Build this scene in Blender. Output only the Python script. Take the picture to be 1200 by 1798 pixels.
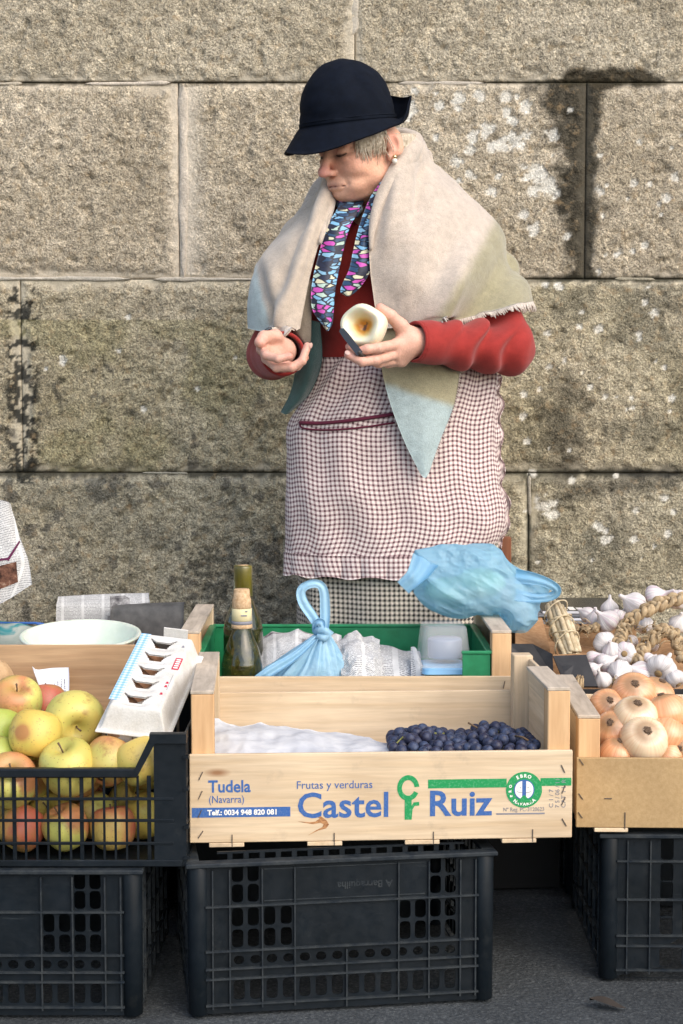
import bpy, bmesh, math, random
import numpy as np
from mathutils import Vector, Matrix, Euler
from mathutils.bvhtree import BVHTree

for _o in list(bpy.data.objects):
    bpy.data.objects.remove(_o, do_unlink=True)
SC = bpy.context.scene
COL = SC.collection
R = math.radians

# ------------------------------------------------------------------ camera
FPX, CAMH = 2828.0, 0.97
TH = math.atan(208.0 / FPX)
cam = bpy.data.cameras.new("camera")
cam.sensor_fit = 'VERTICAL'
cam.sensor_height = 36.0
cam.lens = FPX / 1798.0 * 36.0
cam.clip_start = 0.05
cam.clip_end = 200.0
camo = bpy.data.objects.new("camera", cam)
COL.objects.link(camo)
camo.location = (0, 0, CAMH)
camo.rotation_euler = (math.pi / 2 - TH, 0, 0)
SC.camera = camo
SC.render.resolution_x, SC.render.resolution_y = 683, 1024

# ------------------------------------------------------------------ light
SUN_EL, SUN_AZ = R(40), R(40)          # azimuth: to the right of straight behind the camera
world = bpy.data.worlds.new("World")
SC.world = world
world.use_nodes = True
wn = world.node_tree
bg = wn.nodes["Background"]
sky = wn.nodes.new("ShaderNodeTexSky")
sky.sky_type = 'NISHITA'
sky.sun_disc = False
sky.sun_elevation = SUN_EL
sky.sun_rotation = math.pi - SUN_AZ
sky.air_density = 1.0
sky.dust_density = 2.0
wn.links.new(sky.outputs[0], bg.inputs[0])
bg.inputs[1].default_value = 0.15
sun = bpy.data.lights.new("sun", 'SUN')
sun.energy = 1.3
sun.angle = R(70)
sun.color = (1.0, 0.90, 0.76)
suno = bpy.data.objects.new("sun", sun)
COL.objects.link(suno)
_sd = Vector((math.sin(SUN_AZ) * math.cos(SUN_EL), -math.cos(SUN_AZ) * math.cos(SUN_EL), math.sin(SUN_EL)))
suno.rotation_euler = _sd.to_track_quat('Z', 'Y').to_euler()
suno.location = (3, -4, 5)
SC.view_settings.view_transform = 'Standard'
SC.view_settings.look = 'None'
SC.view_settings.gamma = 1.0
SC.view_settings.exposure = 0.95

# ------------------------------------------------------------------ helpers
def P(px, py, Y):
    """photo pixel -> world point on the plane at distance Y"""
    u = (px - 600) / FPX
    v = (899 - py) / FPX
    t = Y / (math.cos(TH) + v * math.sin(TH))
    return Vector((u * t, Y, CAMH + t * (-math.sin(TH) + v * math.cos(TH))))

def G(px, py, z):
    """photo pixel -> world point on the level z"""
    u = (px - 600) / FPX
    v = (899 - py) / FPX
    t = (z - CAMH) / (-math.sin(TH) + v * math.cos(TH))
    return Vector((u * t, t * (math.cos(TH) + v * math.sin(TH)), z))

def topix(x, y, z):
    d = z - CAMH
    f = y * math.cos(TH) - d * math.sin(TH)
    up = y * math.sin(TH) + d * math.cos(TH)
    return 600 + FPX * x / f, 899 - FPX * up / f

def tag(o, label=None, cat=None, group=None, kind=None):
    if label: o["label"] = label
    if cat: o["category"] = cat
    if group: o["group"] = group
    if kind: o["kind"] = kind
    return o

def empty(name, loc=(0, 0, 0), rot=(0, 0, 0), label=None, cat=None, group=None, kind=None):
    o = bpy.data.objects.new(name, None)
    o.empty_display_size = 0.05
    COL.objects.link(o)
    o.location = loc
    o.rotation_euler = rot
    return tag(o, label, cat, group, kind)

def link(name, me, parent=None, loc=(0, 0, 0), rot=(0, 0, 0), scale=None):
    o = bpy.data.objects.new(name, me)
    COL.objects.link(o)
    o.location = loc
    o.rotation_euler = rot
    if scale is not None:
        o.scale = scale if hasattr(scale, '__len__') else (scale,) * 3
    if parent is not None:
        o.parent = parent
    return o

def smooth(me, on=True):
    me.polygons.foreach_set("use_smooth", [on] * len(me.polygons))

def mesh(name, v, f, mat, sm=False, uv=None, col=None):
    """uv: per-vertex (n,2); col: dict of attribute name -> (n,3) per vertex"""
    me = bpy.data.meshes.new(name)
    v = np.asarray(v, dtype=np.float32)
    me.from_pydata(v.tolist(), [], f if isinstance(f, list) else np.asarray(f).tolist())
    if mat is not None:
        for m in (mat if isinstance(mat, (list, tuple)) else [mat]):
            me.materials.append(m)
    if sm: smooth(me)
    if uv is not None:
        uv = np.asarray(uv, dtype=np.float32)
        l = me.uv_layers.new(name="UVMap")
        idx = np.empty(len(me.loops), dtype=np.int32)
        me.loops.foreach_get("vertex_index", idx)
        l.data.foreach_set("uv", uv[idx].ravel())
    if col:
        for k, c in col.items():
            a = me.color_attributes.new(name=k, type='FLOAT_COLOR', domain='POINT')
            c = np.asarray(c, dtype=np.float32)
            if c.ndim == 1: c = np.stack([c, c, c], 1)
            c4 = np.concatenate([c, np.ones((len(c), 1), np.float32)], 1)
            a.data.foreach_set("color", c4.ravel())
    me.update()
    return me

def bm_mesh(name, bm, mat, sm=False):
    me = bpy.data.meshes.new(name)
    bmesh.ops.recalc_face_normals(bm, faces=bm.faces)
    bm.to_mesh(me)
    bm.free()
    if mat is not None: me.materials.append(mat)
    if sm: smooth(me)
    return me

_boxc = {}
def box_me(sx, sy, sz, mat, bev=0.0, key=None):
    k = (round(sx, 4), round(sy, 4), round(sz, 4), mat.name, bev)
    if k in _boxc: return _boxc[k]
    bm = bmesh.new()
    bmesh.ops.create_cube(bm, size=1.0)
    bmesh.ops.scale(bm, vec=(sx, sy, sz), verts=bm.verts)
    if bev > 0:
        bmesh.ops.bevel(bm, geom=bm.edges[:], offset=min(bev, 0.45 * min(sx, sy, sz)), segments=1, affect='EDGES', profile=0.5)
    _boxc[k] = bm_mesh("box", bm, mat)
    return _boxc[k]

def box(name, lo, hi, mat, parent=None, bev=0.0012):
    s = [hi[i] - lo[i] for i in range(3)]
    c = [(hi[i] + lo[i]) / 2 for i in range(3)]
    return link(name, box_me(s[0], s[1], s[2], mat, bev), parent, c)

def add_box(bm, lo, hi, M=None):
    g = bmesh.ops.create_cube(bm, size=1.0)
    s = [hi[i] - lo[i] for i in range(3)]
    c = [(hi[i] + lo[i]) / 2 for i in range(3)]
    bmesh.ops.scale(bm, vec=s, verts=g['verts'])
    bmesh.ops.translate(bm, vec=c, verts=g['verts'])
    if M is not None: bmesh.ops.transform(bm, matrix=M, verts=g['verts'])

def tube_geo(pts, rad, n=6, cap=True, flat=1.0):
    """tube along points; returns verts, faces, uv. rad scalar or list"""
    pts = [Vector(p) for p in pts]
    m = len(pts)
    rad = [rad] * m if not hasattr(rad, '__len__') else list(rad)
    V, F_, U = [], [], []
    T = [(pts[min(i + 1, m - 1)] - pts[max(i - 1, 0)]).normalized() for i in range(m)]
    a = Vector((0, 0, 1)) if abs(T[0].z) < 0.9 else Vector((1, 0, 0))
    nrm = T[0].cross(a).normalized()
    L = 0
    for i in range(m):
        nrm = (nrm - T[i] * nrm.dot(T[i])).normalized()
        b = T[i].cross(nrm)
        if i: L += (pts[i] - pts[i - 1]).length
        for j in range(n):
            an = 2 * math.pi * j / n
            V.append(pts[i] + (nrm * math.cos(an) + b * math.sin(an) * flat) * rad[i])
            U.append((j / n, L))
    for i in range(m - 1):
        for j in range(n):
            k = (j + 1) % n
            F_.append((i * n + j, i * n + k, (i + 1) * n + k, (i + 1) * n + j))
    if cap:
        F_.append(tuple(range(n))[::-1])
        F_.append(tuple((m - 1) * n + j for j in range(n)))
    return V, F_, U

def join_geo(parts):
    V, F_ = [], []
    for v, f in parts:
        o = len(V)
        V.extend([tuple(q) for q in v])
        F_.extend([tuple(i + o for i in q) for q in f])
    return V, F_

def revolve(prof, n=32, sq=1.0):
    """prof: list of (r, z) ; closes at r==0"""
    V, F_ = [], []
    for r, z in prof:
        for j in range(n):
            a = 2 * math.pi * j / n
            V.append((r * math.cos(a), r * math.sin(a) * sq, z))
    for i in range(len(prof) - 1):
        for j in range(n):
            k = (j + 1) % n
            F_.append((i * n + j, i * n + k, (i + 1) * n + k, (i + 1) * n + j))
    return V, F_

def grid_faces(nu, nv, closed_u=False):
    """vertices ordered v-major: index = v*nu + u"""
    i = np.arange(nv - 1)[:, None]
    j = np.arange(nu if closed_u else nu - 1)[None, :]
    k = (j + 1) % nu
    a = i * nu + j; b = i * nu + k; c = (i + 1) * nu + k; d = (i + 1) * nu + j
    return np.stack([a, b, c, d], -1).reshape(-1, 4)

# -------- numpy noise
def _hash(ix, iy, iz, s):
    h = (ix.astype(np.int64) * 374761393 + iy.astype(np.int64) * 668265263 + iz.astype(np.int64) * 2147483647 + s * 144665) & 0xffffffff
    h = ((h ^ (h >> 13)) * 1274126177) & 0xffffffff
    h = (h ^ (h >> 16)) & 0xffffffff
    return (h / 4294967295.0).astype(np.float32)

def vnoise(X, Y, Z, s=0):
    x0 = np.floor(X).astype(np.int64); y0 = np.floor(Y).astype(np.int64); z0 = np.floor(Z).astype(np.int64)
    fx = X - x0; fy = Y - y0; fz = Z - z0
    fx = fx * fx * (3 - 2 * fx); fy = fy * fy * (3 - 2 * fy); fz = fz * fz * (3 - 2 * fz)
    r = 0
    for dx in (0, 1):
        wx = fx if dx else 1 - fx
        for dy in (0, 1):
            wy = fy if dy else 1 - fy
            for dz in (0, 1):
                wz = fz if dz else 1 - fz
                r = r + wx * wy * wz * _hash(x0 + dx, y0 + dy, z0 + dz, s)
    return r

def fbm(X, Y, Z, sc, o=3, s=0, g=0.5):
    a, t, r = 1.0, 0.0, 0
    X = np.asarray(X, float); Y = np.asarray(Y, float); Z = np.asarray(Z, float)
    for k in range(o):
        r = r + a * vnoise(X * sc, Y * sc, Z * sc, s + 17 * k)
        t += a
        a *= g; sc *= 2.03
    return r / t

def sstep(a, b, x):
    t = np.clip((x - a) / (b - a), 0, 1)
    return t * t * (3 - 2 * t)

def catmull(ctrl, n):
    """ctrl (m,k) -> n samples, centripetal-free Catmull-Rom, even in parameter"""
    c = np.asarray(ctrl, float)
    m = len(c)
    t = np.linspace(0, m - 1, n)
    i = np.clip(np.floor(t).astype(int), 0, m - 2)
    f = (t - i)[:, None]
    p0 = c[np.clip(i - 1, 0, m - 1)]; p1 = c[i]; p2 = c[i + 1]; p3 = c[np.clip(i + 2, 0, m - 1)]
    p0 = np.where((i == 0)[:, None], 2 * p1 - p2, p0)
    p3 = np.where((i == m - 2)[:, None], 2 * p2 - p1, p3)
    return 0.5 * (2 * p1 + (p2 - p0) * f + (2 * p0 - 5 * p1 + 4 * p2 - p3) * f ** 2 + (-p0 + 3 * p1 - 3 * p2 + p3) * f ** 3)

def surf(ctrl, nu, nv):
    """ctrl [rows][cols] of 3-vectors -> (nv*nu,3) Catmull-Rom surface, row = v, col = u"""
    c = np.array([[list(q) for q in r] for r in ctrl], float)
    rows = np.array([catmull(r, nu) for r in c])              # (R,nu,3)
    rr = rows.reshape(rows.shape[0], -1)
    out = catmull(rr, nv).reshape(nv, nu, 3)
    return out

def sgrid_normals(S):
    du = np.gradient(S, axis=1); dv = np.gradient(S, axis=0)
    n = np.cross(du, dv)
    return n / (np.linalg.norm(n, axis=2, keepdims=True) + 1e-9)

def shell(S, th, closed_u=False):
    """thin solid from a grid surface (nv,nu,3): both sides and rim"""
    n = sgrid_normals(S)
    nv, nu, _ = S.shape
    A = (S + n * th / 2).reshape(-1, 3); B = (S - n * th / 2).reshape(-1, 3)
    f = grid_faces(nu, nv, closed_u)
    F_ = f.tolist() + (f[:, ::-1] + nu * nv).tolist()
    o = nu * nv
    rim = []
    if not closed_u:
        rim += [(i * nu, (i + 1) * nu, (i + 1) * nu + o, i * nu + o)[::-1] for i in range(nv - 1)]
        rim += [(i * nu + nu - 1, (i + 1) * nu + nu - 1, (i + 1) * nu + nu - 1 + o, i * nu + nu - 1 + o) for i in range(nv - 1)]
    m = nu if closed_u else nu - 1
    rim += [(j, (j + 1) % nu, (j + 1) % nu + o, j + o) for j in range(m)]
    e = (nv - 1) * nu
    rim += [(e + j, e + (j + 1) % nu, e + (j + 1) % nu + o, e + j + o)[::-1] for j in range(m)]
    return np.concatenate([A, B]), F_ + rim

# -------- SDF toolbox (points as (n,3) arrays)
def s_ell(Q, c, r, rot=None):
    q = Q - np.asarray(c, np.float32)
    if rot is not None:
        q = q @ np.array(Euler(rot).to_matrix(), np.float32)
    r = np.asarray(r, np.float32)
    k0 = np.sqrt(((q / r) ** 2).sum(-1)); k1 = np.sqrt(((q / (r * r)) ** 2).sum(-1))
    return k0 * (k0 - 1) / np.maximum(k1, 1e-6)

def s_cap(Q, a, b, ra, rb=None):
    a = np.asarray(a, np.float32); b = np.asarray(b, np.float32)
    rb = ra if rb is None else rb
    ab = b - a
    h = np.clip(((Q - a) @ ab) / max(float(ab @ ab), 1e-9), 0, 1)
    d = Q - a - h[:, None] * ab
    return np.sqrt((d * d).sum(-1)) - (ra + (rb - ra) * h)

def smin(a, b, k):
    h = np.clip(0.5 + 0.5 * (b - a) / k, 0, 1)
    return b + (a - b) * h - k * h * (1 - h)

def smax(a, b, k):
    return -smin(-a, -b, k)

def surfnet(fn, lo, hi, h):
    """naive surface nets of fn over a box -> verts (n,3), quads"""
    lo = np.asarray(lo, np.float32); hi = np.asarray(hi, np.float32)
    n = np.ceil((hi - lo) / h).astype(int) + 1
    ax = [lo[i] + h * np.arange(n[i], dtype=np.float32) for i in range(3)]
    Xg, Yg, Zg = np.meshgrid(*ax, indexing='ij')
    Q = np.stack([Xg, Yg, Zg], -1).reshape(-1, 3)
    D = np.empty(len(Q), np.float32)
    for i in range(0, len(Q), 400000):
        D[i:i + 400000] = fn(Q[i:i + 400000])
    D = D.reshape(n)
    S = D < 0
    c = np.zeros(n - 1, np.int8)
    for dx in (0, 1):
        for dy in (0, 1):
            for dz in (0, 1):
                c += S[dx:n[0] - 1 + dx, dy:n[1] - 1 + dy, dz:n[2] - 1 + dz]
    act = (c > 0) & (c < 8)
    idx = -np.ones(n - 1, np.int64)
    cells = np.argwhere(act)
    idx[act] = np.arange(len(cells))
    acc = np.zeros((len(cells), 3)); cnt = np.zeros(len(cells))
    corner = [(a, b, d) for a in (0, 1) for b in (0, 1) for d in (0, 1)]
    for p in corner:
        for axn in range(3):
            if p[axn]: continue
            q = list(p); q[axn] = 1
            d0 = D[cells[:, 0] + p[0], cells[:, 1] + p[1], cells[:, 2] + p[2]]
            d1 = D[cells[:, 0] + q[0], cells[:, 1] + q[1], cells[:, 2] + q[2]]
            m = (d0 < 0) != (d1 < 0)
            t = np.where(m, d0 / np.where(m, d0 - d1, 1), 0)
            pos = np.tile(np.array(p, float), (len(cells), 1))
            pos[:, axn] += t
            acc[m] += pos[m]; cnt[m] += 1
    V = lo + h * (cells + acc / cnt[:, None])
    F_ = []
    for axn in range(3):
        b, d = [(1, 2), (2, 0), (0, 1)][axn]
        sl0 = [slice(None)] * 3; sl1 = [slice(None)] * 3
        sl0[axn] = slice(0, n[axn] - 1); sl1[axn] = slice(1, n[axn])
        for s in (b, d):
            sl0[s] = slice(1, n[s] - 1); sl1[s] = slice(1, n[s] - 1)
        A = S[tuple(sl0)]; B = S[tuple(sl1)]
        e = np.argwhere(A != B)
        if len(e) == 0: continue
        flip = A[tuple(e.T)]
        e[:, b] += 1; e[:, d] += 1
        def at(ob, od):
            q = e.copy(); q[:, b] += ob; q[:, d] += od
            return idx[q[:, 0], q[:, 1], q[:, 2]]
        quad = np.stack([at(-1, -1), at(0, -1), at(0, 0), at(-1, 0)], 1)
        quad[~flip] = quad[~flip][:, ::-1]
        F_.append(quad)
    return V, np.concatenate(F_)

# -------- material helper
class Mat:
    def __init__(s, name, rough=0.6, col=(0.5, 0.5, 0.5), spec=0.5):
        s.m = bpy.data.materials.new(name)
        s.m.use_nodes = True
        s.t = s.m.node_tree
        s.b = s.t.nodes["Principled BSDF"]
        s.b.inputs["Roughness"].default_value = rough
        s.b.inputs["Specular IOR Level"].default_value = spec
        s.b.inputs["Base Color"].default_value = (*col, 1)
        s._tc = None
    def n(s, typ, **kw):
        x = s.t.nodes.new(typ)
        for k, v in kw.items():
            if k.startswith("i_"):
                x.inputs[k[2:].replace("_", " ")].default_value = v
            else:
                setattr(x, k, v)
        return x
    def l(s, a, b):
        s.t.links.new(a, b)
    def set(s, k, v):
        s.b.inputs[k].default_value = v
        return s
    def tc(s, which="Object"):
        if s._tc is None: s._tc = s.n("ShaderNodeTexCoord")
        return s._tc.outputs[which]
    def mapn(s, scale=(1, 1, 1), src=None, rnd=True, loc=(0, 0, 0), rot=(0, 0, 0)):
        mp = s.n("ShaderNodeMapping")
        mp.inputs["Scale"].default_value = scale
        mp.inputs["Location"].default_value = loc
        mp.inputs["Rotation"].default_value = rot
        v = src if src is not None else s.tc()
        if rnd:
            oi = s.n("ShaderNodeObjectInfo")
            ml = s.n("ShaderNodeVectorMath", operation='MULTIPLY_ADD')
            s.l(oi.outputs["Random"], ml.inputs[0])
            ml.inputs[1].default_value = (7.3, 3.1, 5.7)
            s.l(v, ml.inputs[2])
            v = ml.outputs[0]
        s.l(v, mp.inputs["Vector"])
        return mp.outputs[0]
    def noise(s, vec, scale=5, detail=4, rough=0.55, dist=0.0):
        x = s.n("ShaderNodeTexNoise")
        x.inputs["Scale"].default_value = scale
        x.inputs["Detail"].default_value = detail
        x.inputs["Roughness"].default_value = rough
        x.inputs["Distortion"].default_value = dist
        if vec is not None: s.l(vec, x.inputs["Vector"])
        return x.outputs["Fac"]
    def voro(s, vec, scale=5, feature='F1', out="Distance", rnd=1.0):
        x = s.n("ShaderNodeTexVoronoi", feature=feature)
        x.inputs["Scale"].default_value = scale
        x.inputs["Randomness"].default_value = rnd
        if vec is not None: s.l(vec, x.inputs["Vector"])
        return x.outputs[out]
    def ramp(s, fac, stops, interp='LINEAR'):
        x = s.n("ShaderNodeValToRGB")
        e = x.color_ramp.elements
        x.color_ramp.interpolation = interp
        while len(e) < len(stops): e.new(0.5)
        for q, (p, c) in zip(e, stops):
            q.position = p
            q.color = (*c, 1) if hasattr(c, '__len__') else (c, c, c, 1)
        if fac is not None: s.l(fac, x.inputs[0])
        return x.outputs[0]
    def mix(s, a, b, fac, mode='MIX'):
        x = s.n("ShaderNodeMix", data_type='RGBA', blend_type=mode)
        for sock, val in ((x.inputs[6], a), (x.inputs[7], b), (x.inputs[0], fac)):
            if isinstance(val, bpy.types.NodeSocket): s.l(val, sock)
            elif hasattr(val, '__len__'): sock.default_value = (*val, 1)
            else: sock.default_value = val
        return x.outputs[2]
    def math(s, op, a, b=0.0, c=None):
        x = s.n("ShaderNodeMath", operation=op)
        for sock, val in zip(x.inputs, (a, b, c)):
            if val is None: continue
            if isinstance(val, bpy.types.NodeSocket): s.l(val, sock)
            else: sock.default_value = val
        return x.outputs[0]
    def attr(s, name):
        x = s.n("ShaderNodeVertexColor", layer_name=name)
        return x.outputs[0]
    def color(s, c):
        s.l(c, s.b.inputs["Base Color"]); return s
    def rough(s, c):
        s.l(c, s.b.inputs["Roughness"]); return s
    def bump(s, h, strength=0.4, dist=0.002):
        x = s.n("ShaderNodeBump")
        x.inputs["Strength"].default_value = strength
        x.inputs["Distance"].default_value = dist
        s.l(h, x.inputs["Height"])
        s.l(x.outputs[0], s.b.inputs["Normal"])
        return s

def wood_mat(name, axis, light, dark, scale=1.0, tint=0.0):
    m = Mat(name, 0.62, spec=0.3)
    sc = [34.0 * scale] * 3
    sc[axis] = 1.6 * scale
    v = m.mapn(tuple(sc))
    g = m.noise(v, 1.0, 6, 0.6, 0.6)
    c = m.ramp(g, [(0.30, dark), (0.62, light), (1.0, tuple(min(1, x * 1.1) for x in light))])
    sc2 = [160.0] * 3; sc2[axis] = 9.0
    g2 = m.noise(m.mapn(tuple(sc2)), 1.0, 3, 0.6)
    c = m.mix(c, m.ramp(g2, [(0.3, 0.72), (0.7, 1.06)]), 0.55, 'MULTIPLY')
    big = m.noise(m.mapn((6, 6, 6)), 1.0, 3, 0.5)
    c = m.mix(c, m.ramp(big, [(0.3, (0.80, 0.76, 0.72)), (0.7, (1.06, 1.04, 1.0))]), 0.8, 'MULTIPLY')
    # handling dirt
    d = m.noise(m.mapn((14, 14, 14), loc=(3, 1, 8)), 1.0, 5, 0.65)
    c = m.mix(c, (0.20, 0.17, 0.14), m.ramp(d, [(0.60, 0.0), (0.80, 0.45)]))
    # knots
    sk = [9.0] * 3; sk[axis] = 3.2
    k = m.voro(m.mapn(tuple(sk), loc=(1, 2, 3)), 1.0)
    c = m.mix(c, (0.24, 0.10, 0.035), m.ramp(k, [(0.02, 0.85), (0.075, 0.0)]))
    m.color(c)
    m.bump(m.math('ADD', g2, m.math('MULTIPLY', g, 0.6)), 0.35, 0.0012)
    return m.m

WL, WD = (0.72, 0.58, 0.41), (0.60, 0.45, 0.285)
WOOD = [wood_mat("poplar_%s" % "xyz"[i], i, WL, WD) for i in range(3)]
OL, OD = (0.56, 0.38, 0.22), (0.36, 0.22, 0.12)
OLDW = [wood_mat("aged_pine_%s" % "xyz"[i], i, OL, OD) for i in range(3)]

# ------------------------------------------------------------------ ground
m = Mat("street_asphalt", 0.85, spec=0.3)
v = m.mapn((1, 1, 1), rnd=False)
a = m.noise(v, 180, 5, 0.7)
b = m.noise(v, 3.0, 5, 0.6)
st = m.voro(v, 140)
c = m.ramp(a, [(0.30, (0.026, 0.030, 0.034)), (0.55, (0.066, 0.074, 0.079)), (0.75, (0.16, 0.17, 0.17))])
c = m.mix(c, m.ramp(b, [(0.3, 0.55), (0.7, 1.25)]), 0.9, 'MULTIPLY')
c = m.mix(c, (0.24, 0.24, 0.225), m.ramp(st, [(0.05, 0.5), (0.16, 0.0)]))
m.color(c)
m.bump(m.math('ADD', a, m.math('MULTIPLY', st, 0.6)), 0.9, 0.004)
gv, gf = [], []
gn = 60
S_ = np.zeros((gn, gn, 3))
gx = np.concatenate([np.linspace(-40, -1.6, 8), np.linspace(-1.5, 1.5, gn - 16), np.linspace(1.6, 40, 8)])
gy = np.concatenate([np.linspace(-40, 1.8, 8), np.linspace(1.9, 4.1, gn - 16), np.linspace(4.2, 40, 8)])
S_[..., 0] = gx[None, :]; S_[..., 1] = gy[:, None]
S_[..., 2] = -0.001 - 0.003 * fbm(S_[..., 0], S_[..., 1], 0 * S_[..., 0], 4, 3, 5)
tag(link("ground", mesh("ground", S_.reshape(-1, 3), grid_faces(gn, gn), m.m, True)), kind="structure")
# ------------------------------------------------------------------ stone wall
WY = 4.05
m = Mat("granite_ashlar", 0.9, spec=0.2)
v = m.mapn((1, 1, 1), src=m.n("ShaderNodeNewGeometry").outputs["Position"], rnd=False)
base = m.attr("stone"); rg = m.attr("rough")
f1 = m.noise(v, 84, 5, 0.70, 1.8)
f2 = m.noise(v, 210, 3, 0.6, 0.6)
f3 = m.voro(v, 120)
fl = m.ramp(f1, [(0.30, 0.16), (0.44, 0.72), (0.58, 1.16), (0.74, 1.75)])
fl2 = m.ramp(f2, [(0.32, 0.42), (0.5, 1.0), (0.7, 1.55)])
c1 = m.mix(base, fl, m.math('MULTIPLY_ADD', rg, 0.70, 0.22), 'MULTIPLY')
c1 = m.mix(c1, fl2, m.math('MULTIPLY_ADD', rg, 0.55, 0.18), 'MULTIPLY')
rust = m.noise(v, 42, 3, 0.6)
c1 = m.mix(c1, (0.44, 0.31, 0.17), m.math('MULTIPLY', m.ramp(rust, [(0.56, 0.0), (0.74, 0.55)]), rg))
m.color(c1)
h = m.math('ADD', m.math('MULTIPLY', f1, 1.3), m.math('MULTIPLY', f2, 0.7))
h = m.math('ADD', h, m.math('MULTIPLY', f3, 0.5))
h = m.math('MULTIPLY', h, m.math('MULTIPLY_ADD', rg, 0.85, 0.15))
m.bump(h, 1.0, 0.007)
STONE = m.m
m = Mat("lime_mortar", 0.95, spec=0.15)
v = m.mapn((1, 1, 1), rnd=False)
m.color(m.ramp(m.noise(v, 30, 5, 0.7), [(0.3, (0.07, 0.065, 0.05)), (0.7, (0.22, 0.19, 0.15))]))
m.bump(m.noise(v, 150, 4), 0.7, 0.004)
MORTAR = m.m

def wx(px): return (px - 600) / FPX * (WY * 1.0)
def wz(py): return P(600, py, WY).z
ROWS = [  # top py, bottom py, joint px list, tint, green
    (-360, 145, [-420, 623, 1330], (1.00, 0.99, 0.95), 0.0),
    (145, 490, [-330, 318, 1023, 1600], (1.05, 1.02, 0.98), 0.05),
    (490, 830, [-520, 40, 690, 1480], (1.0, 0.99, 0.93), 0.7),
    (830, 1172, [-300, 575, 929, 1560], (0.95, 0.96, 0.92), 0.4),
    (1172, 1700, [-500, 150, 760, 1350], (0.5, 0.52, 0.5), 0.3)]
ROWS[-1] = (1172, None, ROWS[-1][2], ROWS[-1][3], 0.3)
rng = np.random.default_rng(11)
LICH = []
for n_, (x0, x1, y0, y1), (r0, r1) in ((64, (700, 1000, 155, 430), (5, 15)), (20, (1045, 1200, 215, 480), (4, 11)),
                                       (48, (910, 1200, 495, 1000), (3, 10)), (7, (40, 480, 520, 800), (3, 7)),
                                       (12, (640, 930, 160, 330), (6, 15)), (10, (720, 900, 430, 700), (4, 9))):
    for _ in range(n_):
        LICH.append((rng.uniform(x0, x1), rng.uniform(y0, y1), rng.uniform(r0, r1)))
LICH += [(958, 884, 24), (972, 905, 13), (112, 632, 12), (978, 505, 9), (1146, 552, 13), (1120, 590, 11), (900, 1085, 9),
         (740, 265, 19), (968, 240, 16), (905, 250, 20), (940, 305, 22), (965, 330, 20), (888, 170, 12), (770, 185, 11), (1050, 925, 11)]

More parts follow.
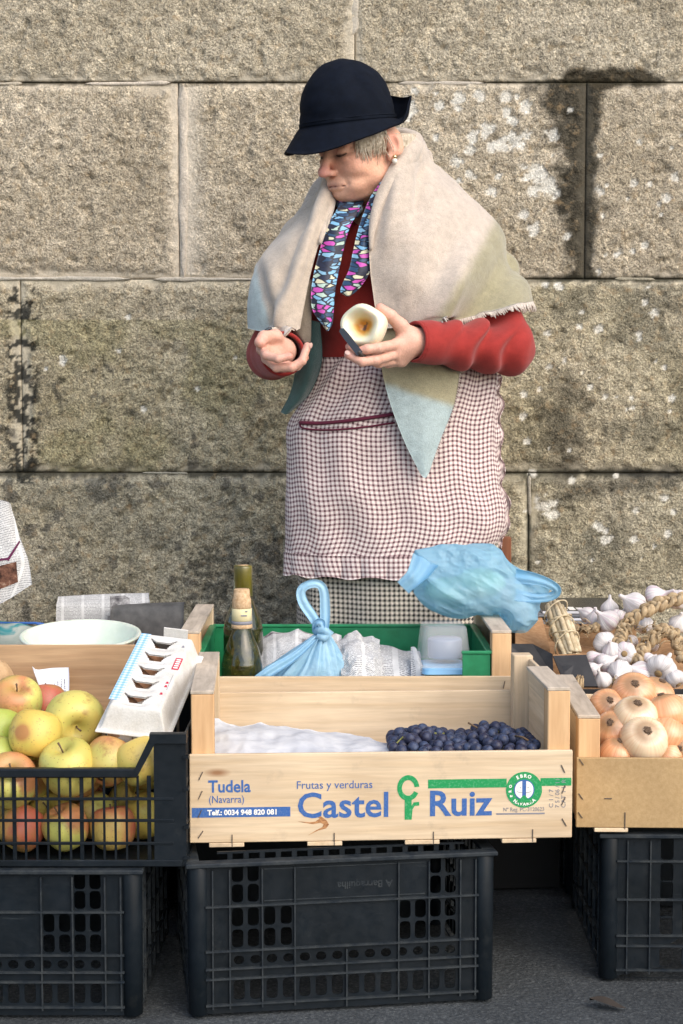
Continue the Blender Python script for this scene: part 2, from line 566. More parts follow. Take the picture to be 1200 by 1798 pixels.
def wall_colour(px, py, X, Z, rowt, green, edge):
    """albedo and roughness of the stone face; edge = metres to nearest joint"""
    O = 0 * X
    n1 = fbm(X, Z, O, 5.5, 4, 1); n2 = fbm(X, Z, O, 34, 3, 2); n3 = fbm(X, Z, O, 2.1, 3, 3)
    c = np.outer(1 - n1, (0.370, 0.318, 0.228)) + np.outer(n1, (0.610, 0.545, 0.435))
    c *= (0.72 + 0.56 * n2)[:, None]
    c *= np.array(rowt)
    c = c * (1 - 0.35 * green * sstep(0.42, 0.7, n3)[:, None]) + np.outer(0.35 * green * sstep(0.42, 0.7, n3), (0.30, 0.27, 0.11))
    rough = sstep(0.002, 0.030, edge + 0.040 * (n2 - 0.5) + 0.03 * (n1 - 0.5))
    drafted = (1 - rough) * (0.75 if rowt[0] > 0.95 else 0.4)
    c = c * (1 - drafted[:, None]) + np.outer(drafted, np.array((0.47, 0.42, 0.34)) * np.array(rowt)) * (0.85 + 0.3 * n2)[:, None]
    # pale mortared joint
    w = np.exp(-((px - 330) / 26.0) ** 2) * (py > 150) * (py < 480)
    w = w * 0.8
    c = c * (1 - w[:, None]) + np.outer(w, (0.56, 0.495, 0.40))
    rough = rough * (1 - w)
    # dark mossy stains with outlines of their own
    nn = fbm(px * 0.8 + py * 0.6, py * 0.8 - px * 0.6, O, 0.035, 4, 9); nf = fbm(px * 0.77 + py * 0.64, py * 0.77 - px * 0.64, O, 0.085, 4, 12, 0.6)
    def put(mask, colr, amt):
        nonlocal c
        mm = np.clip(mask * amt, 0, 1)[:, None]
        c = c * (1 - mm) + mm * np.array(colr) * (0.5 if sum(colr) < 0.22 else 1.0)
    j = (nn - 0.5)
    wl = np.where(py < 300, 92 - 0.22 * (py - 140), 46)
    side = np.where(px < 1025, wl, 34 - 12 * sstep(150, 470, py))
    put(sstep(1.15, 0.55, np.abs(px - 1025) / side + 1.4 * j) * (py > 140) * (py < 492), (0.070, 0.062, 0.040), 0.92)
    put(sstep(1.1, 0.6, np.hypot((px - 1060) / 92, (py - 138) / 22) + 1.2 * j), (0.075, 0.060, 0.034), 0.95)
    put(sstep(1.2, 0.5, np.hypot((px - 640) / 60, (py - 150) / 10) + 0.9 * j), (0.16, 0.14, 0.09), 0.6)
    put(sstep(0.52, 0.60, nf + 0.18 * np.exp(-((px - 42) / 30.0) ** 2) * sstep(480, 700, py) - 0.05) * sstep(0.2, 0.7, np.exp(-((px - 40) / 34.0) ** 2)) * (py > 495) * (py < 850), (0.05, 0.05, 0.042), 0.95)
    put(sstep(1.0, 0.2, np.abs(py - 831) / 13 + 1.3 * (nf - 0.45)), (0.045, 0.045, 0.030), 0.9)
    put(sstep(1.0, 0.2, np.abs(py - 491) / 10 + 1.3 * (nf - 0.45)) * sstep(880, 960, px), (0.050, 0.050, 0.030), 0.9)
    put(sstep(1.0, 0.2, np.abs(py - 146) / 6 + 1.3 * (nf - 0.45)), (0.075, 0.065, 0.035), 0.85)
    put(sstep(1.0, 0.2, np.abs(px - 929) / 7 + 1.1 * (nf - 0.45)) * (py > 830), (0.05, 0.055, 0.035), 0.9)
    put(sstep(0.60, 0.70, nf + 0.25 * np.exp(-(((px - 385) / 60.0) ** 2)) - 0.12) * sstep(880, 990, py) * (px < 560), (0.06, 0.065, 0.055), 0.7)
    put(sstep(1.2, 0.4, np.hypot((px - 985) / 55, (py - 760) / 100) + 1.5 * j), (0.075, 0.070, 0.055), 0.7)
    put(sstep(1.2, 0.4, np.hypot((px - 1100) / 110, (py - 850) / 24 + (px - 1100) / 160) + 1.5 * j), (0.055, 0.055, 0.05), 0.65)
    put(sstep(0.68, 0.73, fbm(X, Z, O, 24, 3, 21)) * (py > 640) * (px < 560), (0.09, 0.084, 0.072), 0.7)
    put(sstep(0.52, 0.66, fbm(X, Z, O, 9, 4, 31)) * (py > 500) * sstep(860, 960, px), (0.15, 0.14, 0.10), 0.55)
    put(sstep(0.54, 0.68, fbm(X, Z, O, 7, 4, 33)) * (py > 840), (0.17, 0.172, 0.145), 0.35)
    put(sstep(0.50, 0.66, fbm(X, Z, O, 6, 4, 35)) * (py > 560) * (py < 830) * (px < 520), (0.30, 0.275, 0.13), 0.42)
    # lichen
    lw = np.zeros_like(px)
    for lx, ly, lr in LICH:
        s = (np.abs(px - lx) < 2 * lr) & (np.abs(py - ly) < 2 * lr)
        if s.any():
            d = np.hypot(px[s] - lx, py[s] - ly) / lr + 1.5 * (nf[s] - 0.5) + 0.5 * (nn[s] - 0.5)
            lw[s] = np.maximum(lw[s], sstep(0.95, 0.62, d + 0.5 * np.abs(nf[s] - 0.5)))
    c = c * (1 - 0.85 * lw[:, None]) + 0.85 * lw[:, None] * np.array((0.70, 0.675, 0.60))
    rough = rough * (1 - 0.6 * lw)
    return np.clip(c, 0.01, 0.9), rough, lw

wall = empty("stone_wall", (0, WY, 0), label="old ashlar wall of big rough granite blocks behind the woman", cat="wall")
gap = 0.0012
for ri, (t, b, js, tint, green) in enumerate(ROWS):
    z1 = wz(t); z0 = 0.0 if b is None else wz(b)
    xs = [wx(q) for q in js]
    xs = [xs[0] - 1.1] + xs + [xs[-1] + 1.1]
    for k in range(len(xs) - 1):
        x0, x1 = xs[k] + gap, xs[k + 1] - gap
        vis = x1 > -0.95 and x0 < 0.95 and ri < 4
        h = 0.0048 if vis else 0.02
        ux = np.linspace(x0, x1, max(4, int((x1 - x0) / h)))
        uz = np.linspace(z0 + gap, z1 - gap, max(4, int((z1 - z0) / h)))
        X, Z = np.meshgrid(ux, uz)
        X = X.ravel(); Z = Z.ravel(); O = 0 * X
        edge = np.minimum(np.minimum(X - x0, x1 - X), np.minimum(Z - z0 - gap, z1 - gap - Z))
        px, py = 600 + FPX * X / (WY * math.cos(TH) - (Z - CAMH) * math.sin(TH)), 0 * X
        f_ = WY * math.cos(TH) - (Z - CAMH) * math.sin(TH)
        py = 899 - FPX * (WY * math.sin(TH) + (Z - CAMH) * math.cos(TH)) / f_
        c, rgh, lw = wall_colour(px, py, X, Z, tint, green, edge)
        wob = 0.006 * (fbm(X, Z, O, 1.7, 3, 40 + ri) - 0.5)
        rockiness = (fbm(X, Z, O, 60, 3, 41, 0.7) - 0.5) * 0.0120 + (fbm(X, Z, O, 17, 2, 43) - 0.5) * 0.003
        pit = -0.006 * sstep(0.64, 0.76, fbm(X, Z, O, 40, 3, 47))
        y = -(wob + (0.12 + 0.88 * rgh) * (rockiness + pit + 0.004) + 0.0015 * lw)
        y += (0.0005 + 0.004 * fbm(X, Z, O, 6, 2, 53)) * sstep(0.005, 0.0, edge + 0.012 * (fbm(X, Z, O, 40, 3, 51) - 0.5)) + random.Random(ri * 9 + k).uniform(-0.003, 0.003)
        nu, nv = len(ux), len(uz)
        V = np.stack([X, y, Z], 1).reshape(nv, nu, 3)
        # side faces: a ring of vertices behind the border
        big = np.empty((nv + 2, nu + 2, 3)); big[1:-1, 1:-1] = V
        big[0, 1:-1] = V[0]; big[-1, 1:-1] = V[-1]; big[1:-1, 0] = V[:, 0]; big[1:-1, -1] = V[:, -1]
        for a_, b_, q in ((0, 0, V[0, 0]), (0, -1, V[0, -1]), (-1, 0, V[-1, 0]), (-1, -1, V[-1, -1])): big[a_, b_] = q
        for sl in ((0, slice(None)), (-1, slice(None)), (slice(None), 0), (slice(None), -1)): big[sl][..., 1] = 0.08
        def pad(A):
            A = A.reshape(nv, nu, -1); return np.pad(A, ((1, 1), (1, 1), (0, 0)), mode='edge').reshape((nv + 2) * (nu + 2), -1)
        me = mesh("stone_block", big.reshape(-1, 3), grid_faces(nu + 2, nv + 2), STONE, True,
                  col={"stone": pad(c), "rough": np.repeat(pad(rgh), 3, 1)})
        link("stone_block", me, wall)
# joints pointed with pale mortar, smeared over the edges in places
def smear(px0, py0, px1, py1, wid, colr, seed):
    a = P(px0, py0, WY); b = P(px1, py1, WY)
    L = (b - a).length; d = (b - a).normalized(); s = Vector((-d.z, 0, d.x))
    n, k = max(12, int(L / 0.006)), 9
    S_ = np.zeros((n, k, 3))
    for i in range(n):
        t = i / (n - 1)
        w = wid * (0.45 + 1.1 * float(fbm(np.array(t * L), np.array(seed * 7.0), np.array(0.0), 14, 3, seed))) * min(1.0, 12 * t + 0.15, 12 * (1 - t) + 0.15)
        off = wid * 0.5 * (float(fbm(np.array(t * L), np.array(seed * 3.0), np.array(4.0), 9, 2, seed + 3)) - 0.5)
        for j in range(k):
            u = j / (k - 1) * 2 - 1
            q = a + d * (t * L) + s * (u * w + off)
            S_[i, j] = (q.x, 0.010 - 0.0135 * math.sqrt(max(0.0, 1 - abs(u) ** 3)), q.z)
    S_[..., 1] += 0.003 * (fbm(S_[..., 0], S_[..., 2], 0 * S_[..., 0], 60, 3, seed) - 0.5)
    cc = np.array(colr) * (0.8 + 0.4 * fbm(S_[..., 0], S_[..., 2], 0 * S_[..., 0], 30, 3, seed + 1).reshape(-1, 1))
    link("mortar_joint", mesh("mortar_joint", S_.reshape(-1, 3), grid_faces(k, n), STONE, True, col={"stone": cc, "rough": np.full(n * k, 0.12)}), wall)
PALE = (0.50, 0.44, 0.36)
smear(322, 150, 324, 487, 0.013, PALE, 1)
smear(150, 147, 300, 146, 0.007, PALE, 2); smear(-60, 148, 40, 147, 0.006, (0.40, 0.35, 0.27), 3)
smear(-60, 489, 230, 490, 0.006, (0.44, 0.40, 0.33), 4); smear(270, 490, 470, 491, 0.006, (0.42, 0.38, 0.31), 5)
smear(700, 147, 850, 147, 0.007, (0.46, 0.41, 0.34), 6); smear(623, -30, 622, 60, 0.014, (0.44, 0.40, 0.33), 7)
smear(929, 835, 930, 905, 0.006, (0.34, 0.31, 0.25), 8); smear(1080, 490, 1150, 491, 0.005, (0.30, 0.27, 0.2), 9)
smear(250, 831, 330, 831, 0.005, (0.30, 0.28, 0.22), 10)
zt = wz(ROWS[0][0])
box("mortar_bed", (-3.2, 0.011, -0.05), (3.2, 0.6, zt - 0.004), MORTAR, wall, 0)
# upper courses, above the picture
zz = zt
for ri in range(3):
    for k in range(5):
        x0 = -3.2 + k * 1.28 + (0.5 if ri % 2 else 0)
        x1 = min(x0 + 1.27, 3.6)
        ux = np.linspace(x0, x1, 40); uz = np.linspace(zz + 0.004, zz + 0.478, 18)
        X, Z = np.meshgrid(ux, uz); X = X.ravel(); Z = Z.ravel()
        n1 = fbm(X, Z, 0 * X, 5.5, 4, 1)
        c = np.outer(1 - n1, (0.31, 0.26, 0.185)) + np.outer(n1, (0.53, 0.475, 0.385))
        y = -0.02 * (fbm(X, Z, 0 * X, 20, 3, 4) - 0.4)
        S_ = np.stack([X, y, Z], 1).reshape(18, 40, 3)
        S_[0, :, 1] = S_[-1, :, 1] = 0.05; S_[:, 0, 1] = S_[:, -1, 1] = 0.05
        link("stone_block", mesh("stone_block", S_.reshape(-1, 3), grid_faces(40, 18), STONE, True, col={"stone": c, "rough": np.ones((len(c), 3))}), wall)
    zz += 0.482
box("mortar_bed", (-3.2, 0.05, zt), (3.6, 0.6, zz), MORTAR, wall, 0)
# ------------------------------------------------------------------ lettering and plates
def text_me(body, size, mat, bold=0.0, sx=1.0, shear=0.0, ext=0.00015, space=1.0):
    cu = bpy.data.curves.new("lettering", 'FONT')
    cu.body = body; cu.size = size; cu.offset = bold; cu.extrude = ext; cu.shear = shear; cu.space_character = space
    cu.align_x = 'LEFT'
    cu.resolution_u = 3
    o = bpy.data.objects.new("lettering", cu)
    COL.objects.link(o)
    me = bpy.data.meshes.new_from_object(o.evaluated_get(bpy.context.evaluated_depsgraph_get()))
    bpy.data.objects.remove(o)
    if sx != 1.0: me.transform(Matrix.Diagonal((sx, 1, 1, 1)))
    me.materials.clear(); me.materials.append(mat)
    return me

def text_on(parent, body, x, z, y, size, mat, width=None, bold=0.0, name="lettering", roll=0.0, ext=0.00015):
    """text on a board facing -y; x,z = baseline start; width squeezes it to that length"""
    me = text_me(body, size, mat, bold, ext=ext)
    if width:
        w = max(q.co.x for q in me.vertices) - min(0, min(q.co.x for q in me.vertices))
        me.transform(Matrix.Diagonal((width / w, 1, 1, 1)))
    return link(name, me, parent, (x, y, z), (math.pi / 2, -roll, 0))

def rrect(x0, y0, x1, y1, r, n=3):
    r = min(r, 0.499 * (x1 - x0), 0.499 * (y1 - y0))
    out = []
    for cx, cy, a0 in ((x1 - r, y1 - r, 0), (x0 + r, y1 - r, 90), (x0 + r, y0 + r, 180), (x1 - r, y0 + r, 270)):
        for i in range(n + 1):
            a = R(a0 + 90 * i / n)
            out.append((cx + r * math.cos(a), cy + r * math.sin(a)))
    return out

def plate_me(outer, holes, th, mat, bevel=0.0):
    """flat plate in x,z (thickness along y, centred) with holes"""
    cu = bpy.data.curves.new("plate", 'CURVE')
    cu.dimensions = '2D'; cu.fill_mode = 'BOTH'; cu.extrude = th / 2
    for poly in [outer] + list(holes):
        sp = cu.splines.new('POLY')
        sp.points.add(len(poly) - 1)
        for q, (x, y) in zip(sp.points, poly): q.co = (x, y, 0, 1)
        sp.use_cyclic_u = True
    o = bpy.data.objects.new("plate", cu)
    COL.objects.link(o)
    me = bpy.data.meshes.new_from_object(o.evaluated_get(bpy.context.evaluated_depsgraph_get()))
    bpy.data.objects.remove(o)
    me.transform(Matrix.Rotation(math.pi / 2, 4, 'X'))
    me.materials.clear()
    if mat: me.materials.append(mat)
    return me

def merge_me(name, items, mat):
    """items: list of (mesh, matrix)"""
    bm = bmesh.new()
    for me, M in items:
        n0 = len(bm.verts)
        bm.from_mesh(me)
        bm.verts.ensure_lookup_table()
        if M is not None: bmesh.ops.transform(bm, matrix=M, verts=bm.verts[n0:])
    return bm_mesh(name, bm, mat)

# ------------------------------------------------------------------ wooden crates
m = Mat("staple_steel", 0.45, (0.16, 0.13, 0.11)); m.set("Metallic", 0.7); STEEL = m.m
m = Mat("warm_lit_post", 0.7, (0.62, 0.38, 0.20), 0.25)  # post fronts: the warm light on them put into an orange wood colour
v = m.mapn((60, 60, 5)); g = m.noise(v, 1, 5, 0.6, 0.3)
m.color(m.ramp(g, [(0.3, (0.50, 0.29, 0.14)), (0.7, (0.70, 0.46, 0.25))])); m.bump(g, 0.3, 0.001)
POSTW = m.m
m = Mat("worn_skylit_top", 0.75, (0.5, 0.45, 0.38), 0.2)  # worn tops, with the cool grey of skylight painted in as well
v = m.mapn((60, 8, 60)); g = m.noise(v, 1, 5, 0.6, 0.4)
c = m.ramp(g, [(0.3, (0.36, 0.30, 0.235)), (0.7, (0.60, 0.51, 0.405))])
d = m.noise(m.mapn((30, 30, 30)), 1, 4, 0.6)
m.color(m.mix(c, (0.17, 0.15, 0.13), m.ramp(d, [(0.58, 0.0), (0.75, 0.6)]))); m.bump(g, 0.3, 0.001)
TOPW = m.m

def staple(par, x, z, y, ang, L=0.011):
    bm = bmesh.new()
    add_box(bm, (-0.0007, -0.001, -L / 2), (0.0007, 0.0008, L / 2))
    me = bm_mesh("staple", bm, STEEL)
    link("staple", me, par, (x, y, z), (0, ang, 0))

def wood_crate(name, label, loc, rz, W, D, H, fh, bh, W3=WOOD, front=None, pw=0.036, rails=(True, False), cat="crate", group=None, floor=True, nslat=4, side_h=None, front_th=0.008):
    c = empty(name, loc, (0, 0, rz), label, cat, group)
    t = front_th
    fb = front if front else W3[0]
    F_ = box("front_board", (0, 0, 0.003), (W, t, fh), fb, c, 0.0012)
    box("back_board", (0.002, D - 0.008, 0.003), (W - 0.002, D, bh), W3[0], c)
    side_h = side_h or H - 0.012
    for s, x in enumerate((0.003, W - 0.003 - pw)):
        box("front_post", (x, t + 0.0005, 0.006), (x + pw, t + 0.036, H - 0.006), POSTW, c, 0.0015)
        box("back_post", (x + 0.001, D - 0.044, 0.006), (x + pw, D - 0.0085, H - 0.006), W3[2], c, 0.0015)
        sx = x + 0.0005 if s == 0 else x + pw - 0.0075
        box("side_board", (sx, t + 0.0365, 0.010), (sx + 0.007, D - 0.0445, side_h), W3[1], c)
        if rails[s]:
            box("top_rail", (x - 0.001, t + 0.0002, H - 0.0058), (x + pw, D - 0.0085, H), TOPW, c, 0.001)
        else:
            box("top_block", (x - 0.001, t + 0.0002, H - 0.0058), (x + pw, t + 0.20, H), TOPW, c, 0.001)
            box("rail", (x + 0.002, t + 0.0365, H - 0.032), (x + pw - 0.009, t + 0.198, H - 0.0062), W3[1], c, 0.001)
    if floor:
        for i in range(nslat):
            x = W * (0.05 + 0.255 * i) if nslat == 4 else W * (i + 0.4) / nslat
            box("floor_batten", (x, -0.001, -0.004), (x + 0.055, D + 0.001, 0.0025), W3[1], c, 0.0008)
        n = 5
        for i in range(n):
            y = t + 0.001 + (D - 0.018 - t) * i / n
            box("floor_board", (0.042, y, 0.003), (W - 0.042, y + (D - 0.02 - t) / n - 0.006, 0.0075), W3[0], c, 0.0008)
    return c

# --- front crate with the printed board
CR = wood_crate("fruit_crate", "pale wooden fruit crate with blue and green lettering on its front board",
                (-0.2385, 2.487, 0.262), R(3.0), 0.606, 0.40, 0.2435, 0.144, 0.168)
m = Mat("blue_ink", 0.7, (0.09, 0.17, 0.42), 0.2)
g = m.noise(m.mapn((300, 300, 300), rnd=False), 1, 3); m.color(m.ramp(g, [(0.35, (0.085, 0.16, 0.34)), (0.55, (0.040, 0.115, 0.34))])); BLUE = m.m
m = Mat("green_ink", 0.7, (0.03, 0.3, 0.11), 0.2)
g = m.noise(m.mapn((260, 260, 260), rnd=False), 1, 3); m.color(m.ramp(g, [(0.3, (0.10, 0.36, 0.17)), (0.5, (0.018, 0.27, 0.085))])); GREEN = m.m
m = Mat("grey_ink", 0.7, (0.22, 0.22, 0.25), 0.2); GREY = m.m
WHINK = Mat("bare_print", 0.7, (0.80, 0.78, 0.72), 0.2).m
MX = 0.606 / 674.0                                    # metres per photo pixel on this board
def bxz(px, py):                                      # photo pixel -> board x,z
    l = (px - 333) * MX
    base = 1480 - (px - 333) * 0.0192
    return l, (base - py) * MX
SL = math.atan(0.0)
YB = -0.0004
def btext(s, px, py, px1, size_px, mat, bold=0.0, y=YB):
    x, z = bxz(px, py)
    text_on(CR, s, x, z, y, size_px * MX / 0.70, mat, (px1 - px) * MX, bold)
btext("Tudela", 366, 1386, 440, 21, BLUE, 0.0006)
btext("(Navarra)", 366, 1405, 428, 13, BLUE, 0.0)
btext("Frutas y verduras", 519, 1379, 653, 14, BLUE, 0.0)
btext("Castel", 520, 1430, 681, 44, BLUE, 0.0009)
btext("Ruiz", 751, 1425, 865, 44, BLUE, 0.0012)
btext("Nº Reg. PC-3120623", 884, 1417, 957, 7, GREY, 0.0)
def bplate(name, x0, y0, x1, y1, mat, y=-0.0002, th=0.0005):
    a = bxz(x0, y0); b = bxz(x1, y1)
    link(name, plate_me([(a[0], b[1]), (b[0], b[1]), (b[0], a[1]), (a[0], a[1])], [], th, mat), CR, (0, y, 0))
bplate("printed_stripe", 337, 1414, 509, 1428, BLUE)
btext("Telf.: 0034 948 820 081", 364, 1426.5, 485, 9, WHINK, 0.0004, -0.0008)
bplate("printed_stripe", 751, 1361, 890, 1374, GREEN)
bplate("printed_stripe", 950, 1357, 1005, 1370, GREEN)
bplate("printed_line", 872, 1420.5, 958, 1421.5, GREY)
def disc(cx, cy, r, n=40, r2=None):
    r2 = r2 or r
    return [(cx + r * math.cos(2 * math.pi * i / n), cy + r2 * math.sin(2 * math.pi * i / n)) for i in range(n)]
# key-like emblem: a broken ring on a stem with a side twig
ex, ez = bxz(716, 1376)
ring = []
for i in range(41):
    a = R(5 + 330 * i / 40); ring.append((ex + 0.0175 * math.cos(a), ez + 0.0205 * math.sin(a)))
for i in range(41):
    a = R(335 - 330 * i / 40); ring.append((ex + 0.0100 * math.cos(a), ez + 0.0125 * math.sin(a)))
link("emblem", plate_me(ring, [], 0.0005, GREEN), CR, (0, -0.0002, 0))
stem = [(-0.0055, -0.0185), (0.0055, -0.0185), (0.0055, -0.029), (0.0085, -0.0235), (0.0175, -0.0225), (0.0175, -0.0285), (0.0105, -0.0290),
        (0.0070, -0.0345), (0.0055, -0.051), (-0.0055, -0.051)]
link("emblem", plate_me([(ex + a, ez + b) for a, b in stem], [], 0.0005, GREEN), CR, (0, -0.00025, 0))
gx_, gz_ = bxz(921, 1378)
link("round_emblem", plate_me(disc(gx_, gz_, 0.0288), [], 0.0006, GREEN), CR, (0, -0.0003, 0))
link("round_emblem", plate_me(disc(gx_, gz_, 0.0165), [], 0.0006, BLUE), CR, (0, -0.0006, 0))
for s in (-1, 1):
    pl = [(gx_ + s * (0.0032 + 0.0115 * math.sin(R(180 * i / 14)) ), gz_ + 0.014 * math.cos(R(180 * i / 14))) for i in range(15)]
    link("round_emblem", plate_me(pl, [], 0.0006, WHINK), CR, (0, -0.0009, 0))
    link("round_emblem", plate_me(disc(gx_ + s * 0.0062, gz_ + 0.0035, 0.0009, 8), [], 0.0006, GREY), CR, (0, -0.0012, 0))
    arc = [(gx_ + s * (0.0115 - 0.0085 * i / 6), gz_ - 0.0015 - 0.0028 * (i / 6) ** 0.5) for i in range(7)]
    link("round_emblem", plate_me(arc + [(a, b - 0.0008) for a, b in arc[::-1]], [], 0.0006, GREY), CR, (0, -0.0012, 0))
tri = [(gx_ - 0.013, gz_ - 0.0205), (gx_ + 0.013, gz_ - 0.0205), (gx_, gz_ - 0.008)]
link("round_emblem", plate_me(tri, [], 0.0006, GREEN), CR, (0, -0.0012, 0))
def arc_text(s, a0, a1, r, size, inward):
    for i, ch in enumerate(s):
        a = R(a0 + (a1 - a0) * i / max(1, len(s) - 1))
        x, z = gx_ + r * math.cos(a), gz_ + r * math.sin(a)
        rot = (a - math.pi / 2) if not inward else (a + math.pi / 2)
        me = text_me(ch, size, WHINK, 0.0003)
        w = max(q.co.x for q in me.vertices)
        me.transform(Matrix.Translation((-w / 2, -size * 0.35, 0)))
        link("lettering", me, CR, (x, -0.0008, z), (math.pi / 2, -rot, 0))
arc_text("EBRO", 118, 68, 0.0226, 0.0075, False)
arc_text("NAVARRA", 232, 312, 0.0228, 0.0072, True)
arc_text("PRO", 205, 165, 0.0226, 0.0060, False)
for k, (px, s) in enumerate(((973, "C 1 / 7"), (984, "7 5 / 06 / 11"), (995, "CAT 1 L R"))):
    x, z = bxz(px, 1410)
    text_on(CR, s, x, z, YB, 0.0095, GREY, 0.046 if k else 0.030, 0.0, roll=math.pi / 2)
for px, py, a in ((353, 1357, 25), (352, 1391, 25), (351, 1424, 25), (352, 1461, 35), (990, 1340, -25), (991, 1377, 20), (991, 1398, 25), (993, 1436, -30),
                  (407, 1472, 0), (586, 1468, 0), (761, 1465, 0), (937, 1460, 0)):
    x, z = bxz(px, py)
    staple(CR, x, z, -0.0006, R(a), 0.014 if a else 0.020)
# reddish knot with its flame of dark grain, inlaid in the board
kx, kz = bxz(566, 1443)
kp = [(-0.062, 0.008), (-0.030, 0.004), (-0.012, 0.009), (-0.016, 0.017), (0.0, 0.010), (0.006, 0.002), (0.002, -0.006), (-0.012, -0.010), (-0.026, -0.017), (-0.014, -0.016), (0.0, -0.010), (0.010, -0.002), (0.011, 0.004), (0.002, 0.014)]
kp = [(-0.040, 0.0065), (-0.022, 0.0045), (-0.012, 0.0055), (-0.005, 0.0105), (-0.018, 0.0185), (-0.003, 0.0140), (0.006, 0.0070), (0.0095, 0.0005), (0.0050, -0.0055), (-0.008, -0.0090), (-0.024, -0.0165), (-0.010, -0.0080), (-0.001, -0.0035), (0.001, 0.0010), (-0.004, 0.0035), (-0.016, 0.0015), (-0.032, 0.0045)]
m = Mat("knot_wood", 0.6, (0.30, 0.13, 0.05), 0.3)
g = m.noise(m.mapn((90, 1, 200), rnd=False), 1, 4, 0.6, 1.0); m.color(m.ramp(g, [(0.35, (0.17, 0.06, 0.022)), (0.6, (0.48, 0.24, 0.10))])); KNOT = m.m
link("knot", plate_me([(kx + a, kz + b) for a, b in kp], [], 0.0004, KNOT), CR, (0, -0.0001, 0))

# --- second crate behind it, holding the green box
CR2 = wood_crate("fruit_crate", "wooden crate holding the green plastic box, behind the lettered one", (-0.300, 2.935, 0.262), R(0.6), 0.617, 0.395, 0.272, 0.1875, 0.205, rails=(True, True))
staple(CR2, 0.60, 0.172, -0.0006, R(12), 0.014)
# --- potato crate on the left
CR3 = wood_crate("potato_crate", "worn brown wooden crate with potatoes behind the apples", (-0.86, 2.875, 0.262), R(0.4), 0.60, 0.345, 0.205, 0.12, 0.203, W3=OLDW, rails=(True, True), side_h=0.15)
# --- onion crate on the right
m = Mat("hardboard", 0.75, (0.42, 0.28, 0.14), 0.25)
v = m.mapn((1, 1, 1)); g = m.noise(v, 160, 4, 0.7); g2 = m.noise(v, 9, 3, 0.5)
c = m.ramp(g, [(0.3, (0.37, 0.245, 0.115)), (0.7, (0.46, 0.315, 0.16))]); m.color(m.mix(c, m.ramp(g2, [(0.3, 0.86), (0.7, 1.08)]), 1.0, 'MULTIPLY')); m.bump(g, 0.25, 0.001)
HARDB = m.m
CR4 = wood_crate("onion_crate", "wooden crate with a brown hardboard front full of onions", (0.3845, 2.597, 0.257), R(-1.5), 0.60, 0.40, 0.188, 0.119, 0.150, front=HARDB, rails=(True, True))
for x, z, a in ((0.008, 0.112, -35), (0.0075, 0.055, -35), (0.007, 0.024, -35), (0.080, 0.015, 0), (0.052, 0.052, 90)):
    staple(CR4, x, z, -0.0006, R(a), 0.012 if a else 0.028)

# ------------------------------------------------------------------ black plastic crates
m = Mat("black_polypropylene", 0.45, (0.012, 0.017, 0.022), 0.25)
v = m.mapn((1, 1, 1)); g = m.noise(v, 60, 4, 0.6); g2 = m.noise(v, 8, 4, 0.6)
c = m.ramp(g2, [(0.35, (0.0030, 0.0055, 0.0080)), (0.7, (0.007, 0.011, 0.0155))])
sc = m.noise(m.mapn((12, 12, 160)), 1, 4, 0.7)
c = m.mix(c, (0.075, 0.085, 0.09), m.ramp(sc, [(0.66, 0.0), (0.80, 0.4)]))
dust = m.noise(v, 26, 5, 0.7)
c = m.mix(c, (0.10, 0.10, 0.09), m.ramp(dust, [(0.60, 0.0), (0.86, 0.18)]))
m.color(c); m.rough(m.ramp(g, [(0.3, 0.34), (0.7, 0.6)])); m.bump(g, 0.12, 0.001)
BLACKP = m.m
DUST_HI = Mat("dusty_highlit_edge", 0.7, (0.060, 0.066, 0.068), 0.3)  # edge dust, with the highlights on ribs and rims painted into the colour
g = DUST_HI.noise(DUST_HI.mapn((40, 40, 40)), 1, 5, 0.7); DUST_HI.color(DUST_HI.ramp(g, [(0.35, (0.005, 0.010, 0.016)), (0.8, (0.045, 0.050, 0.050))])); DUST_HI = DUST_HI.m

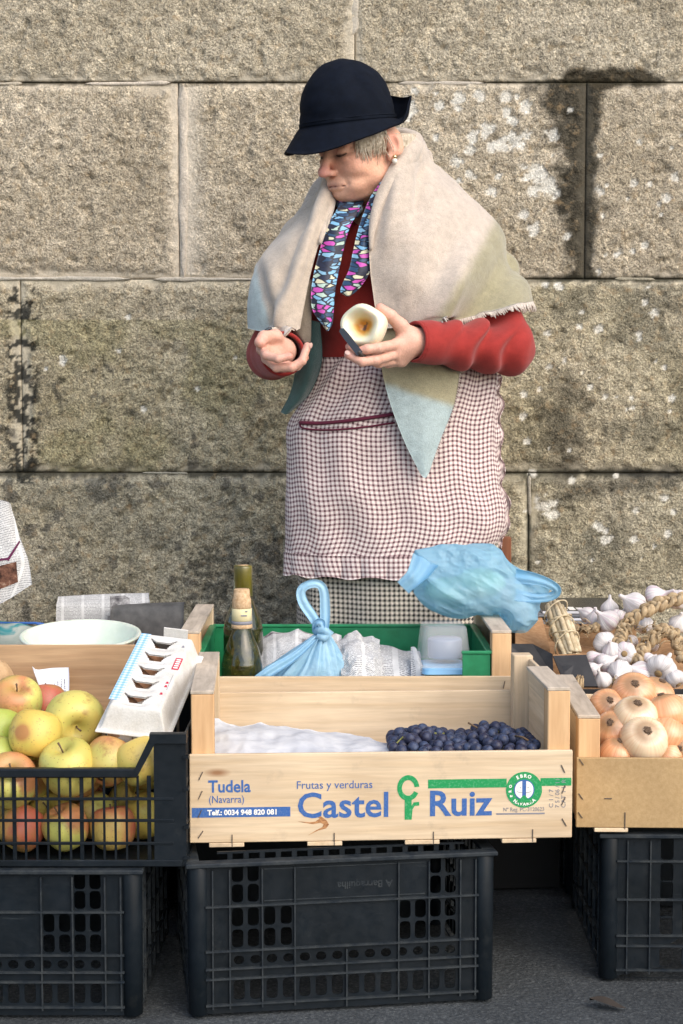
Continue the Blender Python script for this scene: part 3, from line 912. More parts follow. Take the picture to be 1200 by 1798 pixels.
def crate_front(W, H, style):
    """front wall of a stacking crate; local x 0..W, z 0..H, plate at y=0"""
    holes = []
    X = lambda u: u * W
    Z = lambda v_: H * (1 - v_)
    def hole(u, v_, hw, hh, r):
        holes.append(rrect(X(u) - hw, Z(v_) - hh, X(u) + hw, Z(v_) + hh, r))
    cell = 0.0535
    if style == 'panel':
        cl = [0.148, 0.200, 0.254, 0.309]; crr = [0.708, 0.760, 0.811, 0.862]
        for v_ in (0.075, 0.208):
            for u in cl[:2] + crr[2:]: hole(u, v_, 0.0088, 0.0145, 0.006)
        for v_ in (0.362, 0.500):
            for u in cl + crr: hole(u, v_, 0.0088, 0.0145, 0.006)
        for i in range(14):
            hole(0.152 + i * 0.0546, 0.640, 0.0082, 0.0068, 0.0066)
        for i in range(14):
            hole(0.152 + i * 0.0546, 0.835, 0.0088, 0.016, 0.006)
        hr = [0.285, 0.575, 0.690, 0.755, 0.925]; vr = [0.066, 0.122, 0.229, 0.337, 0.685, 0.788, 0.895, 0.947]
        short = [0.51]
    else:
        us = [0.205 + 0.0735 * i for i in range(10)]
        for v_ in (0.10, 0.265, 0.385, 0.510, 0.625):
            for u in us: hole(u, v_, 0.0105, 0.016 if v_ > 0.2 else 0.020, 0.006)
        for u in us: hole(u, 0.84, 0.0105, 0.016, 0.006)
        hr = [0.185, 0.445, 0.690, 0.760, 0.925]; vr = [0.075, 0.150, 0.315, 0.465, 0.61, 0.76, 0.925]
        short = []
    pl = plate_me([(0.004, 0.004), (W - 0.004, 0.004), (W - 0.004, H - 0.004), (0.004, H - 0.004)], holes, 0.003, BLACKP)
    bm = bmesh.new()
    for v_ in hr: add_box(bm, (0.02, -0.007, Z(v_) - 0.0014), (W - 0.02, -0.0014, Z(v_) + 0.0014))
    for u in vr: add_box(bm, (X(u) - 0.0011, -0.0064, 0.012), (X(u) + 0.0011, -0.0015, H - 0.012))
    for u in short: add_box(bm, (X(u) - 0.0011, -0.0064, 0.006), (X(u) + 0.0011, -0.0015, Z(0.6)))
    return pl, bm_mesh("ribs", bm, DUST_HI)

def plastic_crate(name, label, loc, rz, W, D, H, style, group="black plastic stacking crates under the display"):
    c = empty(name, loc, (0, 0, rz), label, "crate", group)
    pl, ribs = crate_front(W, H, style)
    link("front_panel", pl, c); link("panel_ribs", ribs, c)
    link("back_panel", plate_me([(0.004, 0.004), (W - 0.004, 0.004), (W - 0.004, H - 0.004), (0.004, H - 0.004)], [], 0.003, BLACKP), c, (W, D, 0), (0, 0, math.pi))  # back made solid, without holes, to keep light out of the crate
    pl2, ribs2 = crate_front(D, H, 'mesh')
    link("side_panel", pl2, c, (0, D, 0), (0, 0, -math.pi / 2)); link("side_panel", pl2, c, (W, 0, 0), (0, 0, math.pi / 2))
    link("panel_ribs", ribs2, c, (0, D, 0), (0, 0, -math.pi / 2)); link("panel_ribs", ribs2, c, (W, 0, 0), (0, 0, math.pi / 2))
    bm = bmesh.new()
    o = 0.010
    for lo, hi in (((-o, -o, H - 0.007), (W + o, 0.012, H)), ((-o, D - 0.012, H - 0.007), (W + o, D + o, H)),
                   ((-o, 0.0121, H - 0.0071), (0.012, D - 0.0121, H - 0.0002)), ((W - 0.012, 0.0121, H - 0.0071), (W + o, D - 0.0121, H - 0.0002))):
        add_box(bm, lo, hi)
    bmesh.ops.bevel(bm, geom=bm.edges[:], offset=0.0015, segments=1, affect='EDGES')
    link("rim", bm_mesh("rim", bm, DUST_HI), c)
    for sx, sy in ((0, 0), (1, 0), (0, 1), (1, 1)):
        V, F_ = revolve([(0.013, 0.001), (0.0165, 0.004), (0.0172, H - 0.010), (0.0160, H - 0.0072)], 16)
        F_ = F_ + [tuple(range(16))[::-1]]
        link("corner_post", mesh("corner_post", V, F_, BLACKP, True), c, (0.010 + sx * (W - 0.020), 0.010 + sy * (D - 0.020), 0))
    fh = [rrect(0.03 + i * 0.045, 0.03 + j * 0.045, 0.06 + i * 0.045, 0.06 + j * 0.045, 0.006) for i in range(int((W - 0.05) / 0.045)) for j in range(int((D - 0.05) / 0.045))]
    me = plate_me([(0.004, 0.004), (W - 0.004, 0.004), (W - 0.004, D - 0.004), (0.004, D - 0.004)], fh, 0.004, BLACKP)
    me.transform(Matrix.Rotation(-math.pi / 2, 4, 'X'))
    link("floor_panel", me, c, (0, D, 0.008))
    return c

def rim_loops(c, W, H, n):
    """castellated inner lip that shows above the front rim"""
    bm = bmesh.new()
    for i in range(n):
        x = 0.06 + (W - 0.12) * i / (n - 1)
        add_box(bm, (x - 0.004, 0.013, H - 0.004), (x + 0.004, 0.017, H + 0.009))
    add_box(bm, (0.04, 0.0131, H + 0.0085), (W - 0.04, 0.0169, H + 0.0119))
    link("inner_lip", bm_mesh("inner_lip", bm, BLACKP), c)

B1 = plastic_crate("plastic_crate", "dusty black plastic crate right under the lettered wooden crate", (-0.2315, 2.447, 0.0), R(8.5), 0.474, 0.39, 0.245, 'panel')
rim_loops(B1, 0.474, 0.245, 15)
m_ = text_me("A Barraquilha", 0.016, DUST_HI, 0.0003, ext=0.0002)
link("moulded_lettering", m_, B1, (0.315, -0.0018, 0.205), (math.pi / 2, math.pi, 0))
bm = bmesh.new(); add_box(bm, (0.112, -0.0026, 0.180), (0.368, -0.0014, 0.1815)); add_box(bm, (0.112, -0.0026, 0.2305), (0.368, -0.0014, 0.232))
link("moulded_frame", bm_mesh("moulded_frame", bm, DUST_HI), B1)
B2 = plastic_crate("plastic_crate", "black plastic crate on the ground under the apple crate", (-0.787, 2.447, 0.0), R(0.0), 0.47, 0.39, 0.236, 'panel')
B3 = plastic_crate("plastic_crate", "black mesh-sided plastic crate on the ground under the onion crate", (0.434, 2.608, 0.0), R(-1.0), 0.50, 0.38, 0.248, 'mesh')
B4 = plastic_crate("plastic_crate", "black plastic crate on the ground under the green box crate", (-0.27, 2.98, 0.0), R(1.0), 0.50, 0.34, 0.254, 'mesh')
B5 = plastic_crate("plastic_crate", "black plastic crate in the shade under the potato crate", (-0.85, 2.90, 0.0), R(0.0), 0.50, 0.34, 0.254, 'mesh')
B6 = plastic_crate("plastic_crate", "black plastic crate in the shade under the garlic box", (0.44, 3.06, 0.0), R(0.0), 0.55, 0.40, 0.258, 'mesh')

# --- shallow black crate holding the apples
AC = empty("apple_crate", (-0.842, 2.452, 0.2385), (0, 0, 0), "shallow black plastic crate with a slatted front, full of apples", "crate")
W, D = 0.602, 0.395
def bars(name, lst, mat, bev=0.001):
    bm = bmesh.new()
    for lo, hi in lst: add_box(bm, lo, hi)
    return link(name, bm_mesh(name, bm, mat), AC)
zr = 0.150
def slat_wall(y0, tag_):
    for i in range(31):
        x = 0.022 + i * 0.0174
        if x > W - 0.055: break
        thick = 0.0035 if i % 6 else 0.006
        box("upright_bar", (x - thick / 2, y0 + 0.0005, 0.006), (x + thick / 2, y0 + 0.0045, zr - 0.008), BLACKP, AC, 0.0005)
    for z in (0.036, 0.072, 0.106):
        box("cross_bar", (0.02, y0 - 0.001, z - 0.0022), (W - 0.02, y0 + 0.003, z + 0.0022), BLACKP, AC, 0.0006)
    box("cross_bar", (0.006, y0 - 0.003, 0.0), (W - 0.006, y0 + 0.006, 0.010), BLACKP, AC, 0.001)
    box("rim_bar", (0.02, y0 - 0.005, zr - 0.010), (W - 0.075, y0 + 0.010, zr + 0.004), BLACKP, AC, 0.002)
slat_wall(0.0, 'f'); slat_wall(D - 0.006, 'b')
for s, x in ((0, 0.0), (1, W)):
    q = 1 if s == 0 else -1
    pl = plate_me([(x, 0.0), (x + q * 0.050, 0.0), (x + q * 0.050, 0.205), (x, 0.205)] if s == 0 else [(x - 0.050, 0.0), (x, 0.0), (x, 0.205), (x - 0.050, 0.205)], [], 0.004, BLACKP)
    for y in (0.002, D - 0.004):
        link("corner_panel", pl, AC, (0, y, 0))
        bm = bmesh.new()
        # sloping handle bar from the rim up to the corner
        x0_, x1_ = x + q * 0.084, x + q * 0.054
        vs = [(x0_, zr - 0.006), (x0_ + q * -0.010, zr - 0.006), (x1_ + q * -0.008, 0.196), (x1_ + q * 0.000, 0.206)]
        vv = [bm.verts.new((a, y + dy, b)) for dy in (-0.007, 0.007) for a, b in vs]
        for i in range(4): bm.faces.new((vv[i], vv[(i + 1) % 4], vv[4 + (i + 1) % 4], vv[4 + i]))
        bm.faces.new(vv[:4]); bm.faces.new(vv[4:][::-1])
        lo = min(x - q * 0.001, x + q * 0.056); hi = max(x - q * 0.001, x + q * 0.056)
        add_box(bm, (lo, y - 0.0072, 0.194), (hi, y + 0.010, 0.2085))
        link("handle", bm_mesh("handle", bm, BLACKP), AC)
    for z0, z1 in ((0.0, 0.010), (0.06, 0.068), (0.125, 0.135), (0.194, 0.208)):
        box("side_rail", (x - 0.004 if s else x, 0.012, z0 + 0.0003), (x if s else x + 0.004, D - 0.012, z1), BLACKP, AC, 0.001)
    for i in range(14):
        y = 0.02 + i * 0.0272
        box("upright_bar", (x - 0.0035 if s else x + 0.0005, y, 0.005), (x - 0.0005 if s else x + 0.0035, y + 0.009, 0.196), BLACKP, AC, 0.0005)
    for z in (0.012, 0.06, 0.12, 0.17):
        box("corner_rib", (min(x - q * 0.004, x + q * 0.004), -0.004, z), (max(x - q * 0.004, x + q * 0.004), 0.012, z + 0.004), BLACKP, AC, 0)
box("floor_panel", (0.005, 0.005, 0.0015), (W - 0.005, D - 0.005, 0.0055), BLACKP, AC, 0)
# ------------------------------------------------------------------ the woman
BASE = Vector((0.12, 3.55, 0.0))
WO = empty("person", BASE, label="woman in a dark hat, beige shawl and checked apron, peeling fruit", cat="person")
def wput(name, me, parent=None):
    """mesh in world coordinates -> child of the person"""
    me.transform(Matrix.Translation(-BASE))
    return link(name, me, parent or WO)
def A3(*p): return np.array(P(*p), np.float32)

# --- materials
m = Mat("skin", 0.5, spec=0.4)
c = m.attr("tone")
g = m.noise(m.mapn((1, 1, 1), rnd=False), 55, 4, 0.6); g2 = m.noise(m.mapn((1, 1, 1), rnd=False), 260, 3, 0.6)
c = m.mix(c, m.ramp(g, [(0.3, (0.88, 0.80, 0.78)), (0.7, (1.10, 1.06, 1.04))]), 0.8, 'MULTIPLY')
c = m.mix(c, m.ramp(g2, [(0.3, 0.86), (0.7, 1.1)]), 0.6, 'MULTIPLY')
m.color(c); m.set("Subsurface Weight", 0.12); m.b.inputs["Subsurface Radius"].default_value = (0.012, 0.005, 0.003); m.set("Subsurface Scale", 0.5)
m.bump(m.math('ADD', g2, g), 0.4, 0.0018)
SKIN = m.m
def cloth_mat(name, attr=None, col=None, sheen=0.3, weave=700, bumps=0.25, mott=0.25):
    m = Mat(name, 0.9, col or (0.5, 0.5, 0.5), 0.15)
    v = m.mapn((1, 1, 1), rnd=False)
    c = m.attr(attr) if attr else None
    g = m.noise(v, weave, 3, 0.7); g2 = m.noise(v, 60, 4, 0.65)
    src = c if c is not None else m.ramp(None, [(0, col), (1, col)])
    c = m.mix(src, m.ramp(g2, [(0.3, 1 - mott), (0.7, 1 + mott * 0.6)]), 1.0, 'MULTIPLY')
    c = m.mix(c, m.ramp(g, [(0.3, 0.80), (0.7, 1.15)]), 0.8, 'MULTIPLY')
    m.color(c); m.set("Sheen Weight", sheen); m.set("Sheen Roughness", 0.5)
    m.bump(m.math('ADD', g, m.math('MULTIPLY', g2, 1.2)), bumps, 0.0025)
    return m.m
SWEAT = cloth_mat("red_jersey", None, (0.30, 0.030, 0.025), 0.15, 900, 0.15, 0.14)
HATM = cloth_mat("navy_felt", None, (0.0032, 0.0056, 0.0120), 0.0, 900, 0.2, 0.3)
WOOL = cloth_mat("shawl_wool", "dye", None, 0.5, 420, 0.5, 0.16)

# --- head
YAW, PIT = R(124), R(-15)
HR = (Matrix.Rotation(YAW, 3, 'Z') @ Matrix.Rotation(PIT, 3, 'X') @ Matrix.Rotation(R(-3), 3, 'Y'))
HS = 1.05
EAR_L = Vector((-0.080, -0.014, -0.004))
HC = P(691, 247, 3.395) - HR @ (EAR_L * HS)
HRn = np.array(HR, np.float32)
def head_w(p): return HC + HR @ (Vector(p) * HS)

def face_warp(Q):
    Q = Q.copy(); z = Q[:, 2]
    Q[:, 2] = np.where(z < -0.045, -0.045 + (z + 0.045) / 0.76, z)
    return Q
def head_sdf(Q):
    Q = face_warp(Q)
    d = s_ell(Q, (0, -0.012, 0.030), (0.078, 0.098, 0.094))
    d = smin(d, s_ell(Q, (0, 0.026, -0.040), (0.062, 0.062, 0.076)), 0.035)
    for s in (-1, 1):
        d = smin(d, s_ell(Q, (s * 0.043, 0.006, -0.072), (0.022, 0.038, 0.026)), 0.030)      # jaw angle
        d = smin(d, s_ell(Q, (s * 0.040, 0.058, -0.038), (0.024, 0.024, 0.024)), 0.022)      # cheek
        d = smin(d, s_ell(Q, (s * 0.030, 0.062, -0.084), (0.020, 0.020, 0.020)), 0.020)      # jowl
    d = smin(d, s_ell(Q, (0, 0.071, -0.101), (0.023, 0.018, 0.017)), 0.022)                  # chin
    d = smin(d, s_ell(Q, (0, 0.024, -0.112), (0.042, 0.048, 0.020)), 0.025)                  # soft throat
    d = smin(d, s_cap(Q, (-0.040, 0.078, 0.017), (0.040, 0.078, 0.017), 0.011), 0.016)       # brow
    for s in (-1, 1):
        d = smax(d, -s_ell(Q, (s * 0.031, 0.101, -0.004), (0.020, 0.016, 0.014)), 0.014)     # socket
        d = smin(d, s_ell(Q, (s * 0.031, 0.073, -0.004), (0.0150, 0.0150, 0.0135)), 0.004)   # lowered lid
        d = smax(d, -s_cap(Q, (s * 0.019, 0.0885, -0.011), (s * 0.043, 0.0800, -0.011), 0.0016), 0.003)
        d = smax(d, -s_cap(Q, (s * 0.018, 0.0905, 0.006), (s * 0.044, 0.0800, 0.006), 0.0014), 0.004)
        d = smin(d, s_ell(Q, (s * 0.031, 0.0805, -0.020), (0.015, 0.006, 0.005)), 0.008)     # bag under the eye
    d = smin(d, s_cap(Q, (0, 0.081, 0.012), (0, 0.108, -0.036), 0.0070, 0.0095), 0.012)      # nose bridge
    d = smin(d, s_ell(Q, (0, 0.1085, -0.0400), (0.0120, 0.0115, 0.0098)), 0.008)
    for s in (-1, 1):
        d = smin(d, s_ell(Q, (s * 0.0120, 0.097, -0.0440), (0.0072, 0.0100, 0.0070)), 0.006)
        d = smax(d, -s_ell(Q, (s * 0.0070, 0.102, -0.0515), (0.004, 0.006, 0.004)), 0.003)
        d = smax(d, -s_cap(Q, (s * 0.022, 0.096, -0.046), (s * 0.034, 0.083, -0.076), 0.0014), 0.010)   # fold beside the mouth
    d = smin(d, s_ell(Q, (0, 0.082, -0.071), (0.026, 0.014, 0.016)), 0.014)                  # muzzle
    d = smin(d, s_cap(Q, (-0.017, 0.088, -0.0725), (0.017, 0.088, -0.0725), 0.0050), 0.005)
    d = smin(d, s_cap(Q, (-0.015, 0.0875, -0.083), (0.015, 0.0875, -0.083), 0.0060), 0.006)
    for s in (-1, 1):
        d = smax(d, -s_cap(Q, (0, 0.0985, -0.0775), (s * 0.027, 0.0840, -0.0800), 0.0016), 0.0025)  # mouth line
    for s in (-1, 1):                                                                           # ears
        e = s_ell(Q, (s * 0.080, -0.014, -0.004), (0.0075, 0.0180, 0.0310), (R(-12), R(s * -8), R(s * 20)))
        e = smin(e, s_ell(Q, (s * 0.078, -0.004, -0.033), (0.0060, 0.0090, 0.0110)), 0.006)
        e = smax(e, -s_ell(Q, (s * 0.0885, -0.008, -0.005), (0.0060, 0.0090, 0.0170), (R(-12), 0, 0)), 0.004)
        d = smin(d, e, 0.004)
    d = smin(d, s_cap(Q, (0, -0.028, -0.070), (0, -0.062, -0.200), 0.055, 0.060), 0.030)     # neck
    return d

def head_tone(L):
    t = np.tile(np.array((0.78, 0.455, 0.315)), (len(L), 1))
    def put(c0, r, col, a):
        nonlocal t
        w = a * np.exp(-(((L - np.array(c0)) / np.array(r)) ** 2).sum(1))[:, None]
        t = t * (1 - w) + w * np.array(col)
    put((0, 0.110, -0.038), (0.018, 0.018, 0.020), (0.66, 0.235, 0.215), 0.85)
    for s in (-1, 1):
        put((s * 0.042, 0.066, -0.030), (0.026, 0.035, 0.020), (0.64, 0.27, 0.19), 0.6)
        put((s * 0.031, 0.084, -0.0125), (0.017, 0.016, 0.0030), (0.045, 0.022, 0.018), 0.95)
        put((s * 0.031, 0.084, 0.0060), (0.016, 0.014, 0.0028), (0.24, 0.11, 0.085), 0.6)
        put((s * 0.031, 0.086, 0.0165), (0.019, 0.014, 0.0045), (0.25, 0.15, 0.10), 0.6)
        put((s * 0.031, 0.084, -0.019), (0.018, 0.02, 0.007), (0.47, 0.24, 0.18), 0.5)
        put((s * 0.082, -0.014, -0.004), (0.012, 0.024, 0.036), (0.66, 0.30, 0.23), 0.7)
    put((0, 0.093, -0.0755), (0.021, 0.014, 0.0060), (0.46, 0.19, 0.165), 0.75)
    put((0, 0.092, -0.0785), (0.024, 0.012, 0.0017), (0.16, 0.06, 0.05), 0.8)
    put((0, 0.030, -0.115), (0.06, 0.06, 0.02), (0.55, 0.30, 0.21), 0.5)
    return t

Vh, Fh = surfnet(head_sdf, (-0.10, -0.13, -0.215), (0.10, 0.140, 0.135), 0.0016)
tone_h = head_tone(face_warp(Vh))
Vhw = (Vh * HS) @ HRn.T + np.array(HC)
BVH_HEAD = BVHTree.FromPolygons([tuple(q) for q in Vh], [tuple(int(i) for i in q) for q in Fh])

# the crown of the head fits inside the hat
HATR = Matrix.Rotation(YAW, 3, 'Z') @ Matrix.Rotation(R(-9), 3, 'X') @ Matrix.Rotation(R(-2), 3, 'Y')
HAT0 = P(612, 217, 3.445)
def fit_hat(Vw):
    L = (Vw - np.array(HAT0)) @ np.array(HATR)
    rr = np.sqrt((L[:, 0] / 0.0930) ** 2 + (L[:, 1] / 0.1025) ** 2)
    lim = 0.86 * np.sqrt(np.clip(1 - (np.clip(L[:, 2], 0, 0.125) / 0.130) ** 2, 0.02, 1))
    lim = np.where(L[:, 2] < 0, 0.86 - 7.0 * L[:, 2], lim)
    k = np.where(L[:, 2] > -0.035, np.minimum(1, lim / np.maximum(rr, 1e-6)), 1.0)
    L[:, :2] *= k[:, None]
    L[:, 2] = np.minimum(L[:, 2], 0.118)
    return L @ np.array(HATR).T + np.array(HAT0)
Vhw = fit_hat(Vhw)

# --- hands
def chain(Q, pts, rad, k=0.004):
    d = None
    for i in range(len(pts) - 1):
        e = s_cap(Q, pts[i], pts[i + 1], rad[i], rad[i + 1])
        d = e if d is None else smin(d, e, k)
    return d
def fing(*t): return [A3(*q) for q in t]
RF = (0.0105, 0.0098, 0.0090, 0.0078)
# her right hand (left in the picture), palm up
HRD = dict(
    index=fing((461, 613, 3.262), (468, 624, 3.228), (489, 630, 3.214), (508, 626, 3.216)),
    middle=fing((468, 630, 3.270), (486, 645, 3.238), (513, 645, 3.226), (531, 634, 3.228), (540, 608, 3.238)),
    ring=fing((478, 632, 3.284), (500, 645, 3.256), (522, 643, 3.252), (536, 628, 3.256)),
    pinky=fing((494, 636, 3.300), (512, 643, 3.284), (527, 639, 3.280), (536, 630, 3.280)))
THR = fing((506, 604, 3.325), (483, 592, 3.288), (464, 592, 3.256), (457, 601, 3.240))
WR = A3(500, 615, 3.375); WR2 = A3(498, 616, 3.320)
def rhand(Q):
    d = chain(Q, [WR, WR2], (0.027, 0.026))
    for k_, f_ in HRD.items():
        d = smin(d, s_cap(Q, WR2 + np.array((0, 0, -0.006), np.float32), f_[0], 0.017, 0.0105), 0.010)
    d = smin(d, s_cap(Q, WR2, THR[1], 0.018, 0.0155), 0.012)
    d = smin(d, s_cap(Q, HRD['index'][0], HRD['pinky'][0], 0.010), 0.010)
    for k_, f_ in HRD.items():
        n = len(f_)
        d = smin(d, chain(Q, f_, [0.0098 - 0.0020 * i / (n - 1) for i in range(n)] if k_ != 'pinky' else [0.0085 - 0.002 * i / (n - 1) for i in range(n)]), 0.0016)
    d = smin(d, chain(Q, THR[1:], (0.0150, 0.0128, 0.0118)), 0.006)
    d = smax(d, -s_ell(Q, A3(498, 605, 3.250), (0.026, 0.036, 0.0160)), 0.004)                   # cupped palm
    return d
# her left hand (right in the picture), round the fruit
HLD = dict(
    index=fing((696, 605, 3.256), (664, 611, 3.208), (645, 613, 3.200), (633, 616, 3.202)),
    middle=fing((695, 621, 3.262), (660, 632, 3.214), (636, 635, 3.202), (612, 623, 3.206)),
    ring=fing((699, 631, 3.278), (665, 637, 3.246), (640, 626, 3.238), (614, 609, 3.236)),
    pinky=fing((706, 633, 3.292), (682, 637, 3.276), (660, 628, 3.270), (648, 614, 3.266)))
THL = fing((722, 588, 3.290), (704, 572, 3.268), (686, 554, 3.256), (668, 541, 3.252))
WL_ = A3(760, 602, 3.312); WL2 = A3(722, 600, 3.286)
def lhand(Q):
    d = chain(Q, [WL_, WL2], (0.029, 0.030))
    for k_, f_ in HLD.items():
        d = smin(d, s_cap(Q, WL2, f_[0], 0.020, 0.0135), 0.014)
    d = smin(d, s_cap(Q, WL2, THL[1], 0.019, 0.0145), 0.012)
    for k_, f_ in HLD.items():
        n = len(f_)
        d = smin(d, chain(Q, f_, [0.0112 - 0.0028 * i / (n - 1) for i in range(n)]), 0.0018)
    d = smin(d, chain(Q, THL[1:], (0.0145, 0.0120, 0.0098)), 0.006)
    return d
def bounds(pts, pad):
    a = np.array(pts); return a.min(0) - pad, a.max(0) + pad
hands = []
for fn, dct, th, w in ((rhand, HRD, THR, [WR, WR2]), (lhand, HLD, THL, [WL_, WL2])):
    pts = [p for f_ in dct.values() for p in f_] + th + w
    lo, hi = bounds(pts, 0.034)
    V_, F_ = surfnet(fn, lo, hi, 0.0015)
    t = np.tile(np.array((0.66, 0.395, 0.30)), (len(V_), 1))
    for f_ in list(dct.values()) + [th]:
        for q, a, r in ((f_[-1], 0.65, 0.013), (f_[-2], 0.35, 0.008), (f_[-3], 0.30, 0.009)):
            w_ = a * np.exp(-((V_ - q) ** 2).sum(1) / r ** 2)[:, None]
            t = t * (1 - w_) + w_ * np.array((0.62, 0.255, 0.205))
    hands.append((V_, F_, t))

# --- trunk, arms and legs of the body (under the clothes), coarse
SH_R, EL_R = A3(545, 430, 3.540), A3(478, 622, 3.560)
SH_L, EL_L = A3(818, 432, 3.545), A3(893, 612, 3.432)
CH = A3(690, 470, 3.555); PEL = A3(700, 800, 3.555)
def body_sdf(Q):
    d = s_ell(Q, CH, (0.165, 0.100, 0.20))
    d = smin(d, s_ell(Q, A3(695, 650, 3.55), (0.150, 0.105, 0.17)), 0.06)
    d = smin(d, s_ell(Q, PEL, (0.185, 0.120, 0.15)), 0.06)
    d = smin(d, s_cap(Q, CH + np.array((0, 0, 0.10), np.float32), np.array(HC) + HRn @ np.array((0, -0.05, -0.16)), 0.075, 0.055), 0.04)
    for sh, el, wr in ((SH_R, EL_R, WR), (SH_L, EL_L, WL_)):
        d = smin(d, s_cap(Q, sh, el, 0.050, 0.040), 0.04)
        d = smin(d, s_cap(Q, el, wr, 0.040, 0.027), 0.01)
    for s in (-1, 1):
        hip = PEL + np.array((s * 0.085, 0, -0.04), np.float32)
        kn = np.array((hip[0] + s * 0.0, 3.555, 0.44), np.float32); an = np.array((hip[0], 3.575, 0.085), np.float32)
        d = smin(d, s_cap(Q, hip, kn, 0.080, 0.052), 0.02)
        d = smin(d, s_cap(Q, kn, an, 0.050, 0.034), 0.02)
        d = smin(d, s_cap(Q, an + np.array((0, 0, -0.045), np.float32), an + np.array((s * 0.01, -0.13, -0.055), np.float32), 0.034, 0.026), 0.02)
    return d
Vb, Fb = surfnet(body_sdf, (-0.24, 3.28, 0.0), (0.50, 3.72, 1.52), 0.010)
V_, F_, T_ = [Vb, Vhw], [Fb, Fh + len(Vb)], [np.tile(np.array((0.58, 0.33, 0.24)), (len(Vb), 1)), tone_h]
o = len(Vb) + len(Vhw)
for a, b, t in hands:
    V_.append(a); F_.append(b + o); T_.append(t); o += len(a)
BODY = wput("body", mesh("body", np.concatenate(V_), np.concatenate(F_), SKIN, True, col={"tone": np.concatenate(T_)}))

# --- finger nails
m = Mat("nail", 0.3, (0.62, 0.40, 0.34), 0.5); NAIL = m.m
for f_, up in ((THR, (0.2, -0.6, 0.8)), (HLD['middle'], (-0.3, -0.8, 0.5)), (HRD['middle'], (0.8, -0.5, 0.1))):
    tip = Vector(f_[-1]); dr = (tip - Vector(f_[-2])).normalized()
    u_ = Vector(up); u_ = (u_ - dr * u_.dot(dr)).normalized()
    sd = dr.cross(u_)
    Mx = Matrix((sd, dr, u_)).transposed().to_4x4()
    bm = bmesh.new(); bmesh.ops.create_uvsphere(bm, u_segments=12, v_segments=8, radius=1.0)
    bmesh.ops.scale(bm, vec=(0.0052, 0.0062, 0.0012), verts=bm.verts)
    me = bm_mesh("nail", bm, NAIL, True)
    me.transform(Matrix.Translation(tip + u_ * 0.0082 + dr * 0.002) @ Mx)
    wput("nail", me, None)

# --- hair: a close cap under the hat and loose grey-blond strands at the temple
m = Mat("grey_blond_hair", 0.45, (0.5, 0.43, 0.33), 0.4)
g = m.noise(m.mapn((1, 1, 1), rnd=False), 160, 3, 0.6); m.color(m.ramp(g, [(0.3, (0.30, 0.235, 0.165)), (0.55, (0.56, 0.48, 0.37)), (0.8, (0.76, 0.70, 0.60))]))
HAIR = m.m
def hair_sdf(Q):
    d = s_ell(Q, (0, -0.016, 0.030), (0.0815, 0.1005, 0.0975))
    d = smin(d, s_ell(Q, (0, -0.060, -0.040), (0.062, 0.050, 0.060)), 0.03)
    d = smax(d, Q[:, 1] - 0.045 - 0.5 * (Q[:, 2] - 0.03), 0.006)
    for s in (-1, 1):
        d = smax(d, -s_ell(Q, (s * 0.085, 0.006, -0.032), (0.022, 0.042, 0.042)), 0.006)
    return d
Vv, Ff = surfnet(hair_sdf, (-0.10, -0.13, -0.12), (0.10, 0.10, 0.14), 0.0035)
Vv = Vv + 0.0010 * (fbm(Vv[:, 0] * 4, Vv[:, 1], Vv[:, 2], 60, 2, 3) - 0.5)[:, None]
parts = [(fit_hat((Vv * HS) @ HRn.T + np.array(HC)).tolist(), Ff.tolist())]
rs = random.Random(4)
for i in range(230):
    # start high on the temple, comb back and down over the side of the head
    y0 = rs.uniform(0.012, 0.064); z0 = rs.uniform(0.028, 0.052)
    L = rs.uniform(0.045, 0.080)
    back = rs.uniform(0.05, 0.45)
    pts = []
    for k in range(6):
        t = k / 5
        p = Vector((-0.16, y0 - L * back * t + 0.012 * t * t, z0 - L * t * (0.95 - 0.2 * back)))
        hit = BVH_HEAD.ray_cast(p, Vector((1, 0, 0)))
        if hit[0] is None: break
        pts.append(head_w(hit[0] + Vector((-0.0025 - 0.003 * math.sin(t * 3) - rs.uniform(0, 0.0015), 0, 0))))
    if len(pts) > 3:
        n = len(pts)
        pts = [Vector(q) for q in fit_hat(np.array([list(q) for q in pts]))]
        v_, f_, _ = tube_geo(pts, [0.0014 * (1 - 0.75 * k / (n - 1)) for k in range(n)], 4)
        parts.append((v_, f_))
v_, f_ = join_geo(parts)
wput("hair", mesh("hair", v_, f_, HAIR, True))
# lashes and brows
m = Mat("lash", 0.7, (0.05, 0.03, 0.02)); LASH = m.m
m = Mat("brow_hair", 0.7, (0.22, 0.145, 0.09)); BROW = m.m
for s in (-1, 1):
    for nm, pl_, rr_l, mt in (("eyelashes", [(0.018, -0.0105), (0.025, -0.0128), (0.032, -0.0136), (0.039, -0.0125), (0.045, -0.0098)], [0.0005, 0.0012, 0.0014, 0.0012, 0.0006], LASH), ("eyebrow", [(0.016, 0.0165), (0.025, 0.0195), (0.035, 0.0200), (0.047, 0.0155)], [0.0012, 0.0022, 0.0022, 0.0008], BROW)):
        pts = []
        for x, z in pl_:
            hit = BVH_HEAD.ray_cast(Vector((s * x, 0.2, z)), Vector((0, -1, 0)))
            pts.append(head_w(hit[0] + Vector((0, 0.0006, 0))))
        v_, f_, _ = tube_geo(pts, rr_l, 6)
        wput(nm, mesh(nm, v_, f_, mt, True))
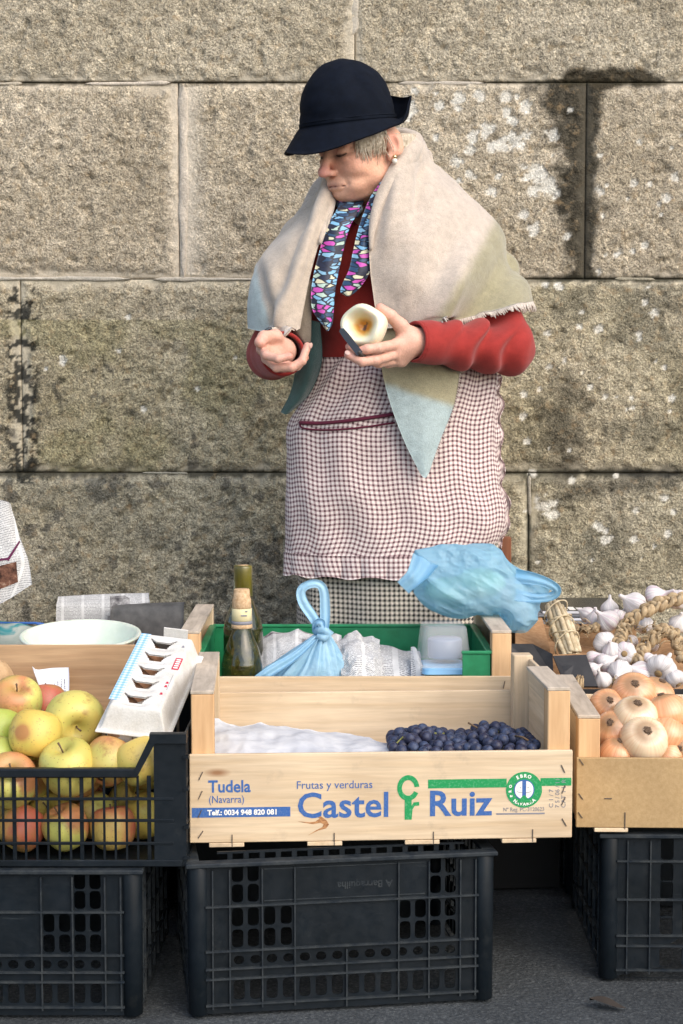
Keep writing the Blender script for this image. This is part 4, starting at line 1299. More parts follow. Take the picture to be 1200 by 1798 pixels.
# earring
m = Mat("gold", 0.25, (0.75, 0.58, 0.32)); m.set("Metallic", 1.0); GOLD = m.m
m = Mat("pearl", 0.2, (0.75, 0.70, 0.60)); PEARL = m.m
for k, (r, mt, dz) in enumerate(((0.0046, GOLD, 0.0), (0.0058, PEARL, -0.0085))):
    bm = bmesh.new(); bmesh.ops.create_uvsphere(bm, u_segments=14, v_segments=10, radius=r)
    me = bm_mesh("earring", bm, mt, True)
    me.transform(Matrix.Translation(head_w((-0.0885, -0.004, -0.035)) + Vector((0.0, -0.002, dz))))
    wput("earring", me)

# --- hat
nph = 96
ph = np.linspace(0, 2 * math.pi, nph, endpoint=False)       # 0 = front
cf, sf = np.cos(ph), np.sin(ph)
rings = []
def ring(sc, z, dz=0):
    a = 0.1025 * sc; b = 0.0930 * sc
    return np.stack([b * sf, a * cf, z + dz + 0 * ph], 1)
front = sstep(-0.3, 1.0, cf); back = sstep(0.35, 0.92, -cf)
wav = 0.004 * np.sin(3 * ph + 0.8) + 0.003 * np.sin(5 * ph)
for t in np.linspace(1, 0, 9):                               # brim from the rim inwards
    out = (0.032 + 0.012 * front + 0.010 * back) * t
    dn = -(0.0215 + 0.032 * front) * t * (1 - back) + back * (0.050 * t * t - 0.026 * t * (1 - t) * 2.2) + wav * t
    a = 0.1030 + out; b = 0.0935 + out * 0.9
    rings.append(np.stack([b * sf, a * cf, dn], 1))
prof = [(1.012, 0.001), (1.012, 0.007), (0.995, 0.009), (0.99, 0.028), (0.965, 0.046), (0.920, 0.062), (0.855, 0.078), (0.765, 0.093), (0.645, 0.106), (0.49, 0.117), (0.31, 0.1245), (0.13, 0.1290), (0.004, 0.1300)]
for sc, z in [tuple(q) for q in catmull(prof, 44)]:
    dent = 1 - 0.055 * np.exp(-((ph - 4.15) / 0.30) ** 2) * np.exp(-((z - 0.055) / 0.030) ** 2) - 0.085 * np.exp(-((ph - 5.0) / 0.22) ** 2) * np.exp(-((z - 0.090) / 0.030) ** 2) + 0.030 * np.exp(-((ph - 4.6) / 0.16) ** 2) * np.exp(-((z - 0.075) / 0.04) ** 2) - 0.05 * np.exp(-((ph - 3.5) / 0.2) ** 2) * np.exp(-((z - 0.085) / 0.03) ** 2) - 0.020 * np.exp(-((z - 0.022 - 0.006 * np.sin(3 * ph)) / 0.006) ** 2) * (0.5 + 0.5 * np.sin(2 * ph + 1))
    r_ = ring(sc, z)
    r_[:, :2] *= dent[:, None]
    k6 = 1 + 0.020 * np.cos(6 * ph + 0.6) * sstep(0.05, 0.12, z)
    r_[:, :2] *= k6[:, None]
    rings.append(r_)
S_ = np.array(rings)
Pn = S_.reshape(-1, 3)
nz_ = fbm(Pn[:, 0], Pn[:, 1], Pn[:, 2], 22, 3, 8) - 0.5
Pn = Pn * (1 + 0.085 * nz_[:, None])
Pw = Pn @ np.array(HATR).T + np.array(HAT0)
V_, F_ = shell(Pw.reshape(S_.shape), 0.0035, True)
HAT = wput("hat", mesh("hat", V_, F_, HATM, True))
for zz_ in (0.0085, -0.010):
    pts = []
    for i in range(0, nph + 1, 2):
        j = i % nph
        if zz_ > 0: q = ring(1.012, zz_)[j]
        else: continue
        pts.append(Vector(q))
    if pts:
        v_, f_, _ = tube_geo([HAT0 + HATR @ q for q in pts], 0.0013, 5, False)
        wput("hat_seam", mesh("hat_seam", v_, f_, HATM, True), HAT).matrix_parent_inverse = Matrix()

# --- sweater: trunk and sleeves with folds
CUF_R = A3(497, 621, 3.318); CUF_L = A3(731, 600, 3.288)
def sweater_sdf(Q):
    d = s_ell(Q, CH, (0.185, 0.128, 0.215))
    d = smin(d, s_ell(Q, A3(650, 520, 3.520), (0.12, 0.115, 0.115)), 0.05)
    d = smin(d, s_ell(Q, A3(705, 650, 3.560), (0.196, 0.118, 0.120)), 0.05)
    d = smin(d, s_cap(Q, SH_R, EL_R, 0.060, 0.052), 0.04)
    d = smin(d, s_cap(Q, SH_L, EL_L, 0.060, 0.053), 0.04)
    f1 = s_cap(Q, EL_R, CUF_R, 0.052, 0.046)
    d = smin(d, f1, 0.02)
    f2 = s_cap(Q, EL_L, CUF_L, 0.055, 0.043)
    d = smin(d, f2, 0.02)
    # folds across the sleeves near the elbows, soft drape on the chest
    ax = (CUF_L - EL_L) / np.linalg.norm(CUF_L - EL_L)
    t = (Q - EL_L) @ ax
    w = np.exp(-((Q - A3(845, 605, 3.37)) ** 2).sum(1) / 0.085 ** 2)
    d = d + 0.0125 * w * np.sin(t * 88 + 9 * (Q[:, 2] - 1.05) * 3 + 2.5 * np.sin(Q[:, 2] * 40))
    d = d + 0.0040 * (np.sin(Q[:, 0] * 62 + 1.5 * np.sin(Q[:, 2] * 14)) * np.exp(-((Q[:, 1] - 3.40) / 0.05) ** 2) * np.exp(-((Q[:, 2] - 1.15) / 0.13) ** 2))
    d = d + 0.0035 * (fbm(Q[:, 0], Q[:, 1], Q[:, 2], 16, 2, 6) - 0.5)
    # collar opening
    d = smax(d, -s_ell(Q, A3(655, 335, 3.47), (0.062, 0.10, 0.085)), 0.01)
    # sleeve mouths, hollow
    for c_, el, ra in ((CUF_R, EL_R, 0.0385), (CUF_L, EL_L, 0.0350)):
        x_ = (c_ - el) / np.linalg.norm(c_ - el)
        tt = (Q - c_) @ x_
        near = (((Q - c_) ** 2).sum(1) < 0.09 ** 2)
        cut = np.where(near, tt, -1.0)
        d = np.maximum(d, np.where(near, tt - 0.004, -1))
        bore = s_cap(Q, c_ - x_ * 0.075, c_ + x_ * 0.1, ra)
        d = np.maximum(d, -bore)
    return d
Vs, Fs = surfnet(sweater_sdf, (-0.26, 3.24, 0.84), (0.50, 3.74, 1.50), 0.0045)
wput("sweater", mesh("sweater", Vs, Fs, SWEAT, True))
def push_out(S_, gap, it=3, ymax=9.0):
    """keep a cloth grid outside the sweater"""
    Q = S_.reshape(-1, 3).astype(np.float32)
    for _ in range(it):
        d = sweater_sdf(Q); s = np.where((d < gap) & (d > -0.06) & (Q[:, 1] < ymax))[0]
        if len(s) == 0: break
        q = Q[s]; g = np.empty_like(q); e = 0.004
        for k in range(3):
            o_ = np.zeros(3, np.float32); o_[k] = e
            g[:, k] = sweater_sdf(q + o_) - sweater_sdf(q - o_)
        g /= np.linalg.norm(g, axis=1, keepdims=True) + 1e-9
        Q[s] += g * (gap - d[s])[:, None]
    return Q.reshape(S_.shape).astype(float)
def relax(S_, it=3):
    for _ in range(it):
        T = S_.copy()
        T[1:-1, 1:-1] = 0.5 * S_[1:-1, 1:-1] + 0.125 * (S_[:-2, 1:-1] + S_[2:, 1:-1] + S_[1:-1, :-2] + S_[1:-1, 2:])
        S_ = T
    return S_
for c_, el, ra in ((CUF_R, EL_R, 0.0425), (CUF_L, EL_L, 0.0392)):
    x_ = Vector((c_ - el) / np.linalg.norm(c_ - el)); n_ = x_.orthogonal().normalized(); b_ = x_.cross(n_)
    pts = [Vector(c_) + x_ * 0.003 + (n_ * math.cos(a) + b_ * math.sin(a)) * ra for a in np.linspace(0, 2 * math.pi, 49)]
    v_, f_, _ = tube_geo(pts, 0.0034, 8, False)
    wput("cuff", mesh("cuff", v_, f_, SWEAT, True))

# --- printed neck scarf
m = Mat("printed_silk", 0.45, (0.1, 0.1, 0.2), 0.4)
uvn = m.n("ShaderNodeUVMap"); mp = m.mapn((58, 112, 1), src=uvn.outputs[0], rnd=False)
wob = m.noise(mp, 0.9, 2); wv = m.n("ShaderNodeVectorMath", operation='MULTIPLY_ADD'); m.l(wob, wv.inputs[0]); wv.inputs[1].default_value = (0.9, 0.7, 0); m.l(mp, wv.inputs[2])
vo = m.n("ShaderNodeTexVoronoi", feature='F1', voronoi_dimensions='2D'); vo.inputs["Scale"].default_value = 1.0; vo.inputs["Randomness"].default_value = 0.85; m.l(wv.outputs[0], vo.inputs["Vector"])
ve = m.n("ShaderNodeTexVoronoi", feature='DISTANCE_TO_EDGE', voronoi_dimensions='2D'); ve.inputs["Scale"].default_value = 1.0; ve.inputs["Randomness"].default_value = 0.85; m.l(wv.outputs[0], ve.inputs["Vector"])
sp = m.n("ShaderNodeSeparateColor"); m.l(vo.outputs["Color"], sp.inputs[0])
pal = m.ramp(sp.outputs[0], [(0.0, (0.20, 0.44, 0.66)), (0.16, (0.52, 0.07, 0.40)), (0.32, (0.62, 0.60, 0.42)), (0.42, (0.02, 0.06, 0.13)), (0.58, (0.22, 0.42, 0.58)), (0.68, (0.50, 0.07, 0.38)), (0.76, (0.40, 0.54, 0.46)), (0.82, (0.012, 0.016, 0.04))], 'CONSTANT')
ed = m.ramp(ve.outputs["Distance"], [(0.09, 1.0), (0.15, 0.0)])
m.color(m.mix(pal, (0.008, 0.010, 0.025), ed)); m.set("Sheen Weight", 0.2)
SILK = m.m
def strip(rows, wid, nu=14, nv=60, th=0.003, bulge=0.008):
    """rows: (left px, right px, py, Y) down the strip"""
    ctrl = [[P(l, y, Y), P((l + r) / 2, y + 2, Y - bulge), P(r, y, Y + 0.002)] for l, r, y, Y in rows]
    S_ = surf(ctrl, nu, nv)
    uu = np.linspace(0, wid, nu); L = np.concatenate([[0], np.cumsum(np.linalg.norm(np.diff(S_[:, nu // 2], axis=0), axis=1))])
    UV = np.stack(np.meshgrid(uu, L), -1).reshape(-1, 2)
    V_, F_ = shell(S_, th)
    return V_, F_, np.concatenate([UV, UV])
def scarf_piece(rows, wid, off):
    V_, F_, UV = strip(rows, wid)
    return mesh("scarf", V_, F_, SILK, True, uv=UV + np.array(off))
a_ = scarf_piece([(600, 640, 352, 3.440), (590, 630, 372, 3.405), (573, 614, 400, 3.384), (562, 603, 440, 3.374), (552, 594, 480, 3.366), (547, 588, 515, 3.360), (550, 586, 545, 3.358), (566, 583, 568, 3.357), (574, 577, 579, 3.357)], 0.045, (0, 0))
b_ = scarf_piece([(700, 722, 262, 3.455), (688, 712, 288, 3.430), (672, 698, 315, 3.410), (652, 684, 345, 3.395), (639, 668, 375, 3.385), (628, 655, 410, 3.375), (620, 652, 445, 3.366), (613, 650, 475, 3.361), (602, 637, 498, 3.359), (599, 624, 512, 3.359), (607, 615, 518, 3.360)], 0.034, (3.1, 0))
c_ = scarf_piece([(640, 600, 345, 3.42), (690, 612, 325, 3.46), (715, 640, 300, 3.50), (730, 660, 285, 3.55)], 0.05, (1.7, 2.0))
bm = bmesh.new()
for q in (a_, b_): bm.from_mesh(q)
me = bpy.data.meshes.new("scarf"); bm.to_mesh(me); bm.free(); me.materials.append(SILK); smooth(me)
wput("scarf", me)
# the part round the neck: a rolled band
ctr = [(632, 372, 3.425), (606, 362, 3.44), (592, 335, 3.48), (610, 290, 3.54), (660, 275, 3.58), (710, 268, 3.54), (716, 268, 3.47), (700, 295, 3.425)]
v_, f_, uv_ = tube_geo([Vector(q) for q in catmull([list(P(*q)) for q in ctr], 50)], 0.014, 10)
wput("neck_band", mesh("neck_band", v_, f_, SILK, True, uv=[(a * 0.08, b) for a, b in uv_]))

# --- shawl
BEI, KHA, BLG = np.array((0.51, 0.430, 0.355)), np.array((0.300, 0.270, 0.170)), np.array((0.36, 0.435, 0.43))
def pixof(S_):
    Q = S_.reshape(-1, 3); d = Q[:, 2] - CAMH
    f = Q[:, 1] * math.cos(TH) - d * math.sin(TH)
    return 600 + FPX * Q[:, 0] / f, 899 - FPX * (Q[:, 1] * math.sin(TH) + d * math.cos(TH)) / f
def lerpc(a, b, w): return a * (1 - w[:, None]) + b * w[:, None]
def piece(ctrl, nu, nv, dye, amp=0.006, seed=0, th=0.0045, folds=None):
    S_ = surf([[P(*q) for q in r] for r in ctrl], nu, nv)
    n = sgrid_normals(S_)
    X, Y, Z = S_[..., 0], S_[..., 1], S_[..., 2]
    dsp = amp * (fbm(X, Y, Z, 9, 3, seed) - 0.5) * 2
    if folds is not None: dsp = dsp + folds(S_)
    S_ = S_ + n * dsp[..., None] * np.sign(-(n[..., 1:2]) + 1e-6)
    S_ = push_out(relax(push_out(S_, 0.009), 2), 0.007)
    V_, F_ = shell(S_, th)
    c = dye(S_)
    return V_, F_, np.concatenate([c, c]), S_
def dye_r(S_):
    px, py = pixof(S_)
    X, Y, Z = S_.reshape(-1, 3).T
    u = np.tile(np.linspace(0, 1, S_.shape[1]), S_.shape[0]); v = np.repeat(np.linspace(0, 1, S_.shape[0]), S_.shape[1])
    nz = 12 * (fbm(X, Y, Z, 30, 3, 77) - 0.5)
    s = (px - 868) * 0.62 + (py - 385) * 0.78 + (px - 868) * 0.0 + nz      # distance past the beige/khaki edge
    edge = 385 + (870 - px) * 1.75                                            # khaki edge line in the drape
    w = sstep(-26, 26, py - edge + 2.5 * nz)
    return lerpc(np.tile(BEI, (len(px), 1)), KHA, w)
def folds_r(S_):
    px, py = pixof(S_); px = px.reshape(S_.shape[:2]); py = py.reshape(S_.shape[:2])
    v = np.linspace(0, 1, S_.shape[0])[:, None] + 0 * px
    f = 0.016 * np.exp(-(((px - 705 + (py - 300) * 0.20) / 14.0) ** 2)) * sstep(0.0, 0.15, v) * sstep(0.75, 0.3, v)
    f += -0.018 * np.exp(-(((px - 742 + (py - 300) * 0.12) / 13.0) ** 2)) * sstep(0.05, 0.2, v) * sstep(0.6, 0.3, v)
    t = (px - 860) * 0.80 + (py - 400) * 0.60
    f += 0.019 * np.sin(t / 17.0 + 0.8) * sstep(0.40, 0.85, v) * sstep(700, 800, px) * sstep(945, 890, px)
    f += 0.017 * np.exp(-(((px - 800 + (py - 480) * 0.30) / 14.0) ** 2)) * sstep(400, 470, py)
    return f
RR = [[(703, 290, 3.430), (722, 262, 3.450), (743, 247, 3.530), (712, 226, 3.600), (665, 232, 3.640)],
      [(688, 318, 3.405), (728, 300, 3.418), (764, 292, 3.530), (735, 270, 3.625), (665, 275, 3.665)],
      [(664, 360, 3.378), (735, 342, 3.390), (812, 338, 3.530), (775, 320, 3.650), (665, 330, 3.690)],
      [(650, 410, 3.362), (742, 400, 3.360), (860, 388, 3.520), (805, 380, 3.665), (665, 390, 3.705)],
      [(650, 470, 3.352), (752, 465, 3.338), (892, 452, 3.500), (820, 440, 3.675), (665, 450, 3.715)],
      [(656, 520, 3.352), (764, 512, 3.334), (918, 497, 3.480), (835, 490, 3.680), (665, 500, 3.72)],
      [(665, 578, 3.356), (778, 566, 3.345), (934, 529, 3.470), (845, 540, 3.680), (665, 555, 3.72)]]
Vr, Fr, Cr, Sr = piece(RR, 110, 110, dye_r, 0.009, 3, folds=folds_r)
def dye_l(S_):
    px, py = pixof(S_)
    X, Y, Z = S_.reshape(-1, 3).T
    nz = 8 * (fbm(X, Y, Z, 30, 3, 71) - 0.5)
    w = sstep(5, -5, px - (447 + np.clip(py - 450, 0, 200) * 0.22) + nz)
    return lerpc(np.tile(BEI * np.array((0.98, 0.97, 0.94)), (len(px), 1)), BLG, w)
def folds_l(S_):
    px, py = pixof(S_); px = px.reshape(S_.shape[:2]); py = py.reshape(S_.shape[:2])
    t = (px - 575) + (py - 330) * 0.36
    f = 0.012 * np.exp(-((t / 9.0) ** 2)) - 0.009 * np.exp(-(((t + 20) / 9.0) ** 2))
    f += 0.010 * np.exp(-(((px - 478 + (py - 480) * -0.20) / 14.0) ** 2)) * sstep(430, 500, py)
    f += -0.010 * np.exp(-(((px - 458 + (py - 480) * -0.22) / 9.0) ** 2)) * sstep(440, 500, py)
    return f
LL = [[(590, 330, 3.460), (582, 318, 3.480), (580, 298, 3.530), (612, 256, 3.600), (665, 232, 3.640)],
      [(583, 354, 3.425), (567, 347, 3.430), (552, 347, 3.520), (585, 290, 3.625), (665, 275, 3.665)],
      [(576, 390, 3.380), (544, 385, 3.390), (508, 398, 3.500), (555, 350, 3.650), (665, 330, 3.690)],
      [(560, 430, 3.364), (515, 430, 3.366), (462, 448, 3.475), (525, 410, 3.665), (665, 390, 3.705)],
      [(546, 480, 3.352), (503, 482, 3.345), (444, 490, 3.450), (505, 460, 3.675), (665, 450, 3.715)],
      [(536, 530, 3.345), (498, 535, 3.335), (437, 535, 3.440), (495, 510, 3.680), (665, 500, 3.72)],
      [(527, 577, 3.342), (500, 586, 3.330), (438, 576, 3.435), (490, 560, 3.680), (665, 555, 3.72)]]
Vl, Fl, Cl, Sl = piece(LL, 90, 90, dye_l, 0.008, 5, folds=folds_l)
def dye_t(S_):
    px, py = pixof(S_)
    X, Y, Z = S_.reshape(-1, 3).T
    nz = 9 * (fbm(X, Y, Z, 30, 3, 73) - 0.5)
    w = sstep(-8, 8, py - (672 + (px - 670) * 0.33) + nz)
    return lerpc(np.tile(KHA * 1.1, (len(px), 1)), BLG * 1.08, w)
TT = [[(664, 535, 3.366), (732, 535, 3.362), (800, 535, 3.370)],
      [(667, 600, 3.372), (737, 600, 3.368), (808, 600, 3.380)],
      [(671, 650, 3.374), (740, 655, 3.368), (807, 655, 3.380)],
      [(686, 710, 3.366), (743, 712, 3.360), (797, 712, 3.370)],
      [(712, 778, 3.362), (746, 780, 3.356), (772, 775, 3.364)],
      [(738, 830, 3.358), (746, 839, 3.356), (753, 828, 3.360)]]
Vt, Ft, Ct, St = piece(TT, 50, 70, dye_t, 0.003, 8)
def shaded_dye_d(S_):  # hanging tail: the shadow it lies in is put into a dark teal
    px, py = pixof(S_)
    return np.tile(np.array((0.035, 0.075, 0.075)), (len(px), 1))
DD = [[(528, 560, 3.46), (546, 562, 3.44), (562, 566, 3.45)], [(522, 630, 3.46), (545, 632, 3.44), (565, 632, 3.46)], [(512, 685, 3.46), (530, 690, 3.45), (545, 688, 3.47)], [(494, 724, 3.46), (500, 727, 3.455), (508, 724, 3.46)]]
Vd, Fd, Cd, Sd = piece(DD, 24, 40, shaded_dye_d, 0.003, 9)
# inner fold beside the scarf, its shadow put into a grey-brown colour
def shaded_dye_i(S_):
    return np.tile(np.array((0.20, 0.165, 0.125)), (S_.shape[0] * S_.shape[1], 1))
II = [[(512, 500, 3.39), (530, 498, 3.375), (548, 490, 3.372)], [(512, 550, 3.385), (530, 548, 3.370), (547, 545, 3.372)], [(510, 590, 3.38), (528, 590, 3.366), (546, 588, 3.372)], [(512, 606, 3.38), (528, 606, 3.368), (545, 602, 3.374)]]
Vi, Fi, Ci, Si = piece(II, 20, 30, shaded_dye_i, 0.006, 12)
cp = [(651, 440, 3.350, .003), (655, 400, 3.358, .008), (671, 348, 3.378, .014), (698, 300, 3.408, .019), (722, 268, 3.450, .021), (726, 246, 3.520, .020), (690, 240, 3.585, .018), (640, 262, 3.590, .016), (594, 300, 3.540, .013), (586, 332, 3.480, .010), (576, 376, 3.405, .009), (562, 428, 3.358, .004)]
cc = catmull([list(P(*q[:3])) + [q[3]] for q in cp], 70)
Vc, Fc, _ = tube_geo([Vector(q[:3]) for q in cc], [max(0.002, q[3]) for q in cc], 16)
Vc = np.array([tuple(q) for q in Vc])
Vc = Vc + 0.006 * (np.stack([fbm(Vc[:, 0], Vc[:, 1], Vc[:, 2], 14, 2, k) for k in (1, 2, 3)], 1) - 0.5)
Cc = np.tile(BEI, (len(Vc), 1))
V_, F_, C_ = [], [], []
o = 0
for a, b, c in ((Vr, Fr, Cr), (Vl, Fl, Cl), (Vt, Ft, Ct), (Vd, Fd, Cd), (Vi, Fi, Ci), (Vc, Fc, Cc)):
    V_.append(a); F_ += [tuple(int(i) + o for i in q) for q in b]; C_.append(c); o += len(a)
SHAWL = wput("shawl", mesh("shawl", np.concatenate(V_), F_, WOOL, True, col={"dye": np.concatenate(C_)}))
# fringe along the hem over the arm and down the tip
rs = random.Random(7)
parts = []
hem = Sr[-1]; up = Sr[-4]
for i in range(17, 80):
    for k in range(4):
        t = i + k / 4
        i0 = int(t); f = t - i0
        p = Vector(hem[i0] * (1 - f) + hem[i0 + 1] * f); q = Vector(up[i0] * (1 - f) + up[i0 + 1] * f)
        dr = (p - q).normalized()
        L = rs.uniform(0.010, 0.019)
        j = Vector((rs.uniform(-.35, .35), rs.uniform(-.5, .1), rs.uniform(-.5, .2)))
        pts = [p - dr * 0.002, p + dr * L * 0.5 + j * L * 0.25, p + dr * L + j * L * 0.7]
        v_, f_, _ = tube_geo(pts, [0.0019, 0.0017, 0.0010], 4)
        parts.append((v_, f_))
for i in range(18, 66, 1):
    p = Vector(St[i, -1]); dr = Vector((1, -0.15, -0.25)).normalized(); L = rs.uniform(0.003, 0.006)
    v_, f_, _ = tube_geo([p, p + dr * L * 0.5, p + dr * L + Vector((0, 0, -L * 0.4))], [0.0011, 0.0009, 0.0005], 4)
    parts.append((v_, f_))
v_, f_ = join_geo(parts)
FRM = cloth_mat("fringe_wool", None, (0.60, 0.53, 0.46), 0.4, 500, 0.3, 0.15)
o = tag(wput("fringe", mesh("fringe", v_, f_, FRM, True), SHAWL), kind="stuff")

# --- skirt, apron
def check_mat(name, per, cols, tooth=False):
    m = Mat(name, 0.85, spec=0.2)
    u = m.n("ShaderNodeUVMap"); sx = m.n("ShaderNodeSeparateXYZ"); m.l(u.outputs[0], sx.inputs[0])
    wobx = m.noise(m.mapn((1, 1, 1), rnd=False), 18, 2)
    def band(s, ph_=0.0):
        a = m.math('MULTIPLY_ADD', s, 1.0 / per, ph_)
        a = m.math('ADD', a, m.math('MULTIPLY', wobx, 0.12))
        a = m.math('FRACT', a)
        return m.math('MULTIPLY', m.math('GREATER_THAN', a, 0.06), m.math('LESS_THAN', a, 0.52))
    a, b = band(sx.outputs[0]), band(sx.outputs[1])
    if tooth:
        dgn = m.math('ADD', m.math('MULTIPLY_ADD', sx.outputs[0], 1.0 / per, 0), m.math('MULTIPLY', sx.outputs[1], 1.0 / per))
        dd = m.math('LESS_THAN', m.math('FRACT', m.math('MULTIPLY', dgn, 2.0)), 0.5)
        both = m.math('MULTIPLY', a, b); one = m.math('SUBTRACT', m.math('ADD', a, b), m.math('MULTIPLY', both, 2.0))
        fac = m.math('ADD', both, m.math('MULTIPLY', one, dd))
        c = m.mix(cols[0], cols[2], fac)
    else:
        c = m.ramp(m.math('MULTIPLY', m.math('ADD', a, b), 0.5), [(0.0, cols[0]), (0.5, cols[1]), (1.0, cols[2])])
    g = m.noise(m.mapn((1, 1, 1), rnd=False), 900, 2); g2 = m.noise(m.mapn((1, 1, 1), rnd=False), 25, 3)
    c = m.mix(c, m.ramp(g, [(0.3, 0.82), (0.7, 1.12)]), 0.7, 'MULTIPLY')
    c = m.mix(c, m.ramp(g2, [(0.3, 0.90), (0.7, 1.06)]), 1.0, 'MULTIPLY')
    m.color(c); m.bump(g, 0.15, 0.001); m.set("Sheen Weight", 0.15)
    return m.m
GING = check_mat("gingham_cotton", 0.0103, ((0.74, 0.665, 0.61), (0.46, 0.335, 0.325), (0.115, 0.062, 0.068)))
TOOTH = check_mat("houndstooth_wool", 0.0105, ((0.60, 0.54, 0.44), (0.3, 0.3, 0.3), (0.012, 0.013, 0.016)), True)

def ellsurf(rows, nu, nv, th0, th1, foldf=None, yc=3.552):
    """rows: (py, left px, right px, depth b); arc th0..th1 (degrees, 0 = towards the camera)"""
    ctrl = []
    for py, l, r, b in rows:
        k = (yc - b * 0.3) / FPX
        pc = P((l + r) / 2, py, yc - b * 0.3)
        a = (r - l) / 2 * k / math.sin(R(min(90, max(abs(th0), abs(th1)))))
        ctrl.append([pc.x, pc.z, a, b])
    C_ = catmull(ctrl, nv)
    th = np.radians(np.linspace(th0, th1, nu))[None, :]
    S_ = np.empty((nv, nu, 3))
    S_[..., 0] = C_[:, 0:1] + C_[:, 2:3] * np.sin(th)
    S_[..., 1] = yc - C_[:, 3:4] * np.sign(np.cos(th)) * np.abs(np.cos(th)) ** 0.62
    S_[..., 2] = C_[:, 1:2] + 0 * th
    if foldf is not None:
        d = foldf(np.linspace(0, 1, nu)[None, :] + 0 * S_[..., 0], np.linspace(0, 1, nv)[:, None] + 0 * S_[..., 0], S_)
        nr = np.stack([np.sin(th) + 0 * S_[..., 0], -np.cos(th) + 0 * S_[..., 0], 0 * S_[..., 0]], -1)
        S_ = S_ + nr * d[..., None]
    return S_
def arcuv(S_):
    du = np.concatenate([np.zeros((S_.shape[0], 1)), np.cumsum(np.linalg.norm(np.diff(S_, axis=1), axis=2), axis=1)], 1)
    dv = np.concatenate([np.zeros((1, S_.shape[1])), np.cumsum(np.linalg.norm(np.diff(S_, axis=0), axis=2), axis=0)], 0)
    mid = S_.shape[1] // 2
    du = du - du[:, mid:mid + 1]
    return np.stack([du * 0.999 + 0.0, dv], -1).reshape(-1, 2)
def skf(u, v, S_):
    return 0.010 * np.sin(u * 2 * math.pi * 9 + 1.5 * v) * sstep(0.1, 0.9, v) + 0.006 * (fbm(S_[..., 0], S_[..., 1], S_[..., 2], 9, 2, 3) - 0.5)
zsk = [(640, 575, 855, 0.118), (760, 535, 872, 0.140), (900, 525, 878, 0.146), (1050, 524, 886, 0.148), (1250, 520, 890, 0.150), (1360, 518, 895, 0.150)]
S_ = ellsurf(zsk, 161, 70, -180, 180, skf, 3.555)
wput("skirt", mesh("skirt", S_.reshape(-1, 3), grid_faces(161, 70), TOOTH, True, uv=arcuv(S_)))
for s in (-1, 1):                                                   # shoes
    hipx = PEL[0] + s * 0.085
    def shoe(Q):
        d = s_cap(Q, (hipx, 3.60, 0.040), (hipx + s * 0.012, 3.44, 0.034), 0.038, 0.036)
        d = smin(d, s_cap(Q, (hipx, 3.585, 0.05), (hipx, 3.58, 0.10), 0.038), 0.02)
        return np.maximum(d, 0.001 - Q[:, 2])
    V_, F_ = surfnet(shoe, (hipx - 0.07, 3.37, -0.01), (hipx + 0.07, 3.66, 0.16), 0.006)
    wput("shoe", mesh("shoe", V_, F_, Mat("shoe_leather", 0.4, (0.012, 0.011, 0.010)).m, True))

def apf(u, v, S_):
    f = 0.0050 * np.sin(u * 34 + 3 * np.sin(v * 4)) * (sstep(0.5, 0.0, v) + 0.35) * sstep(1.0, 0.85, np.abs(2 * u - 1))
    f += 0.007 * np.exp(-((v - 0.62 - 0.10 * np.cos(u * 3)) / 0.10) ** 2) * np.exp(-((u - 0.30) / 0.28) ** 2)
    f += 0.014 * (fbm(S_[..., 0] * 1.3, S_[..., 1], S_[..., 2] * 0.4, 12, 3, 14) - 0.5)
    f += 0.004 * np.sin(v * 44 + 2 * u) * sstep(0.93, 1.0, u) * sstep(0.1, 0.3, v)
    return f
zap = [(628, 572, 858, 0.130), (660, 556, 872, 0.146), (700, 534, 872, 0.150), (748, 504, 874, 0.156), (800, 503, 874, 0.160), (850, 504, 880, 0.162), (900, 505, 892, 0.164), (935, 504, 886, 0.164), (968, 503, 868, 0.163)]
SA = push_out(ellsurf(zap, 130, 120, -78, 78, apf, 3.558), 0.006)
SA = push_out(relax(SA, 3), 0.005)
V_, F_ = shell(SA, 0.0022)
uv_ = arcuv(SA)
APR = wput("apron", mesh("apron", V_, F_, GING, True, uv=np.concatenate([uv_, uv_])))
# gathered frill along the bottom
bot = SA[-1]
nu, nv = 360, 16
ui = np.linspace(0, len(bot) - 1, nu); i0 = np.clip(ui.astype(int), 0, len(bot) - 2); fr = (ui - i0)[:, None]
bt = bot[i0] * (1 - fr) + bot[i0 + 1] * fr
tn = np.gradient(bt, axis=0); tn /= np.linalg.norm(tn, axis=1, keepdims=True)
nr = np.cross(tn, np.array((0, 0, 1.0))); nr *= np.sign(-(nr[:, 1:2]) + 1e-9)
vv = np.linspace(0, 1, nv)[:, None]
uu = np.linspace(0, 1, nu)[None, :]
pl = 0.0085 * (np.abs(np.sin(uu * 31 + 0.8 * np.sin(uu * 17)))) ** 0.6 - 0.003
S_ = bt[None] + nr[None] * (0.003 + pl * vv ** 0.7)[..., None] + np.array((0, 0, -1.0)) * (0.047 * vv + 0.003 * np.sin(uu * 40) * vv)[..., None]
V_, F_ = shell(S_, 0.0018)
uv_ = arcuv(S_)
wput("frill", mesh("frill", V_, F_, GING, True, uv=np.concatenate([uv_, uv_])), APR)
# frill at the right edge
er = SA[14:, -1]
nvr = len(er)
w_ = np.linspace(0, 1, 10)[None, :]
t_ = np.linspace(0, 1, nvr)[:, None]
S_ = er[:, None, :] + np.array((0.55, -0.35, 0.0)) * (0.016 * w_ * (0.75 + 0.25 * np.sin(t_ * 33 + 2 * np.sin(t_ * 9))))[..., None] + np.array((0.2, 0.9, 0)) * (0.008 * np.sin(t_ * 71 + 3 * np.sin(t_ * 13)) * w_)[..., None]
V_, F_ = shell(S_, 0.0016)
uv_ = arcuv(S_)
wput("frill", mesh("frill", V_, F_, GING, True, uv=np.concatenate([uv_, uv_])), APR)
